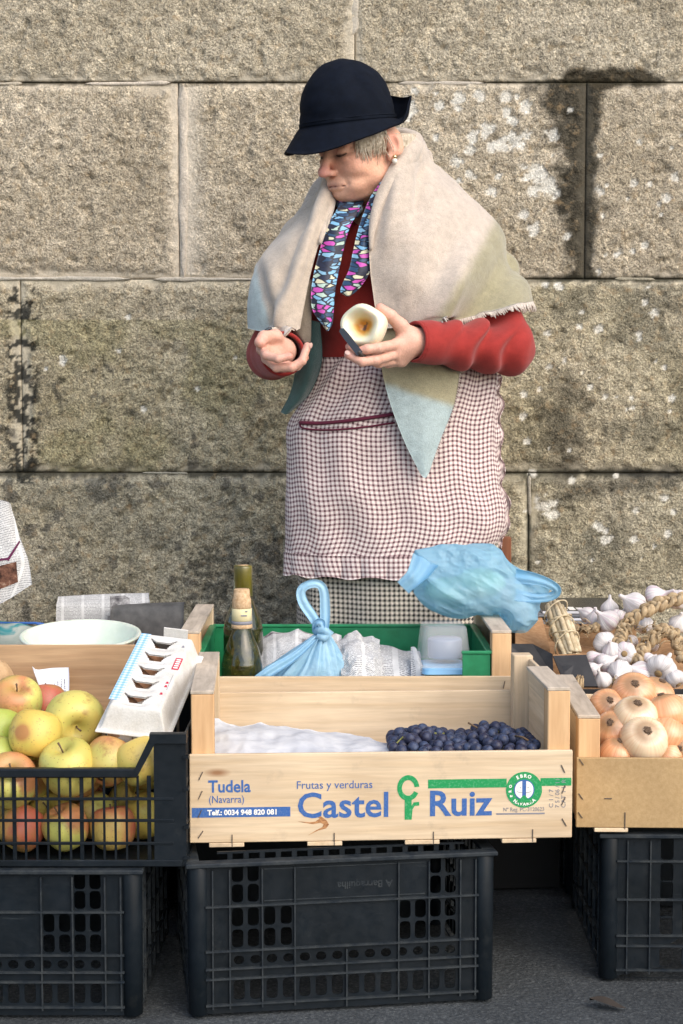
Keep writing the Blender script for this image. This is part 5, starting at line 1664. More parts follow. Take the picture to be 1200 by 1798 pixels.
# burgundy piping of the pocket, laid on the apron
PIPE = cloth_mat("burgundy_binding", None, (0.13, 0.022, 0.045), 0.1, 900, 0.2, 0.1)
pxa, pya = pixof(SA); pxa = pxa.reshape(SA.shape[:2]); pya = pya.reshape(SA.shape[:2])
def on_apron(px, py, off):
    d = (pxa - px) ** 2 + (pya - py) ** 2
    i, j = np.unravel_index(np.argmin(d), d.shape)
    return P(px, py, SA[i, j, 1] - off)
for pts_, r in (([(527, 742), (560, 743), (600, 740), (640, 735), (692, 727)], 0.0058), ([(527, 742), (531, 751), (560, 755), (600, 754), (640, 750), (694, 742)], 0.0026)):
    pp = [on_apron(x, y, 0.004) for x, y in catmull(pts_, 30)]
    v_, f_, _ = tube_geo(pp, r, 8, True, 0.7)
    wput("pocket_binding", mesh("pocket_binding", v_, f_, PIPE, True), APR)

# --- what she holds: a peeled, hollowed fruit and a paring knife
fc = P(641, 573, 3.238)
fax = Vector((-0.30, -0.90, 0.05)).normalized()                  # the cut faces the camera, a little to its left
prof = [(0.0, 0.016), (0.006, 0.0155), (0.012, 0.012), (0.020, 0.002), (0.027, -0.008), (0.033, -0.0125), (0.038, -0.012), (0.0425, -0.006), (0.0445, 0.004), (0.0440, 0.018), (0.0405, 0.034), (0.033, 0.048), (0.021, 0.057), (0.0, 0.060)]
pp = catmull(prof, 46)
V_, F_ = revolve([(max(0, a), b) for a, b in pp], 40)
V_ = np.array(V_)
ang = np.arctan2(V_[:, 1], V_[:, 0])
V_[:, :2] *= (1 + 0.05 * np.sin(2 * ang + 1) + 0.03 * np.sin(5 * ang))[:, None]
V_[:, 2] += 0.004 * np.sin(3 * ang) * np.hypot(V_[:, 0], V_[:, 1]) / 0.04
rr_ = np.hypot(V_[:, 0], V_[:, 1]); inner = np.repeat(np.arange(46) < 22, 40)
n_ = fbm(V_[:, 0], V_[:, 1], V_[:, 2], 70, 3, 2)
wc = np.where(inner, sstep(0.030, 0.012, rr_ + 0.010 * (n_ - 0.5)), 0); wo = np.where(inner, sstep(0.021, 0.007, rr_ + 0.012 * (n_ - 0.5)), 0)
c = lerpc(np.tile(np.array((0.80, 0.75, 0.55)), (len(V_), 1)), np.array((0.72, 0.49, 0.15)), wc); c = lerpc(c, np.array((0.52, 0.19, 0.015)), wo)
c = lerpc(c, np.array((0.12, 0.05, 0.02)), np.where(inner, sstep(0.62, 0.70, n_) * sstep(0.014, 0.006, rr_), 0))
m = Mat("peeled_flesh", 0.35, spec=0.5); m.color(m.attr("flesh")); m.set("Subsurface Weight", 0.25); m.set("Subsurface Scale", 0.01)
m.bump(m.noise(m.mapn((1, 1, 1)), 90, 3), 0.3, 0.002)
fo = link("peeled_fruit", mesh("peeled_fruit", V_, F_, m.m, True, col={"flesh": c}), None, fc + fax * 0.016, (-fax).to_track_quat('Z', 'Y').to_euler())
tag(fo, "creamy peeled fruit with a hollow orange core, held in her hand", "fruit")
m = Mat("dark_blade", 0.3, (0.05, 0.052, 0.055)); m.set("Metallic", 0.8); BLADE = m.m
ka, kb, kc = P(598, 577, 3.208), P(629, 617, 3.190), P(650, 640, 3.226)
kn = empty("paring_knife", kb, label="small dark paring knife between her fingers and the fruit", cat="knife")
d_ = (kb - ka).normalized(); s_ = d_.cross(Vector((0, -1, 0.2))).normalized(); n_ = s_.cross(d_)
def bladept(t, w, o): return ka + d_ * t * (kb - ka).length + s_ * w + n_ * o - kb
vs, fs = [], []
for t, w in ((0.0, 0.0012), (0.06, 0.0055), (0.3, 0.0068), (1.1, 0.0068)):
    for s in (-1, 1):
        for o in (-0.0007, 0.0007): vs.append(bladept(t, s * w, o if s < 0 else o * 0.3))
for i in range(3):
    a = i * 4
    fs += [(a, a + 1, a + 5, a + 4), (a + 2, a + 6, a + 7, a + 3), (a, a + 4, a + 6, a + 2), (a + 1, a + 3, a + 7, a + 5)]
fs += [(0, 2, 3, 1), (12, 13, 15, 14)]
link("blade", mesh("blade", vs, fs, BLADE), kn)
v_, f_, _ = tube_geo([Vector((0, 0, 0)), (kc - kb) * 0.4, (kc - kb) * 0.7, (kc - kb) * 0.95], [0.005, 0.0062, 0.0062, 0.005], 8)
link("handle", mesh("handle", v_, f_, Mat("knife_handle", 0.5, (0.03, 0.02, 0.015)).m, True), kn)

# --- low chair behind her
ch = empty("chair", P(760, 985, 3.86).xy.to_3d(), label="brown wooden chair with a rush seat, half hidden behind the woman", cat="chair")
m = Mat("varnished_wood", 0.4, (0.16, 0.055, 0.022)); g = m.noise(m.mapn((50, 50, 4)), 1, 4); m.color(m.ramp(g, [(0.3, (0.10, 0.03, 0.012)), (0.7, (0.24, 0.085, 0.035))])); VARN = m.m
m = Mat("rush", 0.8, (0.42, 0.30, 0.14)); g = m.noise(m.mapn((20, 200, 200)), 1, 4); m.color(m.ramp(g, [(0.3, (0.22, 0.15, 0.06)), (0.7, (0.52, 0.39, 0.2))])); m.bump(g, 0.6, 0.003); RUSH = m.m
zp = P(888, 942, 3.74).z; zs = P(905, 990, 3.74).z - 0.01
cx = P(888, 960, 3.74).x - ch.location.x
for sx in (0, 1):
    x = cx - sx * 0.40
    box("front_leg", (x - 0.0125, 3.728 - ch.location.y, 0), (x + 0.0125, 3.753 - ch.location.y, zp), VARN, ch, 0.003)
    box("back_leg", (x - 0.0125, 3.965 - ch.location.y, 0), (x + 0.0125, 3.99 - ch.location.y, zp + 0.12), VARN, ch, 0.003)
    box("side_stretcher", (x - 0.008, 3.7535 - ch.location.y, 0.22), (x + 0.008, 3.9645 - ch.location.y, 0.24), VARN, ch, 0.002)
    box("armrest", (x - 0.016, 3.722 - ch.location.y, zp), (x + 0.016, 3.9645 - ch.location.y, zp + 0.014), VARN, ch, 0.004) if False else None
for z in (zp - 0.0, zp + 0.08):
    box("back_slat", (cx - 0.387, 3.972 - ch.location.y, z), (cx - 0.013, 3.984 - ch.location.y, z + 0.04), VARN, ch, 0.003)
box("seat", (cx - 0.41, 3.70 - ch.location.y, zs - 0.028), (cx + 0.035, 3.96 - ch.location.y, zs), RUSH, ch, 0.012)
# ------------------------------------------------------------------ goods
def obj(name, v, f, mat, sm=True, parent=None, loc=(0, 0, 0), rot=(0, 0, 0), uv=None, col=None, scale=None):
    return link(name, mesh(name, v, f, mat, sm, uv, col), parent, loc, rot, scale)
rs = random.Random(21)

# --- apples
def apple_mat(name, base, blush, amt, spot=False):
    m = Mat(name, 0.40, spec=0.45)
    v = m.tc(); vv = m.mapn((1, 1, 1))
    g = m.noise(vv, 26, 3, 0.5)
    st = m.noise(m.mapn((90, 90, 14)), 1, 3, 0.6)
    dx = m.n("ShaderNodeVectorMath", operation='DOT_PRODUCT'); m.l(v, dx.inputs[0]); dx.inputs[1].default_value = (9, -12, 9)
    k = m.math('ADD', m.math('ADD', dx.outputs["Value"], m.math('MULTIPLY', g, 1.2)), m.math('MULTIPLY', st, 0.5))
    c = m.mix(base, blush, m.ramp(k, [(0.55 - amt, 0.0), (1.25 - amt, 0.9)]))
    green = m.noise(m.mapn((1, 1, 1), loc=(4, 4, 4)), 16, 2)
    c = m.mix(c, (0.30, 0.38, 0.08), m.ramp(green, [(0.45, 0.0), (0.75, 0.55)]))
    sp = m.voro(vv, 170); c = m.mix(c, (0.28, 0.18, 0.06), m.ramp(sp, [(0.10, 0.75), (0.20, 0.0)]))
    br = m.noise(m.mapn((1, 1, 1), loc=(9, 2, 1)), 34, 4, 0.7); c = m.mix(c, (0.26, 0.12, 0.04), m.ramp(br, [(0.56, 0.0), (0.70, 0.6)]))
    if spot:
        ds = m.n("ShaderNodeVectorMath", operation='DISTANCE'); m.l(v, ds.inputs[0]); ds.inputs[1].default_value = (-0.014, -0.035, -0.004)
        e = m.math('ADD', ds.outputs["Value"], m.math('MULTIPLY', g, 0.010))
        c = m.mix(c, (0.40, 0.17, 0.055), m.ramp(e, [(0.016, 0.9), (0.021, 0.0)]))
    m.color(c); m.bump(g, 0.05, 0.002); m.set("Subsurface Weight", 0.05); m.set("Subsurface Scale", 0.01)
    return m.m
AM = [apple_mat("apple_yellow", (0.62, 0.53, 0.14), (0.58, 0.42, 0.10), -0.2), apple_mat("apple_spotted", (0.66, 0.52, 0.11), (0.60, 0.42, 0.09), -0.1, True),
      apple_mat("apple_blush", (0.56, 0.52, 0.14), (0.50, 0.19, 0.09), -0.1), apple_mat("apple_green", (0.36, 0.42, 0.07), (0.40, 0.42, 0.10), 0.0),
      apple_mat("apple_red", (0.58, 0.42, 0.12), (0.44, 0.085, 0.065), 0.22)]
pa = catmull([(0.0, 0.026), (0.004, 0.0265), (0.012, 0.034), (0.024, 0.0365), (0.035, 0.028), (0.0405, 0.012), (0.0405, -0.004), (0.036, -0.020), (0.027, -0.031), (0.015, -0.0355), (0.007, -0.033), (0.0, -0.029)], 34)
av, af = revolve([(max(0, a), b) for a, b in pa], 28)
av = np.array(av); an_ = np.arctan2(av[:, 1], av[:, 0])
av[:, :2] *= (1 + 0.022 * np.cos(5 * an_) * sstep(0.0, -0.03, av[:, 2]))[:, None]
av[:, :2] *= (1 + 0.02 * np.sin(2 * an_ + 1))[:, None]
AME = [mesh("apple", av, af, q, True) for q in AM]
STEMM = Mat("stem_brown", 0.8, (0.12, 0.075, 0.04)).m
sv, sf_, _ = tube_geo([Vector((0, 0, 0.024)), Vector((0.001, 0, 0.033)), Vector((0.004, 0.001, 0.043))], [0.0012, 0.0011, 0.0016], 6)
SME = mesh("stem", sv, sf_, STEMM, True)
cv, cf_, _ = tube_geo([Vector((0, 0, -0.0335)), Vector((0, 0, -0.030)), Vector((0, 0, -0.028))], [0.0045, 0.0035, 0.002], 7)
CME = mesh("calyx", cv, cf_, Mat("calyx", 0.9, (0.05, 0.035, 0.02)).m, True)
APPLE_N = 0
def apple(loc, k, label, rot=None, s=1.0, group=None, tot=None):
    o = empty("apple", loc, rot or (rs.uniform(-.7, .7), rs.uniform(-.7, .7), rs.uniform(0, 6.3)), label, "apple", group)
    link("skin", AME[k], o, scale=s); link("stem", SME, o, scale=s); link("calyx", CME, o, scale=s)
    return o
TOPA = [((62, 1292, 2.545), 1, "yellow apple with a big brown bruise, on top of the heap", (R(-25), R(8), 0.0), 1.02),
        ((131, 1263, 2.61), 0, "large greenish yellow apple with its dark blossom end towards the viewer", (R(100), R(14), 0.3), 1.20),
        ((122, 1349, 2.505), 0, "plain yellow apple with a short stem, leaning on the crate's front rim", (R(-22), R(-14), 2.0), 1.12),
        ((28, 1236, 2.665), 2, "green and red blushed apple at the back of the heap, by the potatoes", None, 1.08),
        ((80, 1240, 2.735), 4, "dull pink apple half hidden at the back, below the paper note", None, 0.92),
        ((-4, 1288, 2.60), 3, "green apple cut off by the picture's left edge", None, 1.0),
        ((20, 1372, 2.503), 2, "yellow and pink apple at the front rim, near the left edge", None, 1.05),
        ((-6, 1338, 2.545), 3, "bright green apple just under the cut-off green one", None, 0.95),
        ((190, 1338, 2.515), 4, "red apple under the egg carton's front end", (R(40), 0.2, 2.4), 0.95),
        ((247, 1338, 2.505), 0, "yellow apple under the egg carton, beside the sloping handle", None, 0.95),
        ((232, 1320, 2.59), 2, "apple in the shade right beneath the egg carton", None, 0.9)]
placed = []
for p_, k, lb, rt, s in TOPA:
    c_ = P(*p_); placed.append((c_, 0.040 * s))
    apple(c_, k, lb, rt, s)
GRP = "apples deeper in the black crate, seen through its slats"
cand = []
ROWN = {}
ORD = ('first', 'second', 'third', 'fourth', 'fifth', 'sixth', 'seventh', 'eighth')
for zi, z in enumerate((0.2845, 0.349)):
    for yi in range(5 if zi else 3):
        for xi in range(8):
            cand.append(Vector((-0.800 + xi * 0.0735 + (0.036 if (zi + yi) % 2 else 0) + rs.uniform(-.004, .004), 2.503 + yi * 0.072 + rs.uniform(-.003, .003), z + rs.uniform(-.002, .002))))
for c_ in cand:
    if c_.x > -0.288: continue
    s = 0.90
    if any((c_ - q).length < (r + 0.036) * 0.86 for q, r in placed): continue
    if c_.x < -0.62 or c_.y > 2.70: continue
    placed.append((c_, 0.036))
    kk = rs.choice((0, 0, 0, 2, 2, 4, 1)); lb = "apple lying deep in the black crate, behind the ones at the slats"
    if c_.y < 2.53:
        kk = rs.choice((0, 2, 4, 4, 2)); low = c_.z < 0.31; ROWN[low] = ROWN.get(low, []) + [(c_, kk)]
        continue
    apple(c_, kk, lb, None, s, GRP)
for low, lst in ROWN.items():
    for n_, (c_, kk) in enumerate(sorted(lst, key=lambda q: -q[0].x)):
        apple(c_, kk, "%s apple in the %s row behind the slats, %s from the crate's right end" % (("yellow", "yellow", "blushed", "green", "red")[kk], "bottom" if low else "upper", ORD[n_]), None, 0.90, GRP)

# --- egg carton and eggs
m = Mat("moulded_pulp", 0.9, (0.62, 0.60, 0.555), 0.15)
g = m.noise(m.mapn((1, 1, 1)), 300, 4, 0.7); g2 = m.noise(m.mapn((1, 1, 1)), 30, 4, 0.6)
c = m.ramp(g2, [(0.3, (0.58, 0.55, 0.49)), (0.7, (0.70, 0.685, 0.65))]); m.color(m.mix(c, m.ramp(g, [(0.3, 0.88), (0.7, 1.06)]), 1.0, 'MULTIPLY')); m.bump(m.math('ADD', g, g2), 0.4, 0.0015)
PULP = m.m
CL, CW = 0.285, 0.112
ec = empty("egg_carton", (-0.318, 2.660, 0.4435), (R(17.5), R(6), R(-4.5)), "white pulp egg carton with five slots, laid over the apple crate's corner", "egg carton")
h = 0.0019
nx_, ny_ = int(CW / h), int(CL / h)
xs_ = np.linspace(-CW / 2, CW / 2, nx_); ys_ = np.linspace(-CL / 2, CL / 2, ny_)
X, Y = np.meshgrid(xs_, ys_)
ex_ = np.minimum(CW / 2 - np.abs(X), CL / 2 - np.abs(Y))
cr_ = np.minimum(ex_, 0.7 * (CW / 2 - np.abs(X) + CL / 2 - np.abs(Y)))
Zh = 0.034 + 0.040 * sstep(0.001, 0.017, cr_)
hole = np.zeros_like(X, bool)
for i in range(5):
    yc_ = -0.098 + i * 0.049
    yy = Y - yc_; ax_ = np.abs(X + 0.004)
    topb = 0.006 + 0.010 * np.clip((ax_ - 0.011) / 0.012, 0, 1)
    botb = np.where(ax_ < 0.011, -0.013, -0.013 + (ax_ - 0.011) * 1.9)
    hole |= (ax_ < 0.0235) & (yy < topb) & (yy > botb)
    Zh -= 0.004 * np.exp(-((ax_ / 0.020) ** 4)) * np.exp(-(((yy + 0.016) / 0.008) ** 2))
Zh = np.where(ex_ < 0.0025, 0.034, Zh)
S_ = np.stack([X, Y, Zh], -1)
f = grid_faces(nx_, ny_)
hf = hole.ravel()[f].all(1)
f = f[~hf]
V0 = S_.reshape(-1, 3); V1 = V0 - np.array((0, 0, 0.0024))
obj("lid", np.concatenate([V0, V1]), f.tolist() + (f[:, ::-1] + len(V0)).tolist(), PULP, True, ec)
bm = bmesh.new(); add_box(bm, (-CW / 2 - 0.004, -CL / 2 - 0.004, 0.0305), (CW / 2 + 0.004, CL / 2 + 0.004, 0.0345)); bmesh.ops.bevel(bm, geom=bm.edges[:], offset=0.0015, segments=1, affect='EDGES')
link("flange", bm_mesh("flange", bm, PULP), ec)
# tray: tapered, scalloped between the cups
nu = 120; tt = np.linspace(0, 2 * math.pi, nu, endpoint=False)
def ringp(w, l, z, sc):
    c4, s4 = np.cos(tt), np.sin(tt)
    x = np.sign(c4) * np.abs(c4) ** 0.35 * w / 2; y = np.sign(s4) * np.abs(s4) ** 0.35 * l / 2
    k = 1 - sc * (0.5 + 0.5 * np.cos(2 * math.pi * y / 0.0475)) * (np.abs(x) > w * 0.42)
    k2 = 1 - sc * (0.5 + 0.5 * np.cos(2 * math.pi * x / 0.054)) * (np.abs(y) > l * 0.46) * 0.4
    return np.stack([x * k, y * k2, z + 0 * x], 1)
S_ = np.array([ringp(CW - 0.004, CL - 0.006, 0.0305, 0), ringp(CW - 0.007, CL - 0.007, 0.022, 0.04), ringp(CW - 0.014, CL - 0.011, -0.004, 0.12), ringp(CW - 0.022, CL - 0.018, -0.012, 0.15), ringp(0.01, 0.01, -0.012, 0)])
obj("tray", S_.reshape(-1, 3), grid_faces(nu, 5, True), PULP, True, ec)
m = Mat("blue_check_print", 0.85, spec=0.2)
u = m.mapn((1, 1, 1), rnd=False); sx = m.n("ShaderNodeSeparateXYZ"); m.l(u, sx.inputs[0])
a = m.math('GREATER_THAN', m.math('FRACT', m.math('MULTIPLY', sx.outputs[0], 117)), 0.5); b = m.math('GREATER_THAN', m.math('FRACT', m.math('MULTIPLY', sx.outputs[1], 117)), 0.5)
m.color(m.ramp(m.math('MULTIPLY', m.math('ADD', a, b), 0.5), [(0, (0.62, 0.66, 0.68)), (0.5, (0.36, 0.53, 0.68)), (1, (0.20, 0.42, 0.64))])); CHK = m.m
def flat(name, poly, mat, par, z, rz=0, loc=(0, 0)):
    me = plate_me(poly, [], 0.0004, mat); me.transform(Matrix.Rotation(-math.pi / 2, 4, 'X'))
    return link(name, me, par, (loc[0], loc[1], z), (0, 0, rz))
flat("printed_band", [(-0.047, -0.112), (-0.030, -0.112), (-0.030, 0.127), (-0.047, 0.127)], CHK, ec, 0.0743)
REDI = Mat("red_ink", 0.8, (0.50, 0.035, 0.07), 0.2).m
flat("printed_label", [(0.029, 0.010), (0.041, 0.010), (0.041, 0.052), (0.029, 0.052)], REDI, ec, 0.0743)
for k in range(5):
    flat("printed_mark", rrect(0.031, 0.0145 + k * 0.0072, 0.039, 0.0185 + k * 0.0072, 0.0015), WHINK, ec, 0.0747)
flat("printed_line", [(0.036, -0.060), (0.0366, -0.060), (0.0366, -0.010), (0.036, -0.010)], GREY, ec, 0.0743)
for k, (x, y) in enumerate(((0.030, -0.052), (0.030, -0.040), (0.028, -0.078), (0.030, 0.092))):
    flat("printed_mark", [(x, y), (x + 0.005, y), (x + 0.004, y + 0.006), (x + 0.001, y + 0.007)], GREY if k > 2 else REDI, ec, 0.0743)
bm = bmesh.new(); add_box(bm, (-0.012, CL / 2 + 0.003, 0.040), (0.030, CL / 2 + 0.006, 0.080)); link("flap", bm_mesh("flap", bm, PULP), ec)
m = Mat("egg_brown", 0.55, (0.50, 0.27, 0.16), 0.3); g = m.noise(m.mapn((1, 1, 1)), 120, 3); m.color(m.ramp(g, [(0.3, (0.42, 0.21, 0.12)), (0.7, (0.56, 0.33, 0.20))])); EGG = m.m
pe = [(0.022 * math.sin(t) * (1 - 0.10 * math.cos(t)), 0.028 * math.cos(t)) for t in np.linspace(0, math.pi, 15)]
ev, ef = revolve([(max(0, a), b) for a, b in pe], 20)
EME = mesh("egg", ev, ef, EGG, True)
ME_ = Matrix.LocRotScale(ec.location, ec.rotation_euler, None)
for i in range(6):
    for j in (-1, 1):
        o = link("egg", EME, None, ME_ @ Vector((j * 0.0255, -0.1175 + i * 0.047, 0.0305)), ec.rotation_euler)
        tag(o, "brown egg in the carton's %s row, %s from the viewer's end" % ("left" if j < 0 else "right", ORD[i]), "egg", "eggs in the carton")

# --- potatoes and the note in the old crate
m = Mat("potato_skin", 0.8, (0.5, 0.34, 0.18), 0.2); g = m.noise(m.mapn((1, 1, 1)), 40, 5, 0.7); m.color(m.ramp(g, [(0.3, (0.36, 0.22, 0.11)), (0.7, (0.60, 0.41, 0.23))])); m.bump(g, 0.4, 0.002); POT = m.m
def potato(loc, sc, rot, lb, grp=None):
    bm = bmesh.new(); bmesh.ops.create_icosphere(bm, subdivisions=4, radius=1.0)
    for q in bm.verts: q.co *= 1 + 0.16 * (float(vnoise(np.array(q.co.x * 1.6 + loc[0] * 50), np.array(q.co.y * 1.6), np.array(q.co.z * 1.6 + 9), 5)) - 0.5)
    bmesh.ops.scale(bm, vec=sc, verts=bm.verts)
    o = link("potato", bm_mesh("potato", bm, POT, True), None, loc, rot)
    return tag(o, lb, "potato", grp)
potato(P(-8, 1190, 3.12), (0.035, 0.032, 0.038), (0, 0, 0), "round tan potato at the left edge, leaning on the crate board")
potato(P(22, 1226, 3.02), (0.052, 0.034, 0.036), (0, 0.2, 0.4), "long tan potato lying in front of the paper note")
potato(P(-60, 1230, 3.00), (0.046, 0.036, 0.036), (0, 0.1, 0.9), "tan potato beyond the picture's left edge")
for k in range(4):
    potato(Vector((-0.71 + k * 0.075, 3.06 + 0.06 * (k % 2), 0.312)), (0.045, 0.036, 0.036), (0, 0.2, k), "potato at the bottom of the old wooden crate", "potatoes at the bottom of the crate")
m = Mat("white_paper", 0.85, (0.72, 0.73, 0.76), 0.15); g = m.noise(m.mapn((1, 1, 1)), 60, 3); m.bump(g, 0.1, 0.001); PAPER = m.m
S_ = surf([[P(57, 1170, 3.175), P(66, 1176, 3.180), P(92, 1173, 3.185), P(121, 1172, 3.19)], [P(62, 1186, 3.15), P(80, 1188, 3.160), P(96, 1190, 3.165), P(122, 1190, 3.17)], [P(76, 1222, 3.11), P(90, 1223, 3.12), P(104, 1223, 3.12), P(122, 1223, 3.125)]], 16, 14)
V_, F_ = shell(S_, 0.0006)
o = tag(obj("paper_note", V_, F_, PAPER, True), "small white paper note leaning in the potato crate", "note")
for k in range(4):
    x = 0.052 + 0.0065 * k
    a = P(96 + 6 * k, 1192, 3.1655); b = P(97 + 6 * k, 1219, 3.120)
    n = 7
    for i in range(n):
        p0 = a.lerp(b, i / n + 0.02); p1 = a.lerp(b, (i + rs.uniform(0.4, 0.8)) / n)
        v_, f_, _ = tube_geo([p0 + Vector((0, -0.0015, 0)), p1 + Vector((0, -0.0015, 0))], 0.0009, 4)
        obj("pencil_mark", v_, f_, GREY, False, o)

# --- newsprint
def news_mat(name, sx_, sy_, seed=0.0, base=(0.62, 0.62, 0.61), blocks=True):
    m = Mat(name, 0.85, spec=0.15)
    uvn = m.n("ShaderNodeUVMap"); sep = m.n("ShaderNodeSeparateXYZ"); m.l(uvn.outputs[0], sep.inputs[0])
    col_ = m.math('FRACT', m.math('MULTIPLY', sep.outputs[0], sx_)); row = m.math('FRACT', m.math('MULTIPLY', sep.outputs[1], sy_))
    inc = m.math('MULTIPLY', m.math('GREATER_THAN', col_, 0.07), m.math('LESS_THAN', col_, 0.93))
    inr = m.math('LESS_THAN', row, 0.5)
    mp = m.mapn((sx_ * 22, sy_ * 0.9, 1), src=uvn.outputs[0], rnd=False, loc=(seed, seed, 0))
    wd = m.math('GREATER_THAN', m.noise(mp, 1.0, 2, 0.7), 0.44)
    ink = m.math('MULTIPLY', m.math('MULTIPLY', inc, inr), wd)
    g = m.noise(m.mapn((1, 1, 1)), 40, 4, 0.6)
    pc = m.mix(base, m.ramp(g, [(0.3, 0.84), (0.7, 1.08)]), 1.0, 'MULTIPLY')
    c = m.mix(pc, (0.10, 0.10, 0.11), m.math('MULTIPLY', ink, 0.75))
    if blocks:
        bl = m.n("ShaderNodeTexVoronoi", feature='F1', distance='CHEBYCHEV', voronoi_dimensions='2D'); bl.inputs["Scale"].default_value = sx_ * 0.55; bl.inputs["Randomness"].default_value = 0.7
        m.l(m.mapn((1, 1, 1), src=uvn.outputs[0], rnd=False, loc=(seed * 1.7, seed, 0)), bl.inputs["Vector"])
        s2 = m.n("ShaderNodeSeparateColor"); m.l(bl.outputs["Color"], s2.inputs[0])
        pic = m.math('MULTIPLY', m.math('GREATER_THAN', s2.outputs[0], 0.78), m.math('LESS_THAN', bl.outputs["Distance"], 0.34))
        pn = m.noise(m.mapn((50, 50, 1), src=uvn.outputs[0], rnd=False), 1, 4, 0.7)
        c = m.mix(c, m.ramp(pn, [(0.35, (0.07, 0.065, 0.07)), (0.65, (0.42, 0.41, 0.40))]), pic)
    m.color(c)
    m.b.inputs["Transmission Weight"].default_value = 0.0
    return m.m
NEWS = [news_mat("newsprint_a", 22, 330, 0.3), news_mat("newsprint_b", 16, 260, 2.1), news_mat("newsprint_blank", 12, 200, 5.0, (0.60, 0.60, 0.59), False)]
m = Mat('newsprint_plain', 0.85, (0.52, 0.53, 0.55), 0.15); g = m.noise(m.mapn((1, 1, 1), rnd=False), 25, 4, 0.6); m.color(m.ramp(g, [(0.3, (0.44, 0.45, 0.48)), (0.7, (0.60, 0.60, 0.60))])); NEWSP = m.m
def crumple(S_, amp, sc, seed):
    X, Y, Z = S_[..., 0], S_[..., 1], S_[..., 2]
    n = sgrid_normals(S_)
    def ridge(s_, k): return np.abs(fbm(X, Y, Z, s_, 1, k) - 0.5) * 2
    d = amp * (ridge(sc, seed) + 0.5 * ridge(sc * 2.1, seed + 5) + 0.25 * ridge(sc * 4.3, seed + 9) - 0.6)
    return S_ + n * d[..., None]
def sheet(name, ctrl, nu, nv, mat, lab, cat, th=0.0008, amp=0.0, sc=20, seed=0, grp=None, parent=None, world=False):
    S_ = surf(ctrl if world else [[P(*q) for q in r] for r in ctrl], nu, nv)
    if amp: S_ = crumple(S_, amp, sc, seed)
    V_, F_ = shell(S_, th); uv_ = arcuv(S_)
    return tag(obj(name, V_, F_, mat, amp == 0 or True, parent, uv=np.concatenate([uv_, uv_])), lab, cat, grp)
# paper lining in the lettered crate (fills it almost to the front board) and the sheet that sticks up on the left
def cw(x, y, z): return Matrix.Rotation(R(3.0), 4, 'Z') @ Vector((x, y, z)) + Vector((-0.2385, 2.487, 0.262))
ctrl = [[cw(x, y, (z if x > 0.32 else z2) + 0.006 * math.sin(x * 21 + y * 30)) for x in (0.044, 0.13, 0.22, 0.29, 0.35, 0.45, 0.561)] for y, z, z2 in ((0.012, 0.118, 0.100), (0.10, 0.124, 0.085), (0.20, 0.108, 0.065), (0.30, 0.060, 0.040), (0.388, 0.032, 0.026))]
sheet("newspaper", ctrl, 90, 60, NEWS[2], "crumpled newspaper lining under the grapes in the lettered crate", "newspaper", 0.0008, 0.006, 16, 3, world=True)
ctrl = [[(373, 1262, 2.66), (405, 1268, 2.70), (430, 1270, 2.70), (520, 1278, 2.72), (610, 1290, 2.70), (686, 1310, 2.64)],
        [(372, 1290, 2.60), (402, 1284, 2.61), (450, 1284, 2.62), (530, 1292, 2.62), (610, 1304, 2.61), (692, 1316, 2.58)],
        [(372, 1318, 2.545), (410, 1316, 2.545), (460, 1312, 2.545), (540, 1316, 2.55), (620, 1322, 2.55), (690, 1326, 2.55)],
        [(372, 1330, 2.512), (410, 1332, 2.512), (470, 1332, 2.513), (545, 1334, 2.515), (620, 1336, 2.518), (688, 1338, 2.522)]]
nsh = sheet("newspaper", ctrl, 90, 40, NEWSP, "grey newspaper sheet lying open left of the grapes", "newspaper", 0.0008, 0.008, 17, 8)

# --- grapes
m = Mat("grape_bloom", 0.55, spec=0.35)
g = m.noise(m.mapn((1, 1, 1)), 110, 4, 0.6); g2 = m.noise(m.mapn((1, 1, 1)), 500, 3)
oi = m.n("ShaderNodeObjectInfo")
c = m.ramp(g, [(0.35, (0.012, 0.014, 0.032)), (0.6, (0.045, 0.065, 0.125)), (0.8, (0.105, 0.14, 0.22))])
c = m.mix(c, (0.022, 0.010, 0.022), m.math('MULTIPLY', oi.outputs["Random"], 0.45))
m.color(m.mix(c, m.ramp(g2, [(0.3, 0.8), (0.7, 1.15)]), 0.6, 'MULTIPLY')); m.rough(m.ramp(g, [(0.3, 0.3), (0.7, 0.65)])); GRAPE = m.m
bm = bmesh.new(); bmesh.ops.create_uvsphere(bm, u_segments=16, v_segments=11, radius=0.0096)
GME = bm_mesh("grape", bm, GRAPE, True)
GSTEM = Mat("grape_stalk", 0.8, (0.17, 0.17, 0.05)).m
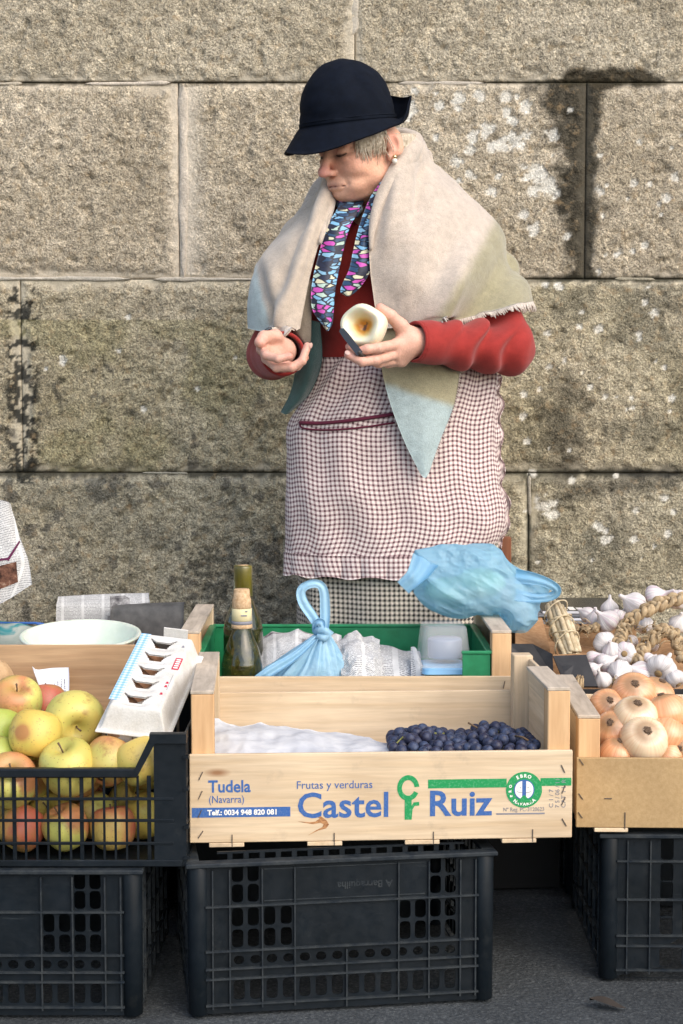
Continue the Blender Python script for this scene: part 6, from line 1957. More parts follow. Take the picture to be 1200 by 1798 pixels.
def bunch(lab, x0, x1, y0, y1, n, seed, hump):
    r_ = random.Random(seed)
    cx_, cy_ = (x0 + x1) / 2, (y0 + y1) / 2
    o = empty("grape_bunch", cw(cx_, cy_, 0.135), (0, 0, R(3.0)), lab, "grapes")
    pts = []
    tries = 0
    while len(pts) < n and tries < 30000:
        tries += 1
        x = r_.uniform(x0, x1); y = r_.uniform(y0, y1)
        e = ((x - cx_) / ((x1 - x0) / 2)) ** 4 + ((y - cy_) / ((y1 - y0) / 2)) ** 4
        if e > 1: continue
        top = 0.139 + hump * (1 - e) * (0.55 + 0.45 * math.sin(x * 31 + seed)) 
        z = r_.uniform(max(0.139, top - 0.02), top + 0.001)
        p = Vector((x - cx_, y - cy_, z - 0.135))
        if all((p - q).length > 0.0166 for q in pts): pts.append(p)
    for p in pts:
        link("grape", GME, o, p, (r_.uniform(0, 6), r_.uniform(0, 6), 0), r_.uniform(0.90, 1.10))
    v_, f_, _ = tube_geo([Vector((-0.3 * (x1 - x0), 0.02, 0.012)), Vector((0, 0.015, 0.016)), Vector((0.3 * (x1 - x0), 0.02, 0.014))], 0.0016, 5)
    obj("stalk", v_, f_, GSTEM, True, o)
    return o
b1 = bunch("bunch of blue-black grapes beside the newspaper sheet, green stalk at its left", 0.322, 0.438, 0.022, 0.165, 95, 3, 0.016)
b2 = bunch("bunch of blue-black grapes at the crate's right end, with a brown stalk tip", 0.440, 0.557, 0.022, 0.175, 95, 5, 0.018)
for par, pts_ in ((b1, [(686, 1312, 2.56), (698, 1304, 2.56), (708, 1294, 2.57)]), (b2, [(848, 1284, 2.63), (838, 1278, 2.63), (826, 1271, 2.63), (822, 1269, 2.63)]), (b2, [(905, 1292, 2.56), (918, 1294, 2.55), (928, 1300, 2.55)])):
    Mi = Matrix.LocRotScale(par.location, par.rotation_euler, None).inverted()
    v_, f_, _ = tube_geo([Mi @ P(*q) for q in pts_], 0.0017, 5)
    obj("stalk", v_, f_, GSTEM if par is b1 else STEMM, True, par)

# --- green plastic box inside the second crate
m = Mat("green_polyethylene", 0.4, (0.012, 0.19, 0.075), 0.5); g = m.noise(m.mapn((1, 1, 1)), 30, 4); m.color(m.ramp(g, [(0.3, (0.008, 0.15, 0.055)), (0.7, (0.02, 0.24, 0.10))])); GRP_ = m.m
gb = empty("green_box", (-0.262, 2.95, 0.271), (0, 0, R(0.6)), "bright green plastic box set inside the second wooden crate", "box")
W, D, H_ = 0.538, 0.345, 0.2185
box("front_wall", (0, 0, 0.004), (W, 0.004, 0.165), GRP_, gb, 0.001); box("back_wall", (0, D - 0.004, 0.004), (W, D, H_), GRP_, gb, 0.001)
box("side_wall", (0, 0.0045, 0.004), (0.004, D - 0.0045, H_), GRP_, gb, 0.001); box("side_wall", (W - 0.004, 0.0045, 0.004), (W, D - 0.0045, H_), GRP_, gb, 0.001)
box("floor_panel", (0.0, 0.0, 0.0), (W, D, 0.0035), GRP_, gb, 0)
for lo, hi in (((-0.006, D - 0.006, H_), (W + 0.006, D + 0.005, H_ + 0.006)), ((-0.006, 0.0, H_ + 0.0003), (0.008, D - 0.0062, H_ + 0.0062)), ((W - 0.008, 0.0, H_ + 0.0003), (W + 0.006, D - 0.0062, H_ + 0.0062))):
    box("rim", lo, hi, GRP_, gb, 0.0015)
box("corner_wall", (W - 0.052, -0.0005, 0.165), (W - 0.0, 0.0035, H_ - 0.0005), GRP_, gb, 0.001)
box("rim", (W - 0.054, -0.004, H_ - 0.0002), (W + 0.006, -0.0004, H_ + 0.0058), GRP_, gb, 0.0012)

# --- bottles
def glass_mat(name, col, tr=0.75, rough=0.08):
    m = Mat(name, rough, col); m.set("Transmission Weight", tr); m.set("IOR", 1.45); return m
m = glass_mat("bottle_glass", (0.06, 0.055, 0.012), 0.35, 0.06)
g = m.noise(m.mapn((1, 1, 1)), 90, 4, 0.6); c = m.ramp(g, [(0.35, (0.014, 0.017, 0.003)), (0.7, (0.085, 0.080, 0.014))]); m.color(c); m.set("Coat Weight", 0.6); m.rough(m.ramp(g, [(0.4, 0.05), (0.75, 0.35)])); BOT = m.m
m = Mat("bottle_capsule", 0.3, (0.17, 0.135, 0.012)); m.set("Coat Weight", 0.5); g = m.noise(m.mapn((30, 30, 4)), 1, 3); m.color(m.ramp(g, [(0.3, (0.07, 0.06, 0.006)), (0.7, (0.26, 0.21, 0.02))])); CAPS = m.m
m = Mat("cork", 0.9, (0.52, 0.36, 0.20), 0.15); g = m.noise(m.mapn((1, 1, 1)), 160, 4, 0.7); m.color(m.ramp(g, [(0.3, (0.36, 0.22, 0.11)), (0.7, (0.66, 0.48, 0.30))])); CORK = m.m
m = Mat("cream_label", 0.6, (0.66, 0.58, 0.34), 0.3); CREAM = m.m
def bottle(loc, lab, hh, cork, capsule, rz=0):
    o = empty("wine_bottle", loc, (0, 0, rz), lab, "bottle")
    pr = catmull([(0.0, 0.006), (0.020, 0.002), (0.034, 0.0), (0.0385, 0.006), (0.0388, 0.05), (0.0388, hh - 0.135), (0.0372, hh - 0.112), (0.0325, hh - 0.092), (0.0255, hh - 0.074), (0.0200, hh - 0.060), (0.0178, hh - 0.048), (0.0170, hh - 0.03), (0.0165, hh - 0.006), (0.0165, hh + 0.004), (0.0140, hh + 0.006), (0.0095, hh + 0.006)], 90)
    v_, f_ = revolve([(max(0.0, a), b) for a, b in pr], 36)
    obj("glass", v_, f_, BOT, True, o)
    if cork:
        v_, f_ = revolve([(0.0, hh + 0.0235), (0.0135, hh + 0.0235), (0.0150, hh + 0.022), (0.0160, hh + 0.008), (0.0178, hh + 0.004), (0.0182, hh - 0.012), (0.0178, hh - 0.0125)], 24)
        obj("cork", v_, f_, CORK, True, o)
        v_, f_ = revolve([(0.0185, hh - 0.0128), (0.0190, hh - 0.0133), (0.0192, hh - 0.036), (0.0185, hh - 0.0365)], 28); obj("neck_label", v_, f_, CREAM, True, o)
        v_, f_ = revolve([(0.0188, hh - 0.0367), (0.0194, hh - 0.0372), (0.0194, hh - 0.0425), (0.0186, hh - 0.043)], 28); obj("dark_band", v_, f_, GREY, True, o)
        v_, f_ = revolve([(0.0190, hh - 0.0432), (0.0196, hh - 0.0437), (0.0202, hh - 0.050), (0.0192, hh - 0.0505)], 28); obj("gold_band", v_, f_, CORK, True, o)
        for s, (x, z, w) in enumerate(((-0.004, -0.026, 0.011), (0.004, -0.018, 0.004))):
            box("label_mark", (x, -0.0202, hh + z), (x + w, -0.0185, hh + z + 0.0022), GREY, o, 0)
    else:
        v_, f_ = revolve([(0.0105, hh + 0.0075), (0.0175, hh + 0.007), (0.0184, hh + 0.003), (0.0180, hh - 0.01), (0.0192, hh - 0.052), (0.0186, hh - 0.0525)], 28); obj("capsule", v_, f_, CAPS, True, o)
        v_, f_ = revolve([(0.0, hh + 0.0078), (0.0104, hh + 0.0078), (0.0104, hh + 0.003)], 24); obj("cork", v_, f_, CORK, True, o)
    return o
zb = 0.2765
bottle(Vector((P(425, 1100, 3.02).x, 3.02, zb)), "dark green wine bottle with a cork and cream neck label, nearest the viewer", P(425, 1034, 3.02).z - zb - 0.0235, True, False, 0.2)
bottle(Vector((P(427, 1000, 3.125).x, 3.125, zb)), "olive green bottle neck rising just behind the corked bottle", P(427, 992, 3.125).z - zb - 0.0078, False, True)

# --- blue carrier bags
def bag_mat(name, alpha):
    m = Mat(name, 0.30, (0.30, 0.58, 0.80), 0.5)
    g = m.noise(m.mapn((1, 1, 1), rnd=False), 60, 4, 0.6, 0.8); g2 = m.noise(m.mapn((1, 1, 1), rnd=False), 14, 3)
    m.color(m.ramp(g2, [(0.3, (0.34, 0.61, 0.79)), (0.7, (0.50, 0.75, 0.89))]))
    m.bump(g, 0.5, 0.005)
    out = m.t.nodes["Material Output"]
    tl = m.n("ShaderNodeBsdfTranslucent"); tl.inputs[0].default_value = (0.30, 0.60, 0.82, 1)
    mx = m.n("ShaderNodeMixShader"); mx.inputs[0].default_value = 0.35; m.l(m.b.outputs[0], mx.inputs[1]); m.l(tl.outputs[0], mx.inputs[2])
    tp = m.n("ShaderNodeBsdfTransparent"); tp.inputs[0].default_value = (0.62, 0.86, 0.96, 1)
    m2 = m.n("ShaderNodeMixShader"); m2.inputs[0].default_value = alpha; m.l(mx.outputs[0], m2.inputs[1]); m.l(tp.outputs[0], m2.inputs[2])
    m.l(m2.outputs[0], out.inputs[0])
    return m.m
BAGA, BAGB = bag_mat("blue_film", 0.06), bag_mat("blue_film_thin", 0.42)
bg1 = empty("carrier_bag", P(530, 1195, 3.02), label="knotted light blue carrier bag standing beside the bottle", cat="bag")
o0 = bg1.location
# body: pleated sack gathered at the knot
kt = P(566, 1108, 3.015); nph = 140; nr_ = 50
cen = catmull([list(kt), list(P(560, 1122, 3.02)), list(P(545, 1150, 3.03)), list(P(530, 1185, 3.035)), list(P(526, 1225, 3.035))], nr_)
rad = catmull([[0.006, 0.006], [0.021, 0.018], [0.050, 0.040], [0.080, 0.055], [0.084, 0.060]], nr_)
ph = np.linspace(0, 2 * math.pi, nph, endpoint=False)[None, :]
t = np.linspace(0, 1, nr_)[:, None]
pleat = 1 + (0.17 * np.sin(9 * ph + 2.2 * t) + 0.10 * np.sin(17 * ph - 3 * t) + 0.06 * np.sin(29 * ph)) * (1 - 0.72 * t)
S_ = np.stack([cen[:, 0:1] + rad[:, 0:1] * pleat * np.cos(ph), cen[:, 1:2] + rad[:, 1:2] * pleat * np.sin(ph), cen[:, 2:3] + 0.012 * np.cos(ph - 0.5) * t + 0 * ph], -1)
S_ += (0.012 * (np.stack([fbm(S_[..., 0], S_[..., 1], S_[..., 2], 26, 3, k) for k in (1, 2, 3)], -1) - 0.5)) * t[..., None]
obj("sack", S_.reshape(-1, 3) - np.array(o0), grid_faces(nph, nr_, True), BAGA, True, bg1)
def ribbon(par, o_, pts, w, tilt=(0, -1, 0.2), mat=BAGA, name="handle", amp=0.003):
    c_ = catmull([list(P(*q[:3])) + [q[3] if len(q) > 3 else 1.0] for q in pts], 50)
    tn = np.gradient(c_[:, :3], axis=0); tn /= np.linalg.norm(tn, axis=1, keepdims=True)
    sd = np.cross(tn, np.array(tilt)); sd /= np.linalg.norm(sd, axis=1, keepdims=True) + 1e-9
    nn_ = np.cross(sd, tn)
    k = np.linspace(-1, 1, 9)
    S_ = c_[:, None, :3] + sd[:, None] * (k[None, :, None] * w * c_[:, 3][:, None, None]) + nn_[:, None] * (amp * np.sin(k * 5 + 0.5)[None, :, None])
    V_, F_ = shell(S_, 0.0012)
    return obj(name, V_ - np.array(o_), F_, mat, True, par)
ribbon(bg1, o0, [(566, 1110, 3.012, .8), (549, 1082, 3.01), (533, 1058, 3.01), (529, 1038, 3.01, .9), (541, 1027, 3.01, .8), (560, 1026, 3.012, .8), (569, 1040, 3.014, .9), (571, 1075, 3.014, 1), (570, 1112, 3.012, .8)], 0.0095, amp=0.0012)
v_, f_, _ = tube_geo([P(552, 1110, 3.006), P(566, 1104, 2.998), P(580, 1112, 3.004), P(570, 1120, 3.002), P(556, 1116, 3.0)], [0.006, 0.009, 0.0075, 0.009, 0.006], 10)
obj("knot", [q - o0 for q in v_], f_, BAGA, True, bg1)
ribbon(bg1, o0, [(553, 1108, 3.01, .6), (556, 1096, 3.0), (564, 1094, 2.995, 1.2), (566, 1102, 2.995, .7)], 0.007)
ribbon(bg1, o0, [(556, 1118, 3.0, .6), (520, 1150, 2.985, .8), (480, 1175, 2.975), (447, 1196, 2.97, .7), (440, 1204, 2.972, .4)], 0.010)

bg2 = empty("carrier_bag", P(830, 1085, 3.16), label="big see-through blue carrier bag with greens, lying over the crate's corner", cat="bag")
o0 = bg2.location
def bag_sdf(Q):
    d = s_ell(Q, A3(806, 1028, 3.17), (0.082, 0.078, 0.058))
    d = smin(d, s_cap(Q, A3(752, 984, 3.15), A3(850, 995, 3.15), 0.024, 0.034), 0.030)
    d = smin(d, s_cap(Q, A3(850, 998, 3.15), A3(945, 1032, 3.15), 0.034, 0.017), 0.030)
    d = smin(d, s_ell(Q, A3(880, 1040, 3.16), (0.060, 0.060, 0.036), (0, R(18), 0)), 0.03)
    d = smin(d, s_ell(Q, A3(915, 1080, 3.15), (0.026, 0.045, 0.034)), 0.028)
    X, Y, Z = Q.T
    u_ = X * 0.86 - Z * 0.5
    w_ = Z * 0.86 + X * 0.5
    r1 = np.abs(fbm(u_ * 0.40, Y * 0.7, w_ * 1.3, 21, 1, 2) - 0.5) * 2; r2 = np.abs(fbm(u_ * 0.45, Y, w_ * 1.3, 46, 1, 4) - 0.5) * 2
    r3 = np.abs(fbm(u_ * 0.6, Y, w_ * 1.4, 95, 1, 6) - 0.5) * 2
    return d + 0.016 * (r1 - 0.45) + 0.0055 * (r2 - 0.45) + 0.0016 * (r3 - 0.45)
V_, F_ = surfnet(bag_sdf, A3(700, 1125, 3.04), A3(985, 945, 3.28), 0.0024)
obj("sack", V_ - np.array(o0), F_, BAGB, True, bg2)
ribbon(bg2, o0, [(748, 982, 3.12, 1.7), (738, 1000, 3.11, 1.4), (727, 1014, 3.10, 1.1), (716, 1024, 3.10, 1.0), (708, 1032, 3.10, 1.0)], 0.016, mat=BAGB)
ribbon(bg2, o0, [(905, 1012, 3.115, 1.6), (935, 1016, 3.11, 1.3), (962, 1024, 3.11, 1.0), (978, 1036, 3.115, .9), (968, 1047, 3.12, .9), (940, 1050, 3.115, 1.0), (905, 1044, 3.105, 1.4)], 0.009, mat=BAGB)
m = Mat("lettuce", 0.6, (0.36, 0.46, 0.16)); g = m.noise(m.mapn((1, 1, 1)), 45, 4); m.color(m.ramp(g, [(0.3, (0.42, 0.50, 0.26)), (0.7, (0.70, 0.72, 0.50))])); LETT = m.m
def lett(Q):
    d = s_ell(Q, A3(842, 1024, 3.15), (0.050, 0.045, 0.028))
    d = smin(d, s_ell(Q, A3(790, 1040, 3.17), (0.05, 0.045, 0.028)), 0.015)
    return d + 0.014 * (np.abs(fbm(*Q.T, 34, 2, 7) - 0.5) - 0.2)
V_, F_ = surfnet(lett, A3(735, 1085, 3.08), A3(900, 985, 3.24), 0.004)
tag(obj("lettuce", V_, F_, LETT, True), "pale green lettuce inside the see-through blue bag", "lettuce")

# --- crumpled newspapers in the green box
sheet("newspaper", [[(452, 1122, 3.20), (480, 1112, 3.22), (520, 1108, 3.22), (560, 1110, 3.22), (600, 1118, 3.20)], [(452, 1150, 3.12), (485, 1138, 3.12), (520, 1135, 3.13), (560, 1140, 3.13), (602, 1146, 3.12)], [(455, 1200, 3.07), (490, 1200, 3.06), (525, 1200, 3.07), (560, 1200, 3.07), (600, 1200, 3.07)]], 50, 50, NEWS[0], "crumpled newspaper between the corked bottle and the knotted bag", "newspaper", 0.0008, 0.012, 18, 4)
sheet("newspaper", [[(596, 1122, 3.16), (620, 1112, 3.17), (640, 1118, 3.18), (665, 1128, 3.18)], [(594, 1150, 3.06), (622, 1140, 3.05), (650, 1150, 3.06), (672, 1156, 3.08)], [(600, 1178, 3.02), (625, 1172, 3.01), (650, 1172, 3.02), (672, 1178, 3.04)], [(602, 1204, 3.01), (630, 1204, 3.0), (652, 1204, 3.01), (676, 1204, 3.03)]], 50, 50, NEWS[1], "badly crumpled ball of newspaper right of the knotted bag", "newspaper", 0.0008, 0.014, 22, 14)
sheet("newspaper", [[(648, 1132, 3.20), (680, 1134, 3.20), (705, 1142, 3.20), (738, 1146, 3.18)], [(650, 1160, 3.08), (680, 1158, 3.08), (708, 1162, 3.08), (742, 1168, 3.08)], [(655, 1204, 3.03), (684, 1204, 3.02), (712, 1204, 3.02), (748, 1204, 3.02)]], 50, 44, NEWS[2], "pale smoother newspaper sheet beside the clear container", "newspaper", 0.0008, 0.005, 16, 24)
sheet("newspaper", [[(722, 1136, 3.09), (728, 1136, 3.085), (732, 1140, 3.08)], [(722, 1170, 3.04), (733, 1170, 3.03), (744, 1174, 3.02)], [(724, 1204, 3.015), (736, 1204, 3.005), (750, 1204, 3.0)]], 16, 30, NEWS[2], "upright folded corner of newspaper touching the clear container", "newspaper")

# --- clear container on a blue-lidded one
m = Mat("clear_plastic", 0.12, (0.86, 0.88, 0.90), 0.5); m.set("Alpha", 0.20); g = m.noise(m.mapn((1, 1, 1)), 60, 3); m.bump(g, 0.1, 0.002); CLEAR = m.m
m = Mat("light_blue_plastic", 0.35, (0.22, 0.47, 0.72)); LBLUE = m.m
def rbox(w, d, z0, z1, w2, d2, r, n=6):
    lo = rrect(-w / 2, -d / 2, w / 2, d / 2, r, n); hi = rrect(-w2 / 2, -d2 / 2, w2 / 2, d2 / 2, r, n)
    N = len(lo)
    V_ = [(a, b, z0) for a, b in lo] + [(a, b, z1 - 0.004) for a, b in hi] + [(a * 0.93, b * 0.93, z1) for a, b in hi]
    F_ = [(i, (i + 1) % N, N + (i + 1) % N, N + i) for i in range(N)] + [(N + i, N + (i + 1) % N, 2 * N + (i + 1) % N, 2 * N + i) for i in range(N)] + [tuple(2 * N + i for i in range(N))]
    return V_, F_, N
cz = P(780, 1166, 3.02).z
lb_ = empty("food_box", Vector((P(780, 1180, 3.02).x, 3.045, zb)), (0, 0, R(2)), "flat box with a light blue lid under the clear container", "food box")
V_, F_, N = rbox(0.084, 0.10, 0.0, cz - zb - 0.016, 0.084, 0.10, 0.012); obj("tub", V_, F_ + [tuple(range(N))[::-1]], CLEAR, False, lb_)
V_, F_, N = rbox(0.088, 0.104, cz - zb - 0.0155, cz - zb - 0.003, 0.084, 0.10, 0.014); obj("lid", V_, F_ + [tuple(range(N))[::-1]], LBLUE, False, lb_)
cc_ = empty("clear_container", Vector((P(780, 1166, 3.02).x, 3.045, cz - 0.0025)), (0, 0, R(2)), "see-through plastic container standing upside down on the blue lid", "container")
hh = P(780, 1096, 3.02).z - cz
V_, F_, N = rbox(0.098, 0.110, 0.0, hh, 0.082, 0.094, 0.014); obj("shell", V_, F_, CLEAR, True, cc_)
V2 = [(a * 1.05, b * 1.05, 0.0) for a, b, z in V_[:N]] + [(a * 1.05, b * 1.05, 0.005) for a, b, z in V_[:N]] + [(a * 0.99, b * 0.99, 0.005) for a, b, z in V_[:N]]
obj("rim", V2, [(i, (i + 1) % N, N + (i + 1) % N, N + i) for i in range(N)] + [(N + i, N + (i + 1) % N, 2 * N + (i + 1) % N, 2 * N + i) for i in range(N)], CLEAR, False, cc_)
v_, f_ = revolve([(0.0, 0.006), (0.031, 0.006), (0.033, 0.010), (0.033, 0.040), (0.031, 0.043), (0.0, 0.043)], 28); 
m = Mat("grey_disc", 0.4, (0.20, 0.24, 0.32)); tag(obj("jar_lid", v_, f_, m.m, True, None, Vector((P(782, 1140, 3.05).x, 3.060, cz + 0.001))), "round grey-blue lid seen through the clear container", "lid")

# --- bowl, papers and bag behind the potato crate
m = Mat("kraft_board", 0.85, (0.34, 0.20, 0.10), 0.15); g = m.noise(m.mapn((1, 1, 1)), 90, 4, 0.6); m.color(m.ramp(g, [(0.3, (0.29, 0.16, 0.08)), (0.7, (0.42, 0.255, 0.135))])); KRAFT = m.m
rz_ = P(140, 1120, 3.43).z
bx_ = empty("cardboard_box", (-0.62, 3.48, 0), label="closed brown cardboard box under the pale bowl, behind the potatoes", cat="box")
box("carton_body", (-0.36, -0.235, 0.0), (0.345, 0.255, rz_ - 0.092), KRAFT, bx_, 0.002)
for x in (-0.36, -0.006):
    box("top_flap", (x + 0.002, -0.233, rz_ - 0.0919), (x + 0.349, 0.253, rz_ - 0.0885), KRAFT, bx_, 0.001)
m = Mat("mint_plastic", 0.35, (0.66, 0.72, 0.62), 0.5); m.set("Subsurface Weight", 0.1); m.set("Subsurface Scale", 0.01)
g = m.noise(m.mapn((1, 1, 1)), 25, 4); m.color(m.ramp(g, [(0.3, (0.60, 0.68, 0.57)), (0.7, (0.72, 0.77, 0.68))])); MINT = m.m
pr = catmull([(0.0, 0.004), (0.05, 0.004), (0.072, 0.010), (0.092, 0.035), (0.106, 0.066), (0.114, 0.084), (0.120, 0.087), (0.124, 0.0855), (0.1235, 0.082), (0.117, 0.080), (0.109, 0.064), (0.095, 0.032), (0.076, 0.005), (0.05, 0.0), (0.0, 0.0)], 60)
v_, f_ = revolve([(max(0, a), b) for a, b in pr], 56)
tag(obj("bowl", v_ if False else [tuple(q[k] * 1.04 for k in range(3)) for q in v_], f_, MINT, True, None, Vector((P(143, 1120, 3.43).x, 3.43, rz_ - 0.079)), (R(6), 0, 0)), "wide pale mint plastic bowl behind the potato crate", "bowl")
zbx = rz_ - 0.0883
def onbox(px, Y, z): p = P(px, 1100, Y); return Vector((p.x, Y, z))
tp = P(180, 1054, 3.66).z
def npz(py, Y): return P(100, py, Y).z
ctrl = [[P(98, 1100, 3.62), P(180, 1100, 3.63), P(262, 1100, 3.64)], [P(99, 1075, 3.615), P(180, 1073, 3.62), P(264, 1072, 3.635)], [P(101, 1056, 3.635), P(180, 1052, 3.64), P(262, 1050, 3.65)], [P(104, 1057, 3.665), P(180, 1053, 3.67), P(262, 1051, 3.68)], [P(104, 1100, 3.69), P(180, 1100, 3.695), P(262, 1100, 3.70)]]
for r_ in (0, -1):
    for q in ctrl[r_]: q.z = zbx + 0.001
sheet("newspaper", ctrl, 60, 50, NEWS[0], "folded newspaper standing against the wall behind the bowl", "newspaper", 0.003, world=True)
ctrl = [[P(192, 1100, 3.58), P(255, 1100, 3.585), P(322, 1100, 3.59)], [P(194, 1082, 3.575), P(255, 1080, 3.58), P(323, 1078, 3.585)], [P(200, 1066, 3.59), P(258, 1062, 3.60), P(324, 1060, 3.605)], [P(205, 1064, 3.605), P(258, 1061, 3.61), P(326, 1059, 3.615)]]
for q in ctrl[0]: q.z = zbx + 0.001
m = Mat("slate_card", 0.7, (0.085, 0.085, 0.085), 0.3); g = m.noise(m.mapn((1, 1, 1)), 40, 4); m.color(m.ramp(g, [(0.3, (0.06, 0.06, 0.06)), (0.7, (0.12, 0.118, 0.115))])); SLATE = m.m
sheet("grey_folder", ctrl, 20, 20, SLATE, "dark grey card folder propped in front of the newspaper", "folder", 0.004, world=True)
# teal and white bag at the left edge
m = Mat("printed_sack", 0.5, (0.36, 0.42, 0.40), 0.4)
g = m.noise(m.mapn((1, 1, 1)), 14, 3, 0.5, 1.0); m.color(m.ramp(g, [(0.40, (0.30, 0.36, 0.33)), (0.56, (0.38, 0.42, 0.39)), (0.66, (0.03, 0.24, 0.27)), (0.74, (0.02, 0.10, 0.07))], 'EASE')); m.bump(m.noise(m.mapn((1, 1, 1)), 50, 3), 0.3, 0.003); SACK = m.m
pb = P(28, 1115, 3.62); ht = P(35, 1094, 3.62).z - zbx
pl_ = empty("printed_bag", Vector((pb.x, 3.62, zbx)), label="grey-green printed bag with blue seams at the left edge", cat="bag")
def sackf(Q):
    d = s_ell(Q, (-0.05, 0, ht * 0.46), (0.125, 0.050, ht * 0.62))
    d = np.maximum(d, np.abs(Q[:, 2] - ht / 2) - ht / 2)
    d = smax(d, np.abs(Q[:, 0] + 0.05) - 0.112, 0.01)
    return d + 0.006 * (np.abs(fbm(*Q.T, 30, 2, 3) - 0.5) - 0.2)
V_, F_ = surfnet(sackf, (-0.19, -0.08, -0.01), (0.09, 0.08, ht + 0.02), 0.004)
obj("sack", V_, F_, SACK, True, pl_)
v_, f_, _ = tube_geo([Vector((-0.15, 0.0, ht)), Vector((-0.05, -0.004, ht + 0.001)), Vector((0.045, 0, ht)), Vector((0.064, 0, ht - 0.004))], [0.002, 0.002, 0.003, 0.005], 6)
m = Mat("blue_seam", 0.5, (0.03, 0.12, 0.42)); obj("seam", v_, f_, m.m, True, pl_)
# newspaper hanging in from the left edge, clipped on a wooden stake
ctrl = [[(-150, 850, 3.47), (-60, 862, 3.45), (5, 878, 3.455), (18, 884, 3.47)], [(-150, 940, 3.46), (-60, 945, 3.44), (10, 950, 3.445), (34, 940, 3.46)], [(-150, 1010, 3.46), (-60, 1000, 3.43), (25, 995, 3.44), (50, 985, 3.455)], [(-150, 1120, 3.46), (-60, 1080, 3.43), (0, 1060, 3.44), (57, 1026, 3.45)]]
pg = sheet("newspaper", ctrl, 60, 60, NEWS[1], "newspaper page hanging down at the left edge, with a brown picture", "newspaper", 0.0012, 0.004, 12, 31)
m = Mat("print_photo", 0.8, spec=0.15); g = m.noise(m.mapn((1, 1, 1), rnd=False), 60, 4, 0.7); m.color(m.ramp(g, [(0.35, (0.035, 0.018, 0.014)), (0.55, (0.16, 0.075, 0.05)), (0.75, (0.42, 0.30, 0.22))])); PHO = m.m
PUR = Mat("purple_ink", 0.8, (0.10, 0.02, 0.06), 0.15).m
def page_patch(name, quad, mat):
    BV = BVHTree.FromPolygons([tuple(q.co) for q in pg.data.vertices], [tuple(p.vertices) for p in pg.data.polygons])
    a, b, c_, d = [np.array(q, float) for q in quad]
    n = 14; V_ = []
    for i in range(n):
        for j in range(n):
            u, v = j / (n - 1), i / (n - 1)
            px, py = (a * (1 - u) + b * u) * (1 - v) + (d * (1 - u) + c_ * u) * v
            dr = (P(px, py, 3.5) - Vector((0, 0, CAMH))).normalized()
            hit = BV.ray_cast(Vector((0, 0, CAMH)), dr)
            p = hit[0] if hit[0] is not None else P(px, py, 3.445)
            V_.append(p - dr * 0.0015)
    obj(name, V_, grid_faces(n, n), mat, True, pg)
page_patch("printed_picture", [(-70, 1012), (29, 986), (32, 1022), (-70, 1062)], PHO)
page_patch("printed_stripe", [(-70, 990), (14, 979), (15, 983), (-70, 994)], PUR)
page_patch("printed_stripe", [(12, 982), (34, 949), (36, 952), (15, 986)], PUR)
tag(box("wooden_stake", (-0.935, 3.474, 0.0), (-0.905, 3.504, 0.84), OLDW[2]), "wooden stake holding up the hanging newspaper, outside the left edge", "stake")

# --- onions
m = Mat("onion_skin", 0.24, spec=0.5)
v = m.mapn((1, 1, 1)); oi = m.n("ShaderNodeObjectInfo")
sepn = m.n("ShaderNodeSeparateXYZ"); m.l(m.tc(), sepn.inputs[0])
ang = m.math('ARCTAN2', sepn.outputs[1], sepn.outputs[0])
st_ = m.n("ShaderNodeCombineXYZ"); m.l(m.math('MULTIPLY', ang, 7.0), st_.inputs[0]); m.l(m.math('MULTIPLY', sepn.outputs[2], 12.0), st_.inputs[1]); m.l(m.math('MULTIPLY', oi.outputs["Random"], 30.0), st_.inputs[2])
g = m.noise(st_.outputs[0], 1.4, 4, 0.6); g2 = m.noise(v, 30, 3)
c = m.ramp(g, [(0.3, (0.62, 0.28, 0.13)), (0.55, (0.70, 0.36, 0.18)), (0.75, (0.77, 0.46, 0.26))])
pale = m.ramp(g2, [(0.3, (0.78, 0.70, 0.48)), (0.7, (0.84, 0.72, 0.52))])
m.color(m.mix(m.mix(c, pale, m.math('MULTIPLY', m.attr("pale"), m.ramp(g, [(0.3, 0.7), (0.6, 1.0)]))), (0.33, 0.20, 0.10), m.math('MULTIPLY', m.attr("ring"), 0.8))); m.set("Subsurface Weight", 0.06); m.set("Subsurface Scale", 0.01); m.bump(g, 0.04, 0.001); m.set("Coat Weight", 0.3)
ONI = m.m
po = catmull([(0.0, 0.0335), (0.0035, 0.0335), (0.007, 0.0305), (0.016, 0.0278), (0.028, 0.0185), (0.0345, 0.004), (0.0335, -0.010), (0.025, -0.0235), (0.012, -0.0300), (0.0045, -0.0315), (0.0, -0.0300)], 34)
ov, of_ = revolve([(max(0, a), b) for a, b in po], 30)
ov = np.array(ov); an_ = np.arctan2(ov[:, 1], ov[:, 0]); ov[:, :2] *= (1 + 0.012 * np.sin(3 * an_) + 0.008 * np.sin(11 * an_))[:, None]
OME = [mesh("onion", ov, of_, ONI, True, col={"pale": np.full(len(ov), 0.0), "ring": sstep(-0.0255, -0.0300, ov[:, 2]) + sstep(0.029, 0.033, ov[:, 2])}), mesh("onion", ov, of_, ONI, True, col={"pale": 0.75 * sstep(0.022, -0.016, ov[:, 2]), "ring": sstep(-0.0255, -0.0300, ov[:, 2]) + sstep(0.029, 0.033, ov[:, 2])})]
parts = []
for i in range(80):
    a = rs.uniform(0, 6.28); r_ = 0.0055 * math.sqrt(rs.random()); L = rs.uniform(0.002, 0.006)
    p = Vector((math.cos(a) * r_, math.sin(a) * r_, -0.0305))
    parts.append(tube_geo([p, p + Vector((rs.uniform(-.002, .002), rs.uniform(-.002, .002), -L * 0.6)), p + Vector((rs.uniform(-.004, .004), rs.uniform(-.004, .004), -L * 0.7))], [0.0007, 0.0006, 0.0003], 4)[:2])
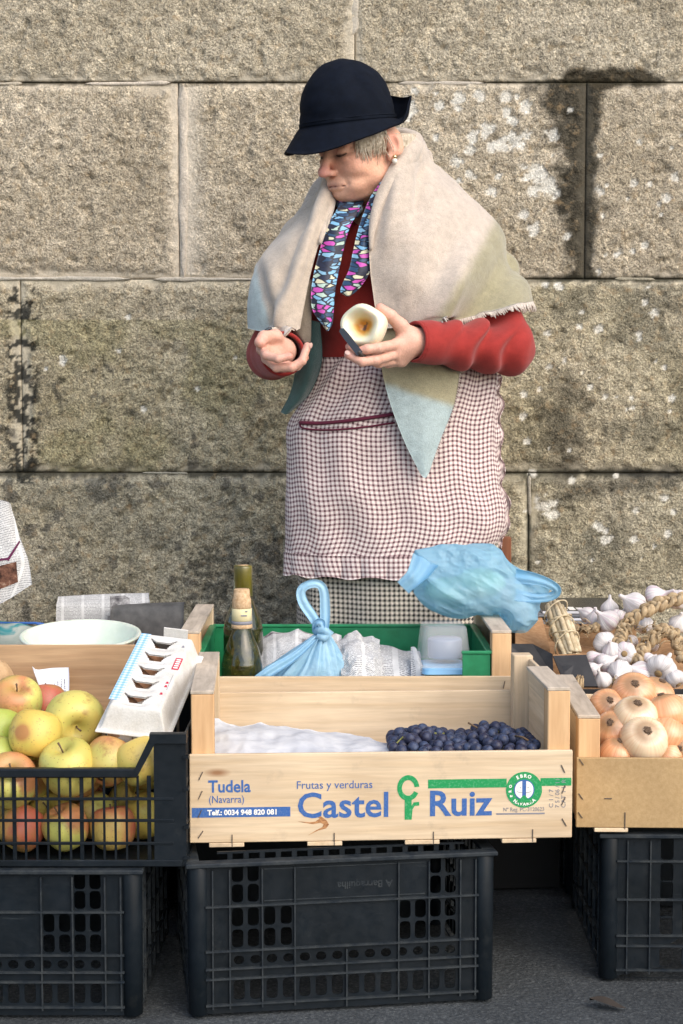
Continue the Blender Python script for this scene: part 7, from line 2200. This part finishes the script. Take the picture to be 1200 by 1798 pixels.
v_, f_ = join_geo(parts); ROOT = mesh("roots", v_, f_, Mat("dry_root", 0.9, (0.17, 0.11, 0.07)).m, True)
def onion(p, s, lab, rot, pale=0, grp=None):
    o = empty("onion", p, rot, lab, "onion", grp)
    link("skin", OME[pale], o, scale=s); link("roots", ROOT, o, scale=s)
    return o
def face(dx, dz): return Vector((dx, -1, dz)).normalized()
def look(vec): return (-vec).to_track_quat('Z', 'Y').to_euler()      # root end towards vec
ON = [((1113, 1219, 2.77), 1.12, "orange onion on top of the heap, root end up, by the black box", look(face(-0.1, 0.9)), 0),
      ((1116, 1261, 2.69), 1.12, "cream and orange onion in the middle, between two with dark roots", look(face(0.0, 1.5)), 1),
      ((1131, 1300, 2.645), 1.16, "creamy onion with dark roots at the front of the heap", look(face(0.0, 0.8)), 1),
      ((1068, 1243, 2.76), 0.98, "orange onion at the heap's left edge, near the crate post", None, 0),
      ((1078, 1284, 2.69), 1.02, "shiny orange onion left of the creamy one", None, 0),
      ((1150, 1222, 2.79), 1.0, "orange onion half hidden right of the topmost one", None, 0),
      ((1171, 1254, 2.71), 1.08, "broad orange onion on the right of the heap", None, 0),
      ((1172, 1294, 2.665), 1.0, "orange onion right of the creamy front one", None, 0),
      ((1084, 1326, 2.648), 0.9, "small orange onion at the front board, left of the creamy one", None, 0),
      ((1172, 1328, 2.650), 0.85, "orange onion low at the front board, right of the creamy one", None, 0),
      ((1198, 1316, 2.655), 0.8, "onion with dark roots at the picture's right edge", look(face(-0.4, 0.3)), 0),
      ((1230, 1270, 2.70), 1.0, "orange onion beyond the right edge", None, 0)]
pl3 = []
for p_, s, lb, rt, pal in ON:
    c_ = P(*p_); pl3.append((c_, 0.034 * s)); onion(c_, s, lb, rt or Euler((rs.uniform(1.9, 3.2), rs.uniform(-.5, .5), rs.uniform(0, 6))), pal)
for zi, z in enumerate((0.300, 0.352)):
    for yi in range(4):
        for xi in range(6):
            c_ = Vector((0.468 + xi * 0.068 + 0.03 * ((zi + yi) % 2), 2.648 + yi * 0.070, z))
            if c_.x > 0.63 or any((c_ - q).length < (r + 0.033) * 0.84 for q, r in pl3): continue
            pl3.append((c_, 0.033))
            onion(c_, 0.95, "onion buried in the onion crate, under the top ones", Euler((rs.uniform(0, 3), rs.uniform(0, 3), 0)), 0, "onions lower in the onion crate")

# --- garlic box, bulbs, braids
m = Mat("black_card", 0.55, (0.016, 0.016, 0.018), 0.4); g = m.noise(m.mapn((1, 1, 1)), 40, 3); m.color(m.ramp(g, [(0.3, (0.011, 0.011, 0.013)), (0.7, (0.026, 0.026, 0.028))])); BCARD = m.m
gbx = empty("garlic_box", (0.40, 3.035, 0.2585), (0, 0, 0), "low cardboard box, black outside and brown inside, full of garlic", "box")
zt_ = P(1100, 1210, 3.035).z - 0.2585
W, D = 0.58, 0.42
def wallpair(lo, hi, axis):
    """outer black skin, inner brown skin"""
    a_lo, a_hi, b_lo, b_hi = list(lo), list(hi), list(lo), list(hi)
    if axis == 'front': a_hi[1] = lo[1] + 0.0015; b_lo[1] = lo[1] + 0.0016
    if axis == 'back': a_lo[1] = hi[1] - 0.0015; b_hi[1] = hi[1] - 0.0016
    if axis == 'left': a_hi[0] = lo[0] + 0.0015; b_lo[0] = lo[0] + 0.0016
    if axis == 'right': a_lo[0] = hi[0] - 0.0015; b_hi[0] = hi[0] - 0.0016
    box("outer_wall", a_lo, a_hi, BCARD, gbx, 0); box("inner_wall", b_lo, b_hi, KRAFT, gbx, 0)
wallpair((0, 0, 0), (W, 0.005, zt_), 'front'); wallpair((0, D - 0.005, 0), (W, D, zt_ + 0.035), 'back')
wallpair((0, 0.0055, 0), (0.005, D - 0.0055, zt_ + 0.01), 'left'); wallpair((W - 0.005, 0.0055, 0), (W, D - 0.0055, zt_ + 0.01), 'right')
box("box_floor", (0.005, 0.005, 0.0005), (W - 0.005, D - 0.005, 0.004), KRAFT, gbx, 0)
def slab(name, poly, th, mat, par=None):
    """thick polygon from 3-D corner points (world)"""
    p = [Vector(q) for q in poly]; n = (p[1] - p[0]).cross(p[2] - p[0]).normalized(); N = len(p)
    V_ = [q + n * th / 2 for q in p] + [q - n * th / 2 for q in p]
    F_ = [tuple(range(N)), tuple(range(2 * N - 1, N - 1, -1))] + [(i, N + i, N + (i + 1) % N, (i + 1) % N) for i in range(N)]
    if par: V_ = [q - par.location for q in V_]
    return obj(name, V_, F_, mat, False, par)
# the folded corner flaps
slab("corner_flap", [P(971, 1152, 3.10), P(1029, 1150, 3.10), P(1050, 1206, 3.05), P(1015, 1206, 3.05), P(985, 1185, 3.06)], 0.004, BCARD, gbx)
slab("flap_edge", [P(971, 1149.5, 3.101), P(1030, 1147.5, 3.101), P(1030, 1150, 3.1005), P(971, 1152, 3.1005)], 0.005, KRAFT, gbx)
slab("side_flap", [P(905, 1112, 3.30), P(936, 1086, 3.40), P(952, 1086, 3.41), P(966, 1142, 3.25), P(966, 1160, 3.2), P(905, 1160, 3.16)], 0.004, KRAFT, gbx)
slab("side_flap", [P(890, 1132, 3.10), P(935, 1132, 3.14), P(970, 1150, 3.105), P(972, 1190, 3.07), P(900, 1190, 3.06)], 0.004, BCARD, gbx)
# straw-coloured packing paper that carries the bulbs
ctrl = []
for j, y in enumerate((3.05, 3.14, 3.24, 3.34, 3.44)):
    row = []
    for x in (0.41, 0.50, 0.62, 0.74, 0.86, 0.97):
        row.append(Vector((x, y, (0.340, 0.372, 0.395, 0.425, 0.430)[j] + 0.010 * math.sin(x * 23 + j))))
    ctrl.append(row)
sheet("packing_paper", ctrl, 60, 50, KRAFT, "brown packing paper bedding under the garlic", "paper", 0.001, 0.008, 15, 5, world=True)
m = Mat("garlic_skin", 0.5, spec=0.4)
sepn = m.n("ShaderNodeSeparateXYZ"); m.l(m.tc(), sepn.inputs[0]); oi = m.n("ShaderNodeObjectInfo")
ang = m.math('ARCTAN2', sepn.outputs[1], sepn.outputs[0])
cb = m.n("ShaderNodeCombineXYZ"); m.l(m.math('MULTIPLY', ang, 6.0), cb.inputs[0]); m.l(m.math('MULTIPLY', sepn.outputs[2], 20.0), cb.inputs[1]); m.l(m.math('MULTIPLY', oi.outputs["Random"], 40.0), cb.inputs[2])
g = m.noise(cb.outputs[0], 2.0, 4, 0.6); g2 = m.noise(cb.outputs[0], 0.7, 3)
c = m.ramp(g, [(0.25, (0.36, 0.33, 0.31)), (0.5, (0.60, 0.57, 0.55)), (0.75, (0.72, 0.70, 0.68))])
c = m.mix(c, (0.46, 0.24, 0.36), m.math('MULTIPLY', m.ramp(g2, [(0.50, 0.0), (0.72, 0.7)]), oi.outputs["Random"]))
m.color(c); m.bump(g, 0.25, 0.001); GAR = m.m
def garlic_me(lobes, seed, stem):
    pr = catmull([(0.0, 0.030 + stem), (0.0026, 0.030 + stem), (0.0034, 0.026), (0.0050, 0.0195), (0.0105, 0.0135), (0.0175, 0.006), (0.0208, -0.003), (0.0185, -0.0115), (0.0110, -0.0165), (0.0050, -0.0160), (0.0, -0.0150)], 34)
    v_, f_ = revolve([(max(0, a), b) for a, b in pr], 40)
    v_ = np.array(v_); an = np.arctan2(v_[:, 1], v_[:, 0])
    w = sstep(0.020, 0.006, v_[:, 2]) * sstep(-0.0165, -0.012, v_[:, 2])
    rr = np.random.default_rng(seed); ph_ = rr.uniform(0, 6)
    v_[:, :2] *= (1 + w * 0.10 * (np.abs(np.sin(lobes / 2 * an + ph_)) - 0.55) + 0.03 * w * np.sin(2 * an + ph_))[:, None]
    return mesh("garlic", v_, f_, GAR, True)
GAM = [garlic_me(7, 1, 0.0), garlic_me(8, 2, 0.006), garlic_me(6, 3, 0.0), garlic_me(9, 4, -0.004)]
rv, rf, _ = tube_geo([Vector((0, 0, -0.0135)), Vector((0, 0, -0.0175)), Vector((0, 0, -0.0185))], [0.0058, 0.0055, 0.003], 9)
GROOT = mesh("root_plate", rv, rf, Mat("garlic_root", 0.95, (0.28, 0.19, 0.09)).m, True)
GA = [((1112, 1059), 3.36, 1.12, "big garlic bulb left of the topmost one, against the wall", None), ((1152, 1047), 3.38, 1.05, "topmost white garlic bulb, beside the thick braid", (0, 1.2)),
      ((1071, 1066), 3.40, 0.80, "small garlic bulb with an upright neck at the back", (0, 0)), ((1046, 1086), 3.36, 0.85, "garlic bulb at the back left, by the thin braid", None),
      ((1066, 1090), 3.33, 1.06, "white garlic bulb in the middle of the back row", None), ((1087, 1086), 3.36, 0.95, "garlic bulb tucked right of the middle back one", None),
      ((1061, 1129), 3.22, 1.08, "purple-striped garlic bulb near the box's left side", (1.3, -0.6)), ((1074, 1141), 3.19, 0.85, "small pinkish garlic bulb touching the purple-striped one", None),
      ((1097, 1147), 3.19, 1.02, "white garlic bulb with its round root end facing the viewer", 'root'), ((1044, 1157), 3.19, 0.78, "little garlic bulb at the far left of the front group", None),
      ((1063, 1165), 3.16, 0.95, "garlic bulb in front of the little left one", (1.0, 0.6)), ((1088, 1181), 3.12, 1.05, "garlic bulb at the front, its stem wrapped in dry leaves", (1.7, 0.2)),
      ((1122, 1181), 3.13, 1.05, "plain white garlic bulb in the middle of the front row", None), ((1163, 1172), 3.12, 1.28, "largest garlic bulb, grey-streaked, front right", 'root2'),
      ((1058, 1193), 3.09, 0.78, "half hidden garlic bulb behind the crate corner and black flap", None), ((1192, 1094), 3.30, 0.90, "garlic bulb at the right edge, beside the braid", None),
      ((1042, 1176), 3.13, 0.72, "tiny garlic bulb squeezed against the black flap", None), ((1190, 1052), 3.40, 0.9, "garlic bulb at the right edge above the braid", None),
      ((1140, 1130), 3.26, 0.9, "garlic bulb below the braid's bend, in its shade", None),
      ((1030, 1078), 3.40, 0.75, "small garlic bulb farthest left in the back row", None), ((1132, 1096), 3.31, 0.9, "garlic bulb framed by the two braids", None),
      ((1185, 1190), 3.10, 0.9, "garlic bulb at the right edge behind the onions", None), ((1105, 1128), 3.25, 0.8, "garlic bulb under the thick braid's lower end", None),
      ((1140, 1160), 3.18, 0.8, "garlic bulb beside the largest one, under the lower braid", None)]
for i, ((px, py), Y, s, lb, rt) in enumerate(GA):
    if rt == 'root': e = look(face(-0.2, 0.1))
    elif rt == 'root2': e = look(face(-0.6, -0.5))
    elif rt: e = Euler((rt[0], rt[1], rs.uniform(0, 6)))
    else: e = Euler((rs.uniform(-1.2, 1.2), rs.uniform(-1.2, 1.2), rs.uniform(0, 6)))
    o = empty("garlic", P(px, py, Y), e, lb, "garlic")
    link("bulb", GAM[i % 4], o, scale=s * 1.1); link("root_plate", GROOT, o, scale=s * 1.1)
m = Mat("dry_garlic_leaf", 0.75, spec=0.3); g = m.noise(m.mapn((140, 140, 20)), 1, 4, 0.6); g2 = m.noise(m.mapn((1, 1, 1)), 25, 3)
c = m.ramp(g, [(0.3, (0.24, 0.16, 0.085)), (0.55, (0.42, 0.31, 0.18)), (0.75, (0.56, 0.46, 0.31))]); m.color(m.mix(c, m.ramp(g2, [(0.3, 0.75), (0.7, 1.1)]), 1.0, 'MULTIPLY')); m.bump(g, 0.6, 0.002); LEAF = m.m
def braid(path, Rb, rb, turns, lab):
    c_ = catmull([list(P(*q)) for q in path], 90)
    o = empty("garlic_braid", Vector(c_[0]), label=lab, cat="braid")
    tn = np.gradient(c_, axis=0); tn /= np.linalg.norm(tn, axis=1, keepdims=True)
    up = np.array((0, -0.4, 1.0)); sd = np.cross(tn, up); sd /= np.linalg.norm(sd, axis=1, keepdims=True); up2 = np.cross(sd, tn)
    t = np.linspace(0, 1, 90) * turns * 2 * math.pi
    for k in range(3):
        p_ = t + k * 2 * math.pi / 3
        pts = c_ + sd * (Rb * np.cos(p_))[:, None] + up2 * (Rb * 0.6 * np.sin(2 * p_))[:, None]
        r_ = [rb * (0.85 + 0.3 * math.sin(i * 0.5 + k)) for i in range(90)]
        v_, f_, _ = tube_geo([Vector(q) for q in pts], r_, 8, True, 0.7)
        obj("strand", [q - o.location for q in v_], f_, LEAF, True, o)
    return o
br1 = braid([(1085, 1132, 3.20), (1092, 1112, 3.22), (1108, 1090, 3.24), (1140, 1068, 3.26), (1175, 1056, 3.28), (1215, 1046, 3.30)], 0.0095, 0.0085, 4.6, "thick straw-coloured garlic braid arching up to the right")
br2 = braid([(1118, 1162, 3.17), (1128, 1140, 3.19), (1150, 1116, 3.21), (1175, 1108, 3.22), (1190, 1125, 3.21), (1198, 1150, 3.19), (1215, 1160, 3.18)], 0.0095, 0.0085, 5.0, "lower garlic braid bending down at the right edge")
br3 = braid([(1000, 1098, 3.34), (1018, 1106, 3.33), (1040, 1104, 3.32), (1056, 1096, 3.33)], 0.006, 0.0058, 2.5, "thin brown garlic braid end at the back left")
def leafbits(par, cx, cy, Y, n, sp):
    for i in range(n):
        p = P(cx + rs.uniform(-sp, sp), cy + rs.uniform(-sp, sp) * 0.7, Y + rs.uniform(-0.015, 0.01)) - par.location
        d = Vector((rs.uniform(-1, 1), rs.uniform(-.7, .2), rs.uniform(-.8, .9))).normalized() * rs.uniform(0.012, 0.030)
        v_, f_, _ = tube_geo([p, p + d * 0.5 + Vector((0, 0, 0.003)), p + d], [0.0030, 0.0026, 0.0007], 5, True, 0.35)
        obj("dry_leaf", v_, f_, LEAF, True, par)
leafbits(br1, 1100, 1105, 3.22, 16, 22); leafbits(br2, 1150, 1115, 3.20, 18, 26); leafbits(br2, 1195, 1130, 3.19, 8, 16); leafbits(br2, 1090, 1200, 3.09, 14, 16); leafbits(br3, 1025, 1103, 3.32, 8, 14)
tagged = empty("garlic", P(1016, 1202, 3.02), (0.4, 0.2, 0), "dry brown garlic head peeping out beside the black flap", "garlic")
for i in range(16):
    a = i * 0.8; r_ = 0.010 * (0.4 + 0.6 * rs.random())
    v_, f_, _ = tube_geo([Vector((0, 0, -0.018)), Vector((math.cos(a) * r_, math.sin(a) * r_, 0.0)), Vector((math.cos(a) * r_ * 0.7, math.sin(a) * r_ * 0.7, 0.018))], [0.003, 0.0045, 0.0012], 6, True, 0.6)
    obj("husk", v_, f_, LEAF, True, tagged)
# bundle of dry stalks
m = Mat("dry_stalk", 0.8, (0.55, 0.46, 0.30)); g = m.noise(m.mapn((60, 60, 60)), 1, 4); m.color(m.ramp(g, [(0.3, (0.36, 0.27, 0.15)), (0.7, (0.66, 0.57, 0.40))])); m.bump(g, 0.4, 0.002); STALK = m.m
pa_, pb_ = P(972, 1062, 3.26), P(1003, 1150, 3.17)
sb = empty("stalk_bundle", pb_, label="tied bundle of pale dry stalks leaning in the garlic box", cat="bundle")
ax_ = (pa_ - pb_).normalized(); n1 = ax_.orthogonal().normalized(); n2 = ax_.cross(n1)
for i in range(19):
    a = i * 2.39996; r_ = 0.0215 * math.sqrt((i + 0.5) / 19)
    off = n1 * math.cos(a) * r_ + n2 * math.sin(a) * r_
    e0, e1 = rs.uniform(-0.006, 0.004), rs.uniform(-0.012, 0.008)
    v_, f_, _ = tube_geo([off * 0.9 + ax_ * e0, off * 1.05 + (pa_ - pb_) * 0.5 + n1 * rs.uniform(-.002, .002), off * 0.75 + (pa_ - pb_) + ax_ * e1], [0.0056, 0.0058, 0.0046], 7)
    obj("stalk", v_, f_, STALK, True, sb)
for t, tl in ((0.22, 0.3), (0.40, -0.25), (0.52, 0.35), (0.70, -0.1), (0.86, 0.2)):
    pts = [(pa_ - pb_) * t + (n1 * math.cos(q) + n2 * math.sin(q)) * 0.0275 + ax_ * 0.012 * math.sin(q + tl * 5) for q in np.linspace(0, 6.283, 25)]
    v_, f_, _ = tube_geo(pts, 0.0015, 5, False); obj("tie", v_, f_, STALK, True, sb)
# dark magazines behind the garlic
mo = P(1000, 1090, 3.60).xy.to_3d()
ztop = P(1000, 1068, 3.56).z
x0_, x1_ = P(940, 1070, 3.58).x - mo.x, P(1085, 1070, 3.58).x - mo.x
kb_ = empty("cardboard_box", mo, label="plain brown carton under the dark magazines, behind the garlic", cat="box")
box("carton_body", (x0_ - 0.03, -0.09, 0), (x1_ + 0.03, 0.20, ztop - 0.034), KRAFT, kb_, 0.002)
for q in (x0_ - 0.03, (x0_ + x1_) / 2 + 0.001):
    box("top_flap", (q + 0.001, -0.089, ztop - 0.0339), (q + (x1_ - x0_) / 2 + 0.028, 0.199, ztop - 0.0305), KRAFT, kb_, 0.001)
m = Mat("glossy_dark", 0.25, (0.02, 0.021, 0.024)); GLD = m.m
m = Mat("glossy_grey", 0.3, (0.22, 0.23, 0.25)); GLG = m.m
for k, (a, b, y0, mt, lb) in enumerate(((x0_, x1_ - 0.02, -0.080, GLG, "grey magazine at the bottom of the pile behind the garlic"), (x0_ + 0.02, x1_, -0.075, GLD, "black magazine second from the bottom, behind the garlic"),
                                    (x0_ - 0.01, x1_ - 0.05, -0.070, GLG, "grey magazine just under the topmost black one"), (x0_ + 0.01, x1_ + 0.01, -0.072, GLD, "topmost black magazine with white lettering, behind the garlic"))):
    z = ztop - 0.0298 + k * 0.0074
    mz = empty("magazine", mo + Vector((0, 0, z)), label=lb, cat="magazine", group="magazines piled behind the garlic")
    box("cover", (a, y0, 0.0058), (b, y0 + 0.22, 0.0070), mt, mz, 0.0003)
    box("pages", (a + 0.001, y0 + 0.001, 0.0), (b - 0.001, y0 + 0.219, 0.0057), PAPER if k % 2 else mt, mz, 0.0003)
    if k == 3:
        for q in range(5):
            box("printed_mark", (x0_ + 0.035 + q * 0.018, -0.066, 0.0071), (x0_ + 0.049 + q * 0.018, -0.028 + 0.006 * (q % 3), 0.0075), WHINK, mz, 0)

# --- in the shade under the stall, on the ground
gx0 = G(866, 1560, 0.16)
sbx = empty("grey_carton", (0.345, 3.10, 0), (0, 0, R(4)), "grey carton with faded blue letters in the shade under the stall", "box")
m = Mat("grey_board", 0.9, (0.028, 0.028, 0.028), 0.1); box("carton_body", (-0.085, 0, 0), (0.085, 0.3, 0.235), m.m, sbx, 0.002)
me = text_me("TP", 0.055, BLUE, 0.001); link("lettering", me, sbx, (-0.070, -0.001, 0.215), (math.pi / 2, R(70), 0))
lf = P(1068, 1765, 2.45); gl = G(1068, 1765, 0.004)
V_ = []; 
for i in range(9):
    t = i / 8; w = 0.012 * math.sin(math.pi * t ** 0.8) + 0.0006
    for s in (-1, 0, 1): V_.append((-0.03 + 0.06 * t, s * w, 0.003 + 0.004 * abs(s) * (1 - t) + 0.003 * math.sin(t * 5)))
F_ = [(i * 3 + j, i * 3 + j + 1, i * 3 + j + 4, i * 3 + j + 3) for i in range(8) for j in range(2)]
tag(obj("fallen_leaf", V_, F_, Mat("dead_leaf", 0.9, (0.03, 0.022, 0.016)).m, True, None, gl, (0, 0, R(-25))), "dark dead leaf on the ground in front of the stall", "leaf")
